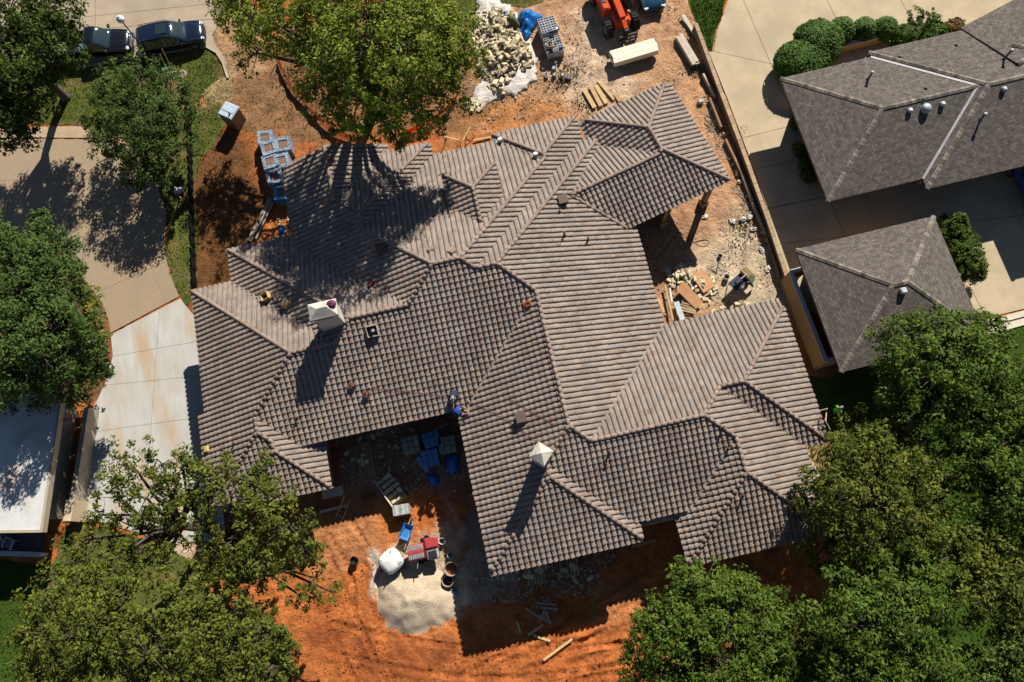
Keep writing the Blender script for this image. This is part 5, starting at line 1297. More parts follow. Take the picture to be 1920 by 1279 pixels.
def lumpy(name, label, cat, px, h, material, res=0.16, fold=1.0, seed=0, z0=0.0, kind=None, edge=0.6):
    P = pole(ats(px)); xs_ = np.arange(min(p[0] for p in P) - .2, max(p[0] for p in P) + .2, res); ys_ = np.arange(min(p[1] for p in P) - .2, max(p[1] for p in P) + .2, res)
    X, Y = np.meshgrid(xs_, ys_); d = sdf(P, X, Y) + (vnoise(X, Y, .5, seed) - .5) * .35
    e = np.clip(d / edge, 0, 1); n = fbm(X, Y, .9, seed + 2); rg = np.abs(fbm(X, Y, .5, seed + 9) - .5) * 2
    Z = z0 + (.015 if cat not in ('sand', 'rubble') else -.10 + .10 * np.clip(d / .5, 0, 1)) + h * (e * e * (3 - 2 * e) if cat != 'sand' else e) * ((.45 + .55 * n if cat != 'sand' else .62 + .30 * n + .10 * fbm(X, Y, .35, seed + 5)) + fold * (.35 - rg) * .6)
    ok = d > -.02; idx_ = -np.ones(X.shape, int); idx_[ok] = np.arange(ok.sum())
    V = np.stack([X[ok], Y[ok], Z[ok]], 1); cx, cy = V[:, 0].mean(), V[:, 1].mean(); V[:, 0] -= cx; V[:, 1] -= cy
    q = np.stack([idx_[:-1, :-1], idx_[:-1, 1:], idx_[1:, 1:], idx_[1:, :-1]], -1).reshape(-1, 4); q = q[(q >= 0).all(1)]
    me = np_mesh(name, V, q, smooth=True); me.materials.append(material); o = obj(name, me); o.location = (cx, cy, 0)
    if cat not in ('sand', 'rubble'):
        md = o.modifiers.new('thickness', 'SOLIDIFY'); md.thickness = 0.03; md.offset = -1
    return tagit(o, label, cat, kind=kind)
lumpy('plastic_sheet', 'crumpled white plastic sheet under the pale stones', 'sheet', [(898, -12), (922, -8), (958, 10), (972, 28), (990, 52), (1000, 88), (1012, 110), (1008, 150), (968, 188), (945, 180), (900, 212), (872, 205), (880, 175), (900, 150), (884, 100), (876, 60), (890, 25)], .22, M_sheet, seed=3, fold=1.4)
lumpy('blue_tarp', 'bright blue tarp crumpled beside the stone heap', 'tarp', [(968, 30), (985, 18), (1010, 22), (1020, 36), (1003, 52), (992, 72), (985, 80), (972, 62), (970, 45)], .7, M_tarp, seed=12, fold=2.0, edge=.5, z0=.1)
lumpy('blue_tarp', 'small blue tarp scrap lying on the stones', 'tarp', [(938, 30), (955, 25), (958, 36), (942, 40)], .9, M_tarp, seed=15, fold=1.5, edge=.3, z0=.2)
lumpy('net_heap', 'heap of olive green netting between stones and blue tarp', 'netting', [(940, 40), (962, 32), (978, 46), (982, 58), (966, 62), (948, 52)], .85, M_net, seed=18, fold=1.2, edge=.5, z0=.1)
# stones
def stone_mesh(seed, mt):
    r = random.Random(seed); m_ = MB(); sx, sy, sz = r.uniform(.34, .62), r.uniform(.22, .36), r.uniform(.18, .28)
    m_.box((0, 0, 0), (sx, sy, sz), bev=r.uniform(.015, .05)); m_.v = [(x + r.uniform(-.03, .03), y + r.uniform(-.03, .03), z + r.uniform(-.02, .02)) for x, y, z in m_.v]
    return m_.mesh('stone_block', mt)
SM = [stone_mesh(i, M_stone) for i in range(12)]
SP = pole(ats([(893, 25), (930, 18), (960, 22), (968, 40), (972, 60), (985, 78), (1000, 95), (1003, 112), (985, 140), (962, 150), (955, 182), (925, 178), (908, 150), (892, 120), (882, 85), (884, 50)]))
sx_ = [p[0] for p in SP]; sy_ = [p[1] for p in SP]; cnt = 0; tries = 0
while cnt < 298 and tries < 6000:
    tries += 1; x, y = random.uniform(min(sx_), max(sx_)), random.uniform(min(sy_), max(sy_))
    d = float(sdf(SP, np.array([x]), np.array([y]))[0])
    if d < 0: continue
    if y < at(950, 150).y and random.random() < .45: continue
    hh = min(d, 1.7) * .62; z = .12 + hh * random.uniform(.55, 1.0)
    o = obj('stone_block', SM[cnt % 12]); o.location = (x, y, z); s_ = random.uniform(.5, 1.0); o.scale = (s_, s_, s_)
    o.rotation_euler = (random.uniform(-.7, .7), random.uniform(-.7, .7), random.uniform(0, 6.28))
    tagit(o, 'pale cream stone block in the loose heap on white sheet', 'stone', 'stones heaped on the plastic sheet'); cnt += 1
lumpy('rubble', 'finer stone rubble filling the heap of pale blocks', 'rubble', [(895, 30), (960, 26), (968, 60), (998, 98), (982, 138), (955, 148), (925, 160), (900, 130), (886, 80)], 0.8, M_stone, seed=30, fold=.8, edge=1.6, kind='stuff')
for i in range(16):
    p_ = at(random.uniform(872, 905), random.uniform(186, 208)); o = obj('stone_block', SM[i % 12]); o.location = (p_.x, p_.y, .12); o.rotation_euler = (random.uniform(-.3, .3), random.uniform(-.3, .3), random.uniform(0, 6)); o.scale = (.8, .8, .8)
    tagit(o, 'pale stone block in the small cluster near the orange netting', 'stone', 'stones near the orange netting')
def pallet(root, w_=1.1, l_=1.1, mt=M_pal):
    for y in (-.46, 0, .46): MB().box((0, y * l_, .05), (w_, .09, .10)).build('stringer', mt, root)
    n = 6
    for i in range(n): MB().box((-w_ / 2 + w_ * (i + .5) / n, 0, .115), (w_ / n * .68, l_, .025)).build('slat', mt, root)
# concrete block stacks
def hollow_block():
    m_ = MB()
    for y in (-.085, .085): m_.box((0, y, 0), (.40, .032, .19))
    for x in (-.184, 0, .184): m_.box((x, 0, 0), (.032, .138, .188))
    return m_.mesh('hollow_block', M_block)
HB = hollow_block()
def block_stack(label, px, py, z, rz, nx, ny, layers, skip=0):
    c = at(px, py, z); t_ = thing('block_stack', label, 'blocks', (c.x, c.y, 0), rz); pallet(t_, nx * .41, ny * .21)
    for k_ in range(layers):
        for i in range(nx):
            for j in range(ny):
                if k_ == layers - 1 and (i * 7 + j * 3) % 11 < skip: continue
                o = obj('hollow_block', HB, t_); o.location = ((i - (nx - 1) / 2) * .41 + random.uniform(-.004, .004), (j - (ny - 1) / 2) * .205, .235 + k_ * .197)
    return t_
ra = ang((1010, 36), (1036, 29), .9)
block_stack('tall stack of grey hollow blocks beside the blue tarp', 1027, 44, 1.2, ra, 3, 6, 5)
bs2 = block_stack('lower stack of hollow blocks with dark plastic wrap and a hose reel', 1038, 82, .9, ra, 3, 6, 4, 4)
c = at(1031, 84, 1.05)
hr_ = thing('hose_reel', 'round tan cable coil lying on the lower block stack', 'coil', (c.x, c.y, 1.03), 0)
for r_, z_ in ((.17, .03), (.22, .05), (.27, .03), (.22, .10)): MB().tube([(r_ * math.cos(a_), r_ * math.sin(a_), z_) for a_ in np.linspace(0, 6.2832, 25)], .035, 6).build('winding', mat('tan_hose', (0.40, 0.32, 0.19), rough=.7), hr_)
lumpy('plastic_wrap', 'torn dark plastic wrap over the lower block stack', 'wrap', [(1024, 68), (1048, 64), (1052, 78), (1040, 80), (1028, 84)], .12, mat('dark_film', (0.05, 0.07, 0.11), rough=.25, spec=.7), seed=44, z0=.98, edge=.3)
for i, (px, py) in enumerate(((1040, 120), (1041, 128), (1037, 131), (1024, 143), (1054, 144), (1066, 147), (1039, 143))):
    c = at(px, py); o = obj('hollow_block', HB); o.location = (c.x, c.y, .1); o.rotation_euler = (0, 0 if i % 2 else 1.4, random.uniform(0, 3)); tagit(o, 'loose grey hollow block lying on the ground below the block stacks', 'block', 'loose blocks below the stacks')
# wrapped tile pallets
PK = [(495, 255, 'topmost of the cluster'), (529, 268, 'beside the roof end of the cluster'), (504, 277, 'third in the cluster'), (527, 300, 'pressed against the tiled eave'), (506, 302, 'in the middle of the cluster'), (514, 331, 'second from the bottom of the row'), (526, 358, 'bright blue one at the bottom of the row')]
M_roofstack = mat('stacked_tiles', (0.24, 0.15, 0.11), (0.16, 0.10, 0.075), scale=9, rough=.9)
M_bwrap = mat('bluish_wrap', (0.05, 0.26, 0.52), (0.04, 0.16, 0.36), scale=7, rough=.25, spec=.7)
for i, (px, py, wh) in enumerate(PK):
    c = at(px, py, 1.15); t_ = thing('wrapped_pallet', 'plastic wrapped pallet of roof tiles, ' + wh, 'pallet', (c.x, c.y, 0), ang((480, 250), (512, 242)) + random.uniform(-.12, .12), 'wrapped tile pallets by the roof')
    pallet(t_); mw = M_bwrap if i == 6 else M_wrap; hgt = random.uniform(.8, 1.05)
    for a_ in range(4):
        for b_ in range(3): MB().box((-.36 + a_ * .24, -.33 + b_ * .33, .13 + hgt / 2), (.225, .31, hgt - random.uniform(0, .05))).build('tile_bundle', M_roofstack, t_)
    for sx, sy, w_, l_ in ((0, .53, 1.1, .03), (0, -.53, 1.1, .03), (.53, 0, .03, 1.03), (-.53, 0, .03, 1.03)): MB().box((sx, sy, .13 + hgt / 2), (w_, l_, hgt + .06), bev=.01).build('wrap_side', mw, t_)
    for sx, sy, w_, l_ in ((0, .42, 1.08, .24), (0, -.42, 1.08, .24), (.42, 0, .24, .62), (-.42, 0, .24, .62)): MB().box((sx, sy, .15 + hgt), (w_, l_, .03), bev=.01).build('wrap_flap', mw, t_)
# portable toilet
c = at(428, 207, 1.6); rt = ang((420.2, 186.6), (447, 198.3), 1.9)
pt_ = thing('portable_toilet', 'brown portable toilet with pale blue roof beside the lawn', 'toilet', (c.x, c.y, -.02), rt)
M_tan = mat('brown_plastic', (0.26, 0.17, 0.10), (0.21, 0.135, 0.08), scale=4, rough=.6); M_pb = mat('pale_blue_roof', (0.42, 0.50, 0.58), (0.34, 0.42, 0.5), scale=4, rough=.45)
MB().box((0, 0, .8), (1.06, 1.06, 1.55), bev=.04).build('cabin', M_tan, pt_); MB().box((0, -.545, .8), (.72, .03, 1.4), bev=.01).build('door', mat('brown_door', (0.20, 0.125, 0.07), rough=.6), pt_)
rf_ = MB().box((0, 0, 1.61), (1.16, 1.16, .10), top=.94, bev=.03).build('roof', M_pb, pt_); MB().box((0, 0, 1.67), (.95, .3, .05), bev=.02).build('roof_rib', M_pb, rf_); MB().cyl((.3, -.25, 1.6), (.3, -.25, 1.82), .06, n=10).build('vent_stack', M_dark, rf_)
# orange safety fence
FP = [(521, 116), (528, 135), (543, 165), (560, 186), (585, 215), (608, 240), (632, 258), (660, 266)]
FP2 = [(752, 256), (780, 246), (812, 228), (835, 210), (852, 190), (858, 172)]
def orange_fence(FP, label):
    fo = thing('safety_fence', label, 'fence')
    fpt = [at(*p_, 0) for p_ in FP]
    for i, p_ in enumerate(fpt):
        if i % 2 == 0: MB().beam((p_.x, p_.y, -.1), (p_.x + random.uniform(-.08, .08), p_.y, 1.1), .05, .05).build('stake', M_woodgrey, fo)
    for a_, b_ in zip(fpt, fpt[1:]):
        m_ = MB(); sub = 6
        for k_ in range(sub):
            P, Q = a_.lerp(b_, k_ / sub), a_.lerp(b_, (k_ + 1) / sub)
            s0, s1 = -.18 * math.sin(math.pi * k_ / sub), -.18 * math.sin(math.pi * (k_ + 1) / sub)
            for r_ in range(6):
                z = .10 + r_ * .13; m_.beam((P.x + .05 * r_, P.y, z + s0 * r_ / 6), (Q.x + .05 * r_, Q.y, z + s1 * r_ / 6), .012, .085)
            m_.beam((P.x, P.y, .08), (P.x + .25, P.y, .78 + s0), .012, .03)
        m_.build('net_panel', M_net_or, fo)
orange_fence(FP, 'sagging orange plastic safety fence curving down beside the big bright tree')
orange_fence(FP2, 'short torn piece of orange safety fence near the stone heap')
# black silt fence
SF = [(354, 190), (358, 240), (361, 300), (362, 350), (364, 410), (366, 470), (369, 540)]
sf = thing('silt_fence', 'black silt fence standing between lawn and brown mulch', 'fence'); spt = [at(*p_, 0) for p_ in SF]
for a_, b_ in zip(spt, spt[1:]):
    m_ = MB(); n_ = 8
    for k_ in range(n_):
        P, Q = a_.lerp(b_, k_ / n_), a_.lerp(b_, (k_ + 1) / n_); w0, w1 = .05 * math.sin(k_ * 2.1), .05 * math.sin(k_ * 2.1 + 2.1)
        m_.beam((P.x + w0, P.y, .28), (Q.x + w1, Q.y, .28), .03, .72)
    m_.build('fabric', M_silt, sf)
    MB().beam((a_.x - .05, a_.y, -.1), (a_.x - .05, a_.y, .95), .045, .045).build('stake', M_woodgrey, sf)
# lamp post
c = at(285, 111, 0); hd_ = at(236, 34, 3.6); lp = thing('street_lamp', 'black lamp post with white globe between the parked cars', 'lamp', (c.x, c.y, 0))
MB().tube([(0, 0, 0), (0, 0, .5), (.0, 0, 4.2)], [.09, .06, .045], 10).build('post', M_dark, lp, True); MB().cyl((0, 0, 0), (0, 0, .3), .15, .10, n=12).build('base', M_dark, lp)
MB().ell((0, 0, 4.45), (.27, .27, .27), 18, 12).build('globe', mat('white_globe', (0.8, 0.82, 0.84), rough=.25), lp, True); MB().cyl((0, 0, 4.68), (0, 0, 4.76), .12, .05, n=12).build('finial', mat('pale_finial', (0.6, 0.62, 0.65), rough=.4), lp)
# lawn bits
c = at(342, 139, 0); mh = thing('manhole_cover', 'round grey utility cover in the lawn', 'cover', (c.x, c.y, 0)); MB().cyl((0, 0, -.05), (0, 0, .05), .34, n=24).build('rim', M_kerb, mh); MB().cyl((0, 0, 0), (0, 0, .06), .28, n=24).build('lid', mat('tan_lid', (0.30, 0.235, 0.17), rough=.8), mh)
c = at(313, 136, 0); gu = thing('utility_marker', 'green utility box with two leaning wooden stakes on the lawn', 'marker', (c.x, c.y, 0)); MB().box((0, 0, .2), (.42, .34, .45), bev=.04).build('box', mat('green_utility', (0.12, 0.30, 0.2), rough=.5), gu); MB().beam((.05, .1, 0), (.2, .5, 1.4), .05, .03).build('stake', M_wood, gu); MB().beam((.45, 0, 0), (.6, .5, 1.9), .05, .03).build('stake', M_wood, gu); MB().beam((-.2, -.1, .06), (.75, -.15, .06), .09, .05).build('cross_board', M_wood, gu)
# boards: (px0, px1, z, width, thickness, material)
def board(p0, p1, z, w_, h_, mt, label, grp=None, name='board', z1=None):
    a_, b_ = at(*p0, z), at(*p1, z if z1 is None else z1); mid = (a_ + b_) / 2; L_ = (b_ - a_).length
    o = MB().beam(a_ - mid, b_ - mid, w_, h_).build(name, mt); o.location = mid
    return tagit(o, label, 'board', grp)
for p0, p1 in (((1003, 1131), (1044, 1134)), ((1013, 1139), (1046, 1143)), ((986, 1141), (1018, 1163)), ((1008, 1154), (1033, 1168)), ((1016, 1163), (1029, 1146)), ((1011, 1168), (1021, 1143)), ((1022, 1146), (1031, 1166))):
    board(p0, p1, .06 + random.uniform(0, .1), .13, .04, M_woodgrey, 'weathered board in the crossed heap within the house shadow', 'boards in the house shadow')
for p0, p1, lb in (((969, 1165), (976, 1187), 'short board standing out at the edge of the house shadow'), ((990, 1191), (1018, 1172), 'half lit board crossing the edge of the house shadow'), ((999, 1191), (1032, 1202), 'pale board lying in the sun beside the crossed heap'), ((1019, 1238), (1073, 1198), 'longest pale board lying alone on the red soil')):
    board(p0, p1, .07, .14, .05, M_wood, lb)
board((1184, 1026), (1229, 1013), .5, .12, .06, M_wood, 'yellow board propped under the south west gable corner')
lumber_n = [((1095, 168), (1115, 202)), ((1108, 163), (1127, 199)), ((1117, 160), (1137, 194)), ((1121, 152), (1151, 187))]
for i, (p0, p1) in enumerate(lumber_n): board(p0, p1, .12, .30 if i < 3 else .16, .1, M_wood, ['wide yellow timber at the rubble end of the row by the north eave', 'second wide yellow timber of the row by the north eave', 'third wide yellow timber of the row by the north eave', 'narrow yellow timber next to the orange plywood offcut'][i], 'timbers by the north eave', 'timber')
board((1155, 178), (1163, 190), .1, .3, .1, M_ply, 'short orange plywood offcut beside the north eave')
# lumber by the driveway wall
def stack(label, p0, p1, z, nw, nh, w_, h_, mt, cat='lumber'):
    a_, b_ = at(*p0, z), at(*p1, z); mid = (a_ + b_) / 2; L_ = (b_ - a_).length; t_ = thing('lumber_stack', label, cat, (mid.x, mid.y, 0), math.atan2(b_.y - a_.y, b_.x - a_.x))
    for k_ in (-.35, .35): MB().box((L_ * k_, 0, .05), (.09, nw * w_, .1)).build('bearer', M_pal, t_)
    for i in range(nh):
        for j in range(nw): MB().box((random.uniform(-.12, .12), (j - (nw - 1) / 2) * w_, .1 + h_ * (i + .5)), (L_, w_ * .96, h_ * .94)).build('board', mt, t_)
    return t_
M_palew = mat('pale_lumber', (0.55, 0.48, 0.37), (0.46, 0.39, 0.29), scale=4, rough=.8, objvar=.12)
stack('pale lumber stack lying beside the driveway wall', (1273, 66), (1304, 118), .4, 2, 4, .28, .09, M_palew)
board((1280, 28), (1307, 70), .25, .28, .07, M_palew, 'single wide pale board leaning along the driveway wall')
board((1264, 78), (1274, 94), .06, .16, .05, M_wood, 'short yellow board beside the pale lumber stack')
for i, (p0, p1) in enumerate((((1318, 140), (1341, 182)), ((1360, 262), (1392, 330)), ((1392, 330), (1410, 378)), ((1330, 185), (1352, 240)), ((1410, 380), (1436, 440)), ((1438, 445), (1462, 520)))):
    board(p0, p1, .22, .14, .3, mat('form_board', (0.28, 0.17, 0.10), (0.2, 0.12, 0.07), scale=4, rough=.9) if i % 2 else M_woodgrey, ['grey form board beside the pale lumber stack at the driveway wall', 'brown form board beside the north east wing corner', 'grey form board just past the north east wing corner', 'brown form board between lumber stack and north east wing', 'grey form board beside the short black cable curl', 'brown form board at the garage end of the driveway wall'][i], 'form boards along the wall', 'form_board')
for i in range(26):
    t = random.random(); px = 1325 + t * 140 + random.uniform(-8, 6); py = 165 + t * 370; c = at(px, py)
    o = obj('rubble_chunk', SM[i % 12] if i % 3 else stone_mesh(60, M_stone2)); o.location = (c.x, c.y, .06); o.rotation_euler = (random.random(), random.random(), random.random() * 6); s_ = random.uniform(.35, .7); o.scale = (s_, s_, s_)
    tagit(o, 'small stone chunk scattered along the foot of the driveway wall', 'stone', 'chunks along the driveway wall')
c = at(1313, 193); o = MB().box((0, 0, .16), (.34, .28, .32), bev=.02).build('white_block', M_stucco); o.location = c; tagit(o, 'small white block alone on the soil beside the north east wing', 'block')
# timbers west of the house
for i, (p0, p1) in enumerate((((508, 372), (468, 452)), ((512, 380), (480, 448)))): board(p0, p1, .2, .35 if i == 0 else .12, .12, M_woodgrey, ['wide grey plank leading down from the wrapped pallets', 'narrow grey plank beside the wide one'][i])
lumpy('blue_tarp', 'small crumpled blue tarp beside the north west eave', 'tarp', [(516, 422), (530, 418), (536, 440), (524, 446)], .35, M_tarp, seed=51, edge=.3, fold=1.6)
for i in range(26):
    c = at(random.uniform(518, 556), random.uniform(408, 446)); o = obj('rubble_chunk', SM[i % 12]); o.location = (c.x, c.y, .05); o.scale = (.45, .45, .45); o.rotation_euler = (random.random(), random.random(), random.random() * 6)
    tagit(o, 'small pale scrap lying by the north west eave', 'scrap', 'scraps by the north west eave')
# sawhorses by the north eave
def sawhorse(px, py, rz, label):
    c = at(px, py); t_ = thing('sawhorse', label, 'sawhorse', (c.x, c.y, 0), rz); MB().box((0, 0, .78), (1.2, .09, .09)).build('top_rail', M_wood, t_)
    for x in (-.5, .5):
        for y in (-.32, .32): MB().beam((x, y, 0), (x * .9, 0, .76), .05, .04).build('leg', M_wood, t_)
        MB().beam((x * .95, -.2, .3), (x * .95, .2, .3), .04, .04).build('brace', M_wood, t_)
sawhorse(877, 262, .9, 'wooden sawhorse beside the pale north eave'); sawhorse(848, 270, -.5, 'wooden sawhorse under the edge of the big bright tree')
board((888, 263), (920, 257), .1, .12, .06, M_wood, 'wooden board between the sawhorse and small north gable')
# ---------------- south court
lumpy('sand_pile', 'big pale sand pile beside the mortar mixer', 'sand', [(706, 1090), (720, 1065), (760, 1060), (820, 1060), (850, 1095), (866, 1140), (845, 1165), (800, 1188), (760, 1196), (725, 1180), (705, 1140)], 1.45, M_sand, seed=70, fold=.12, edge=2.9, res=.11)
c = at(733, 1052, .7); sk = thing('bulk_bag', 'white bulk bag of sand standing by the sand pile', 'bag', (c.x, c.y, 0), .5)
bm_ = MB(); secs = []
for z, r_ in ((0, .52), (.15, .62), (.5, .68), (.85, .66), (1.0, .58), (1.08, .40), (1.1, .15)):
    n_ = 16; secs.append([(r_ * (abs(math.cos(a_)) ** .6) * (1 if math.cos(a_) > 0 else -1) * (1 + .04 * math.sin(5 * a_)), r_ * (abs(math.sin(a_)) ** .6) * (1 if math.sin(a_) > 0 else -1), z + .03 * math.sin(3 * a_)) for a_ in np.linspace(0, 2 * math.pi, n_, endpoint=False)])
smooth_angle(loft(secs).build('sack', M_wplas, sk), 60)
for sx in (-1, 1):
    for sy in (-1, 1): MB().tube([(sx * .5, sy * .5, .9), (sx * .42, sy * .42, 1.2), (sx * .3, sy * .3, 1.02)], .025, 5).build('lift_loop', mat('grey_webbing', (0.4, 0.4, 0.42), rough=.8), sk)
c = at(789, 1032, .8); mxr = thing('mortar_mixer', 'red towable mortar mixer standing on pale sand', 'mixer', (c.x, c.y, 0), ang((768, 1036), (812, 1026)))
dr = MB(); dr.cyl((-.75, -.05, .85), (.25, -.05, .85), .48, n=20); dr.build('drum', M_redp, mxr, False)
MB().box((-.25, -.05, 1.28), (.92, .80, .06), bev=.01).build('drum_grate', M_greym, mxr)
for i in range(7): MB().box((-.6 + i * .12, -.05, 1.325), (.03, .74, .03)).build('grate_bar', M_steel, mxr)
MB().box((.72, .28, .95), (.75, .62, .62), bev=.06).build('engine_hood', M_redp, mxr); MB().box((.70, -.38, .85), (.72, .6, .5), bev=.05).build('engine', M_greym, mxr); MB().box((.70, -.38, 1.12), (.5, .4, .06)).build('air_cleaner', M_black, mxr)
for y in (-.62, .62):
    w_ = MB().cyl((.3, y - .08, .3), (.3, y + .08, .3), .3, n=16).build('wheel', M_tyre, mxr); MB().cyl((.3, y * 1.14, .3), (.3, y * 1.1, .3), .16, n=10).build('rim', M_rim, w_)
MB().beam((-.8, 0, .42), (1.1, 0, .42), .1, .1).build('frame', M_redp, mxr); MB().beam((-.8, 0, .42), (-1.75, .05, .38), .08, .08).build('tow_bar', M_greym, mxr)
MB().beam((-.2, -.5, 1.0), (-.35, -1.0, 1.1), .05, .05).build('dump_handle', M_steel, mxr)
MB().box((-.2, -.65, .35), (.3, .25, .5)).build('stand', M_black, mxr)
M_blueb = mat('blue_steel_tray', (0.03, 0.20, 0.50), (0.03, 0.15, 0.4), scale=8, rough=.45)
def wheelbarrow(label, px, py, rz, tray=M_blueb):
    c = at(px, py, .4); t_ = thing('wheelbarrow', label, 'wheelbarrow', (c.x, c.y, 0), rz)
    vs = [(-.30, -.22, .38), (.32, -.16, .36), (.32, .16, .36), (-.30, .22, .38), (-.42, -.34, .64), (.52, -.30, .62), (.52, .30, .62), (-.42, .34, .64)]
    o = MB().add(vs, [(0, 1, 2, 3), (0, 4, 5, 1), (1, 5, 6, 2), (2, 6, 7, 3), (3, 7, 4, 0)]).build('tray', tray, t_); o.modifiers.new('thickness', 'SOLIDIFY').thickness = .02
    w_ = MB().cyl((.72, -.05, .2), (.72, .05, .2), .2, n=16).build('wheel', M_tyre, t_); MB().cyl((.72, -.06, .2), (.72, .06, .2), .09, n=10).build('rim', M_rim, w_)
    for y in (-.2, .2): MB().tube([(.72, y * .4, .2), (.1, y * .9, .34), (-.95, y * 1.4, .55)], .02, 6).build('handle', M_woodgrey, t_); MB().beam((-.25, y, .36), (-.35, y, 0), .04, .04).build('leg', M_steel, t_)
wheelbarrow('blue wheelbarrow between tile bundle and mortar mixer', 762, 999, 1.0)
M_tub = mat('tan_drum', (0.46, 0.33, 0.22), (0.38, 0.265, 0.175), scale=5, rough=.7); M_rustw = mat('rusty_water', (0.16, 0.05, 0.022), rough=.3)
bucket('small white bucket above the round tan drum', at(845, 1041, .3) * 1, .21, .4, M_wplas, M_mortar)
bucket('round tan drum of rusty water at the sand edge', Vector((*at(846, 1067, .6)[:2], 0)), .42, .75, M_tub, M_rustw, name='drum', cat='drum')
bucket('round drum of dark water below the tan drum', Vector((*at(840, 1089, .2)[:2], 0)), .36, .4, M_tub, mat('dark_water', (0.03, 0.025, 0.03), rough=.15), name='drum', cat='drum')
bucket('grey bucket beside the red mixer hood', Vector((*at(800, 1009, .2)[:2], 0)), .19, .36, M_greym, M_dark)
bucket('pale bucket with dark contents right of the mixer hood', Vector((*at(829, 1015, .2)[:2], 0)), .2, .36, M_wplas, M_dark)
bucket('black bucket alone on the orange soil', Vector((*at(665, 1051, .2)[:2], 0)), .25, .42, M_black, M_dark)
for o in bpy.data.objects:
    if o.get('category') in ('bucket', 'drum') and 'pickup' not in o['label']: o.location.z = 0
lumpy('blue_tarp', 'pale blue tarp spread at the edge of the sand', 'tarp', [(826, 1128), (834, 1112), (850, 1098), (858, 1102), (860, 1112), (846, 1124)], .16, mat('faded_blue_tarp', (0.10, 0.24, 0.42), (0.16, 0.26, 0.36), scale=4, rough=.6), seed=77, edge=.3)
# stone pallet and tile bundle
c = at(733, 916, .7); t_ = thing('stone_pallet', 'long crate of cut stone blocks in the south court', 'crate', (c.x, c.y, 0), ang((715, 900), (742, 938)))
MB().box((0, .0, .2), (1.9, 1.0, .4)).build('crate_base', M_pal, t_); MB().box((0, -.55, .55), (2.1, .08, .6)).build('side_board', M_palew, t_)
for i in range(14): o = obj('stone', SM[i % 12], t_); o.location = (-.75 + (i % 5) * .37, -.3 + (i // 5) * .33, .52 + random.uniform(0, .1)); o.rotation_euler = (0, 0, random.choice((0, 1.57)) + random.uniform(-.1, .1)); o.scale = (.75, .75, .8)
c = at(752, 956, .7); t_ = thing('tile_bundle', 'strapped bundle of grey roof tiles standing on the red soil', 'bundle', (c.x, c.y, 0), ang((738, 955), (766, 950))); pallet(t_, 1.0, .7)
for i in range(5): MB().box((-.4 + i * .2, 0, .5), (.185, .62, .74)).build('tile_column', M_block if i % 2 else M_stone2, t_)
for x in (-.3, .1): MB().box((x, 0, .88), (.03, .66, .01)).build('strap', M_wplas, t_)
MB().box((.08, .05, .885), (.12, .1, .012)).build('green_tag', mat('green_tag', (0.05, 0.45, 0.12), rough=.5), t_)
# pallets in shade: each with its things
for i, (px, py, lb) in enumerate(((1005, 1078, 'empty pallet with a few tiles by the gable corner shade'), (1067, 1064, 'empty pallet with loose stones under the gable eave'), (683, 862, 'long crate of offcuts in the shaded court'), (772, 835, 'pallet of tiles in the shaded court by the eave'), (840, 835, 'tile pallet against the shaded west wall'), (811, 826, 'blue wrapped tile pallet in the shaded court'), (808, 860, 'blue wrapped pallet sunk in the court shade'))):
    c = at(px, py, .3); t_ = thing('pallet', lb, 'pallet', (c.x, c.y, 0), .0 + random.uniform(-.15, .15)); pallet(t_, 1.2 if i != 2 else 1.0, 1.1 if i != 2 else 2.2)
    if i in (0, 1, 2):
        for k_ in range(5): o = obj('stone', SM[k_], t_); o.location = (random.uniform(-.4, .4), random.uniform(-.4, .4), .22); o.rotation_euler = (0, 0, random.random() * 6); o.scale = (.7, .7, .6)
    else:
        for a_ in range(3):
            for b_ in range(3): MB().box((-.36 + a_ * .36, -.33 + b_ * .33, .13 + .35), (.33, .31, .7)).build('tile_bundle', M_bwrap if i >= 5 else M_stone2, t_)
lumpy('blue_tarp', 'blue tarp bag catching the sun at the edge of the court shade', 'tarp', [(796, 898), (804, 884), (826, 890), (826, 905), (815, 915)], .6, M_tarp, seed=91, edge=.3, fold=1.2)
lumpy('blue_tarp', 'dark blue tarp heaped against the shaded court wall', 'tarp', [(836, 850), (862, 845), (866, 880), (846, 895), (832, 880)], .5, M_tarp, seed=95, edge=.4, fold=1.2)
board((782, 858), (802, 884), .3, .3, .05, mat('pale_blue_board', (0.3, 0.42, 0.55), rough=.5), 'pale blue board leaning into the court shade')
board((818, 806), (838, 794), .3, .2, .06, M_woodgrey, 'grey board in the deep shade below the two roofers')
board((604, 928), (643, 919), 1.0, .55, .1, M_palew, 'pale scaffold plank beside the south west wing eave', name='scaffold_plank'); board((600, 960), (650, 948), .1, .16, .1, M_palew, 'pale sill board lying below the scaffold plank')
def ladder(p0, p1, label):
    a_, b_ = at(*p0, .05), at(*p1, .9); d = (b_ - a_); L_ = d.length; t_ = thing('ladder', label, 'ladder', a_, math.atan2(d.y, d.x)); pit = math.asin(d.z / L_); X = Vector((math.cos(pit), 0, math.sin(pit)))
    for y in (-.22, .22): MB().beam(Vector((0, y, 0)), X * L_ + Vector((0, y, 0)), .04, .08).build('rail', M_wood, t_)
    for i in range(int(L_ / .35)): q = X * (.2 + i * .35); MB().beam(q + Vector((0, -.22, 0)), q + Vector((0, .22, 0)), .035, .035).build('rung', M_wood, t_)
ladder((636, 972), (651, 934), 'yellow wooden ladder frame leaning in the south court')
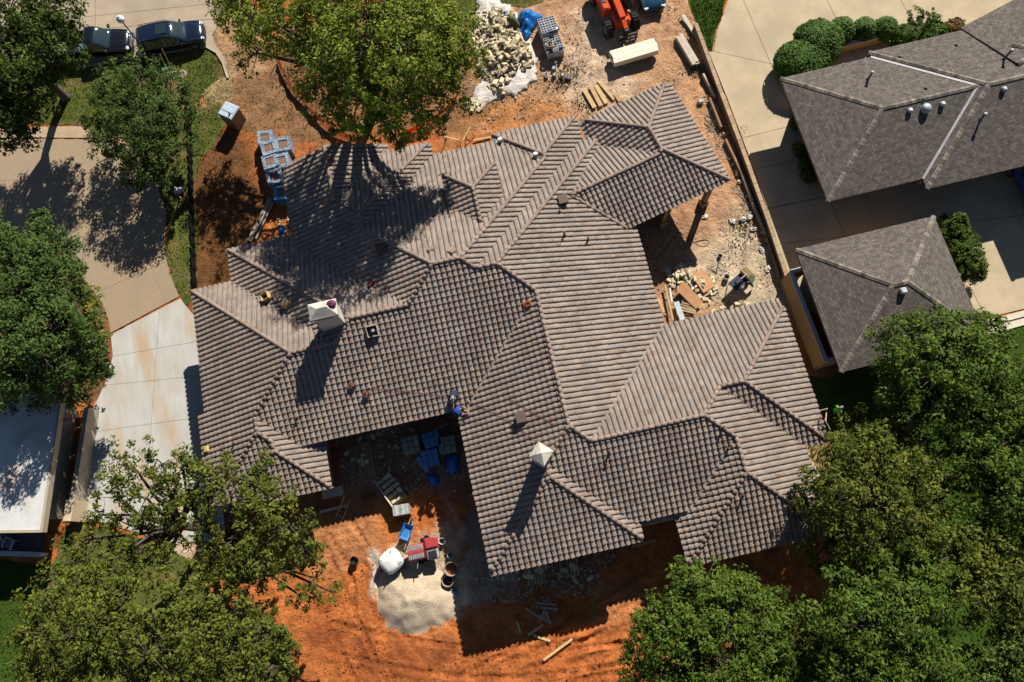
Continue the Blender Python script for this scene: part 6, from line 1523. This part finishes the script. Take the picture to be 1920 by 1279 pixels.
for i in range(60):
    px, py = (random.uniform(640, 850), random.uniform(800, 890)) if i < 34 else (random.uniform(880, 1110), random.uniform(1060, 1090)); c = at(px, py)
    o = obj('scrap', SM[i % 12] if i % 2 else SM[(i + 3) % 12]); o.location = (c.x, c.y, .06); o.rotation_euler = (random.random() * .4, random.random() * .4, random.random() * 6); s_ = random.uniform(.35, .75); o.scale = (s_, s_, s_ * .6)
    tagit(o, 'stone offcut scattered in the shade of the court' if i < 34 else 'stone offcut scattered below the south gable eave', 'offcut', 'offcuts in the court' if i < 34 else 'offcuts below the gable')
# ---------------- east court
c = at(1384, 530, .6); ms = thing('masonry_saw', 'masonry saw on a steel stand with wooden crates in the sandy court', 'saw', (c.x, c.y, 0), ang((1370, 540), (1402, 512)))
for x in (-.5, .5):
    for y in (-.35, .35): MB().beam((x, y, 0), (x * .8, y * .8, .75), .05, .05).build('leg', M_steel, ms)
MB().box((0, 0, .78), (1.15, .75, .12), bev=.03).build('water_tray', mat('dark_blue_tray', (0.02, 0.035, 0.08), rough=.4), ms)
MB().box((.75, .1, .95), (.55, .7, .25)).build('crate', M_pal, ms)
for i in range(4): MB().box((.56 + i * .13, .1, 1.1), (.06, .68, .03)).build('crate_slat', M_wood, ms)
MB().cyl((.05, -.04, 1.1), (.05, .04, 1.1), .26, n=20).build('blade', M_steel, ms); MB().box((-.2, 0, 1.2), (.5, .3, .28), bev=.05).build('motor', M_dark, ms); MB().box((.3, 0, 1.18), (.7, .06, .08)).build('arm', M_palew, ms)
MB().box((.25, -.72, .35), (.6, .35, .08)).build('side_shelf', M_palew, ms); MB().box((.9, -.35, .5), (.5, .4, .06), rz=.5).build('wood_lid', M_net, ms)
bucket('upturned white bucket beside the masonry saw', Vector((*at(1362, 520, .2)[:2], 0)), .2, .4, M_wplas, M_dark); bucket('pale tub below the masonry saw crate', Vector((*at(1404, 538, .2)[:2], 0)), .3, .35, M_palew, M_sand)
for i, (p0, p1, lb) in enumerate((((1247, 535), (1262, 600), 'long yellow stud leaning beside the east eave'), ((1234, 560), (1245, 585), 'shorter yellow stud at the foot of the east eave'))): board(p0, p1, .35, .13, .07, M_wood, lb)
board((1268, 566), (1280, 600), .3, .35, .03, mat('bluish_sheet_metal', (0.5, 0.56, 0.6), rough=.35, metal=.4), 'bluish sheet metal strip lying by the east eave'); board((1256, 540), (1260, 566), .25, .1, .05, M_wplas, 'white plastic trim strip beside the yellow studs')
o = MB().prism([(-.5, -.7), (.45, -.75), (.5, .3), (.15, .75), (-.45, .6)], 0, .03).build('plywood_sheet', M_ply); o.location = at(1318, 526, .35); o.rotation_euler = (.12, .1, .4); tagit(o, 'orange plywood sheet on the debris heap', 'plywood')
o = MB().prism([(-.35, -1.0), (.3, -1.0), (.38, .9), (-.4, .8)], 0, .03).build('plywood_sheet', M_ply); o.location = at(1292, 552, .4); o.rotation_euler = (.1, -.15, .5); tagit(o, 'narrow orange plywood piece lying across the pallet scraps', 'plywood')
bpa = at(1292, 570, .1); bpt = thing('broken_pallet', 'broken brown pallet of slats under the plywood piece', 'pallet', (bpa.x, bpa.y, 0), ang((1280, 560), (1302, 566)))
for i in range(8): MB().box((random.uniform(-.06, .06), .6 - i * .17, .22 + random.uniform(-.03, .05)), (1.0, .11, .04), rz=random.uniform(-.12, .12)).build('slat', M_pal, bpt)
for x in (-.4, .4): MB().box((x, 0, .13), (.08, 1.4, .13)).build('stringer', M_pal, bpt)
DP = pole(ats([(1246, 505), (1275, 495), (1310, 505), (1335, 520), (1345, 545), (1330, 565), (1300, 560), (1285, 545), (1255, 535)]))
dx_ = [p[0] for p in DP]; dy_ = [p[1] for p in DP]; k_ = 0
DM = [MB().box((0, 0, 0), (random.uniform(.4, 1.1), random.uniform(.08, .2), .05)).mesh('wood_scrap', M_palew if i % 2 else M_wood) for i in range(8)]
while k_ < 210:
    x, y = random.uniform(min(dx_), max(dx_)), random.uniform(min(dy_), max(dy_)); d = float(sdf(DP, np.array([x]), np.array([y]))[0])
    if d < 0: continue
    st_ = k_ % 5 < 3; o = obj('wood_scrap' if st_ else 'stone_scrap', DM[k_ % 8] if st_ else SM[k_ % 12]); o.location = (x, y, .05 + min(d, 1) * .4 * random.random()); o.rotation_euler = (random.uniform(-.35, .35), random.uniform(-.35, .35), random.random() * 6); s_ = random.uniform(.5, .9); o.scale = (s_, s_, s_)
    tagit(o, 'wood scrap in the debris heap of the sandy court' if st_ else 'pale stone scrap in the debris heap of the sandy court', 'scrap', 'wood scraps of the debris heap' if st_ else 'stone scraps of the debris heap'); k_ += 1
for i in range(34):
    px = random.uniform(1330, 1420); py = 592 - (px - 1330) * .18 + random.uniform(-12, 4); c = at(px, py); o = obj('stone_scrap', SM[i % 12]); o.location = (c.x, c.y, .08); o.rotation_euler = (random.random(), random.random(), random.random() * 6); s_ = random.uniform(.4, .8); o.scale = (s_, s_, s_)
    tagit(o, 'pale stone scrap in the row under the north edge of the east wing', 'scrap', 'scraps under the east wing edge')
board((1341, 520), (1350, 482), .1, .05, .05, M_dark, 'thin black pole lying across the sandy court', name='pole'); c = at(1349, 482); bucket('small black bucket at the end of the thin pole', Vector((c.x, c.y, 0)), .14, .2, M_black, M_dark)
def cable(pts, r_, mt, label, name='hose', z=.03):
    P = [at(*p_, z) for p_ in pts]
    for _ in range(2):
        q = [P[0]]
        for a_, b_ in zip(P, P[1:]): q += [a_.lerp(b_, .25), a_.lerp(b_, .75)]
        P = q + [P[-1]]
    o = MB().tube(P, r_, 6).build(name, mt); return tagit(o, label, 'cable' if name != 'rope' else 'rope')
cable([(1230, 490), (1260, 450), (1275, 432), (1300, 455), (1320, 465), (1332, 455), (1322, 448), (1300, 455)], .022, M_black, 'black hose looping out of the porch shadow'); cable([(1293, 480), (1305, 500), (1330, 504), (1345, 512)], .02, M_black, 'thin black cable curving past the debris heap'); cable([(1362, 362), (1380, 362), (1392, 372), (1400, 385), (1380, 385)], .02, M_black, 'short black cable curl near the driveway wall')
for i, (px, py) in enumerate(((1393, 412), (1405, 408), (1372, 415), (1412, 430), (1440, 505), (1428, 470), (1320, 408))):
    o = obj('rag', MB().ell((0, 0, .05), (.28, .18, .10), 10, 5).mesh('rag', M_sheet)); o.location = at(px, py); o.rotation_euler = (0, 0, i); o.data.vertices.foreach_set('co', (np.array([v.co for v in o.data.vertices]) + rng.normal(0, .03, (len(o.data.vertices), 3))).ravel()); tagit(o, 'crumpled white scrap of wrap on the soil by the driveway wall', 'scrap', 'white scraps by the wall')
# scaffold by the south east corner
sc_ = thing('scaffold', 'thin scaffold frames against the south east wing eave', 'scaffold', at(1540, 850), 0); O_ = Vector(sc_.location)
for a_, b_ in (((1528, 835, 0), (1536, 832, 3)), ((1542, 890, 0), (1552, 862, 3)), ((1533, 845, 2.0), (1548, 880, 2.0)), ((1550, 765, .0), (1548, 790, 3)), ((1540, 775, .4), (1560, 812, 2.0)), ((1536, 770, 2.5), (1552, 766, 2.5)), ((1545, 820, 2.2), (1570, 818, 2.2))):
    MB().beam(at(*a_) - O_, at(*b_) - O_, .05, .05).build('tube', M_steel if random.random() < .5 else M_wood, sc_)
o = MB().box((0, 0, 0), (.35, 2.2, .1)).build('stone_ledge', M_stonewall); o.location = at(1525, 880, .4); o.rotation_euler = (0, 0, .1); tagit(o, 'pale stone ledge at the foot of the south east wing', 'ledge')
# ---------------- things on the roof
def roof_n(p_):
    e = .2; return Vector((-(roof_z(p_.x + e, p_.y) - roof_z(p_.x - e, p_.y)) / (2 * e), -(roof_z(p_.x, p_.y + e) - roof_z(p_.x, p_.y - e)) / (2 * e), 1)).normalized()
def place_roof(o, px, py, rz, lift=.1):
    p_ = on_roof(px, py); n_ = roof_n(p_); q = Vector((0, 0, 1)).rotation_difference(n_); o.location = p_ + n_ * lift; o.rotation_euler = (q.to_matrix() @ Matrix.Rotation(rz, 3, 'Z')).to_euler(); return o
def open_box(label, px, py, rz, w_, l_, h_, mt, extra=None):
    t_ = thing('crate', label, 'crate'); place_roof(t_, px, py, rz)
    for sx, sy, a_, b_ in ((w_ / 2, 0, .03, l_), (-w_ / 2, 0, .03, l_), (0, l_ / 2, w_, .03), (0, -l_ / 2, w_, .03)): MB().box((sx, sy, h_ / 2), (a_, b_, h_)).build('side', mt, t_)
    MB().box((0, 0, .015), (w_, l_, .03)).build('bottom', M_dark, t_); return t_
M_card = mat('cardboard', (0.52, 0.35, 0.16), (0.44, 0.29, 0.13), scale=5, rough=.85)
open_box('open wooden box on the west slope of the tiled roof', 504, 558, .2, .5, .45, .35, M_card); open_box('closed cardboard box tipped below the open wooden box', 541, 571, .6, .48, .45, .3, M_card)
cc = thing('cardboard_lid', 'flap of cardboard over the tipped roof box', 'cardboard'); place_roof(cc, 541, 570, .6, .42); MB().box((0, 0, 0), (.5, .46, .02)).build('flap', M_card, cc); MB().box((.1, 0, .015), (.08, .44, .005)).build('tape', M_palew, cc)
rb_ = open_box('pale wooden curb frame with dark opening on the south slope', 699, 620, .0, .62, .62, .22, M_palew); MB().cyl((-.05, 0, .03), (.1, .05, .4), .09, n=8).build('flue', M_greym, rb_)
for i in range(12):
    o = obj('tile_scrap', SM[i]); place_roof(o, 525 + random.uniform(-9, 9), 556 + random.uniform(-7, 7), random.random() * 6, .12); o.scale = (.4, .4, .4); tagit(o, 'broken grey tile scrap beside the open wooden box', 'scrap', 'tile scraps on the west slope')
bg_ = thing('bag', 'purple bag lying on the pale chimney cap', 'bag', (-8.45, 15.5, 8.80)); MB().ell((0, 0, .12), (.28, .25, .2), 12, 8).build('sack', mat('purple_fabric', (0.16, 0.03, 0.09), (0.11, 0.02, 0.06), scale=9, rough=.7, bump=.5), bg_, True); MB().tube([(-.1, 0, .28), (0, .02, .38), (.1, 0, .28)], .015, 5).build('strap', M_black, bg_)
def coil(label, px, py, r0, mt):
    t_ = thing('rope_coil', label, 'rope'); place_roof(t_, px, py, 0, .14)
    for k_ in range(5): r_ = r0 * random.uniform(.6, 1.1); a0 = random.random() * 6; MB().tube([(r_ * math.cos(a_ + a0) + random.uniform(-.05, .05), r_ * .8 * math.sin(a_ + a0) + random.uniform(-.05, .05), .03 + k_ * .03) for a_ in np.linspace(0, 5.6, 12)], .022, 5).build('loop', mt, t_)
M_rope = mat('orange_rope', (0.55, 0.10, 0.03), rough=.7); M_rope2 = mat('dull_red_rope', (0.20, 0.06, 0.05), rough=.8)
coil('coil of orange rope below the long ridge', 992, 571, .22, M_rope); coil('tangle of dull red rope on the wide south slope', 660, 722, .2, M_rope2); coil('loose dull red rope loops below the rope tangle', 688, 738, .22, M_rope2)
def roof_rope(pts, label, mt, r_=.013):
    P = []
    for a_, b_ in zip(pts, pts[1:]):
        for k_ in range(8):
            t = k_ / 8; P.append(on_roof(a_[0] + (b_[0] - a_[0]) * t + random.uniform(-1, 1), a_[1] + (b_[1] - a_[1]) * t + random.uniform(-1, 1)) + Vector((0, 0, .16)))
    o = MB().tube(P, r_, 5).build('rope', mt); tagit(o, label, 'rope')
roof_rope([(690, 728), (760, 735), (820, 742), (845, 748)], 'dull red safety rope across the south slope to the roofers', M_rope2); roof_rope([(875, 752), (930, 775), (975, 805), (1018, 838)], 'dull red safety rope from the roofers to the small chimney', M_rope2); roof_rope([(955, 748), (1000, 775), (1050, 803)], 'second safety rope across the west facing slope', M_rope2)
rt_ = thing('nail_gun', 'red and black nail gun lying in the roof valley', 'tool'); place_roof(rt_, 700, 535, .5, .16); MB().box((0, 0, .06), (.4, .12, .14), bev=.03).build('body', M_redp, rt_); MB().beam((-.2, 0, .05), (-.55, .1, .05), .08, .06).build('magazine', M_black, rt_); MB().beam((.1, 0, .0), (.1, .25, .05), .07, .06).build('grip', M_black, rt_)
tr_ = thing('tile_cutter', 'yellow handled tile cutter with white dust beside the roofers', 'tool'); place_roof(tr_, 872, 772, -.5, .16); MB().box((0, 0, .06), (.7, .22, .08), bev=.02).build('bed', M_wplas, tr_); MB().box((0, .08, .14), (.7, .04, .05)).build('guide', mat('yellow_paint', (0.6, 0.38, 0.02), rough=.5), tr_); MB().beam((.1, 0, .12), (.45, -.05, .3), .04, .04).build('handle', M_redp, tr_)
for i, (px, py) in enumerate(((715, 470), (852, 462), (805, 466), (920, 470))):
    if i == 0: continue
    o = obj('spare_tile', MB().box((0, 0, .05), (.40, .28, .08), bev=.03).mesh('spare_tile', M_cap)); place_roof(o, (715, 808, 850, 845)[i], (470, 470, 474, 472)[i], .3 * i, .12); tagit(o, 'spare tile lying loose on the pale north slope', 'tile', 'spare tiles on the roof')
for i, (px, py) in enumerate(((940, 268), (1005, 297))):
    t_ = thing('paint_can', ['pale metal can in the valley beside the small north gable', 'pale metal can at the top of the small north gable hip'][i], 'can'); place_roof(t_, px, py, 0, .1); MB().cyl((0, 0, 0), (0, 0, .3), .16, n=14).build('can', M_galv, t_); MB().cyl((0, 0, .3), (0, 0, .32), .13, n=14).build('lid', M_wplas, t_)
o = MB().box((0, 0, 0), (.3, .35, .2), bev=.04).build('tile_stub', mat('yellow_foam', (0.55, 0.40, 0.10), rough=.8)); place_roof(o, 391, 843, 0, .15); tagit(o, 'yellow foam block at the edge of the south west wing', 'block')
# ------------------------------------------------------------------ people
SKIN = mat('skin', (0.36, 0.20, 0.13), rough=.6)
def figure(label, loc, rz, joints, shirt, trousers, head_c, hat=None, hair=(0.02, 0.015, 0.012)):
    """joints: dict of named 3-D points in metres, pelvis as root; one continuous skinned body"""
    t_ = thing('person', label, 'person', loc, rz)
    J = joints; names = list(J); R_ = dict(pelvis=.15, chest=.165, neck=.06, head=.095, sl=.075, sr=.075, el=.048, er=.048, wl=.034, wr=.034, hl=.085, hr=.085, kl=.062, kr=.062, al=.042, ar=.042, tl=.04, tr=.04, pl=.036, pr=.036)
    E_ = [('pelvis', 'chest'), ('chest', 'neck'), ('neck', 'head'), ('chest', 'sl'), ('sl', 'el'), ('el', 'wl'), ('wl', 'pl'), ('chest', 'sr'), ('sr', 'er'), ('er', 'wr'), ('wr', 'pr'), ('pelvis', 'hl'), ('hl', 'kl'), ('kl', 'al'), ('al', 'tl'), ('pelvis', 'hr'), ('hr', 'kr'), ('kr', 'ar'), ('ar', 'tr')]
    V = [Vector(J[n]) for n in names]; idx_ = {n: i for i, n in enumerate(names)}; ed = [(idx_[a], idx_[b]) for a, b in E_]; rad = [R_[n] for n in names]
    for s_, w_ in (('l', 'pl'), ('r', 'pr')):           # five fingers of unequal length
        p_ = Vector(J[w_]); d = (p_ - Vector(J['w' + s_])).normalized(); sd = Vector((-d.y, d.x, 0)); sd = sd.normalized() if sd.length > .1 else Vector((1, 0, 0))
        for k_, (o_, l_) in enumerate(((-.032, .055), (-.011, .07), (.011, .075), (.032, .065))):
            a_ = p_ + sd * o_ + d * .03; b_ = a_ + d * l_ * .6 + Vector((0, 0, -.005)); c_ = b_ + d * l_ * .4 + Vector((0, 0, -.02)); i0 = len(V); V += [a_, b_, c_]; rad += [.010, .009, .008]; ed += [(idx_[w_], i0), (i0, i0 + 1), (i0 + 1, i0 + 2)]
        a_ = p_ + sd * -.05 - d * .005; b_ = a_ + sd * -.02 + d * .035; i0 = len(V); V += [a_, b_]; rad += [.011, .009]; ed += [(idx_[w_], i0), (i0, i0 + 1)]
    me = bpy.data.meshes.new('body'); me.from_pydata([tuple(v) for v in V], ed, []); me.materials.append(trousers); me.materials.append(shirt); me.materials.append(SKIN)
    o = obj('body', me, t_); md = o.modifiers.new('skin', 'SKIN'); md.use_smooth_shade = True
    for i, r_ in enumerate(rad): me.skin_vertices[0].data[i].radius = (r_, r_)
    me.skin_vertices[0].data[idx_['pelvis']].use_root = True
    o.modifiers.new('sub', 'SUBSURF').levels = 1
    bpy.context.view_layer.update()
    dg = bpy.context.evaluated_depsgraph_get(); m2 = bpy.data.meshes.new_from_object(o.evaluated_get(dg)); o.modifiers.clear(); o.data = m2
    m2.materials.clear()
    for q in (trousers, shirt, SKIN): m2.materials.append(q)
    up = Vector(J['chest']) - Vector(J['pelvis']); segs = [(Vector(J[a]), Vector(J[b]), a, b) for a, b in E_]
    def near(c):
        best = (9, '', '')
        for a_, b_, na, nb in segs:
            d = b_ - a_; t = max(0, min(1, (c - a_).dot(d) / d.length_squared)); q = (c - a_ - d * t).length - .5 * (R_[na] + (R_[nb] - R_[na]) * t)
            if q < best[0]: best = (q, na, nb, t)
        return best
    for p_ in m2.polygons:
        q = near(Vector(p_.center)); k_ = q[2]; p_.use_smooth = True
        p_.material_index = 2 if k_ in ('head', 'wl', 'wr', 'pl', 'pr') and not (k_ in ('wl', 'wr') and q[3] < .2) or k_ == 'neck' and q[3] > .6 else (1 if k_ in ('chest', 'neck', 'sl', 'sr', 'el', 'er', 'wl', 'wr') else 0)
    H = Vector(J['head']); f = head_c
    MB().ell(H + Vector((0, 0, .035)), (.098, .088, .105), 14, 9, zmin=-.1).build('hair' if hat is None else 'cap', mat('hair', hair, rough=.9) if hat is None else hat, t_, True)
    if hat is not None: MB().ell(H + f * .10 + Vector((0, 0, .04)), (.10, .085, .015), 12, 4).build('cap_brim', hat, t_, True)
    fc = MB(); up_ = Vector((0, 0, 1)); sd = up_.cross(f).normalized()
    fc.ell(H + f * .1, (.016, .016, .026), 8, 5)
    fc.ell(H + sd * .095, (.015, .02, .03), 8, 5); fc.ell(H - sd * .095, (.015, .02, .03), 8, 5); fc.build('nose_and_ears', SKIN, t_, True)
    ey = MB(); ey.ell(H + f * .09 + sd * .035 + up_ * .015, (.012, .012, .008), 6, 4); ey.ell(H + f * .09 - sd * .035 + up_ * .015, (.012, .012, .008), 6, 4); ey.build('eyes', M_dark, t_)
    MB().ell(H + f * .092 - up_ * .045, (.02, .02, .006), 8, 4).build('mouth', mat('lips', (0.25, 0.09, 0.07), rough=.6), t_)
    for s_ in ('l', 'r'): MB().tube([Vector(J['a' + s_]) + Vector((-.05, 0, -.02)), Vector(J['a' + s_]) + Vector((.05, 0, -.03)), Vector(J['t' + s_])], [.05, .055, .04], 8).build('boot', mat('brown_boot', (0.08, 0.05, 0.03), rough=.8), t_, True)
    return t_
STAND = dict(pelvis=(0, 0, .93), chest=(.03, 0, 1.32), neck=(.04, 0, 1.5), head=(.07, 0, 1.63), sl=(.03, .2, 1.42), el=(.1, .28, 1.15), wl=(.3, .2, 1.0), pl=(.37, .18, .98), sr=(.03, -.2, 1.42), er=(.1, -.28, 1.15), wr=(.3, -.2, 1.02), pr=(.37, -.18, 1.0), hl=(0, .1, .88), kl=(.05, .12, .5), al=(0, .13, .09), tl=(.16, .14, .05), hr=(0, -.1, .88), kr=(.04, -.12, .5), ar=(-.04, -.13, .09), tr=(.12, -.15, .05))
KNEEL = dict(pelvis=(-.1, 0, .48), chest=(.25, 0, .68), neck=(.40, 0, .75), head=(.52, 0, .80), sl=(.27, .2, .70), el=(.42, .26, .45), wl=(.55, .2, .28), pl=(.62, .18, .25), sr=(.27, -.2, .70), er=(.40, -.27, .45), wr=(.55, -.14, .28), pr=(.62, -.12, .25), hl=(-.08, .11, .44), kl=(.28, .18, .30), al=(.05, .2, .10), tl=(.2, .21, .06), hr=(-.08, -.11, .44), kr=(.22, -.2, .14), ar=(-.2, -.2, .10), tr=(-.32, -.2, .07))
SQUAT = dict(pelvis=(-.15, 0, .42), chest=(.18, 0, .72), neck=(.30, 0, .82), head=(.40, 0, .90), sl=(.2, .2, .76), el=(.40, .24, .52), wl=(.55, .1, .36), pl=(.62, .08, .33), sr=(.2, -.2, .76), er=(.40, -.24, .52), wr=(.55, -.1, .36), pr=(.62, -.08, .33), hl=(-.13, .12, .40), kl=(.22, .24, .48), al=(.0, .24, .10), tl=(.16, .26, .05), hr=(-.13, -.12, .40), kr=(.22, -.24, .48), ar=(0, -.24, .10), tr=(.16, -.26, .05))
c_jean = mat('dark_jeans', (0.02, 0.028, 0.05), (0.03, 0.04, 0.065), scale=9, rough=.9)
F1 = Vector((1, 0, 0))
figure('worker in pale lavender shirt and white cap beside the black fence', at(349, 372, .0), ang((345, 355), (352, 372)) + .2, {k: v for k, v in STAND.items()}, mat('lavender_shirt', (0.42, 0.43, 0.62), rough=.9), c_jean, F1, hat=mat('white_cap', (0.7, 0.7, 0.7), rough=.8))
p_ = on_roof(852, 741); figure('roofer in dark navy hoodie crouching above the court edge', p_ + Vector((0, 0, .1)), math.radians(-100), SQUAT, mat('navy_hoodie', (0.02, 0.03, 0.07), rough=.9), c_jean, Vector((.9, 0, -.4)).normalized(), hat=mat('pale_blue_cap', (0.25, 0.33, 0.45), rough=.8))
p_ = on_roof(864, 769); figure('roofer in bright blue shirt kneeling at the tile cutter', p_ + Vector((-.35, -.1, .08)), math.radians(-8), KNEEL, mat('blue_shirt', (0.02, 0.09, 0.35), rough=.9), c_jean, Vector((.8, 0, -.5)).normalized())
figure('worker in lime green shirt standing in shade beside the scaffold', at(1556, 775, 0), .3, STAND, mat('lime_shirt', (0.10, 0.62, 0.06), rough=.8), c_jean, F1, hat=mat('grey_cap', (0.2, 0.2, 0.22), rough=.8))
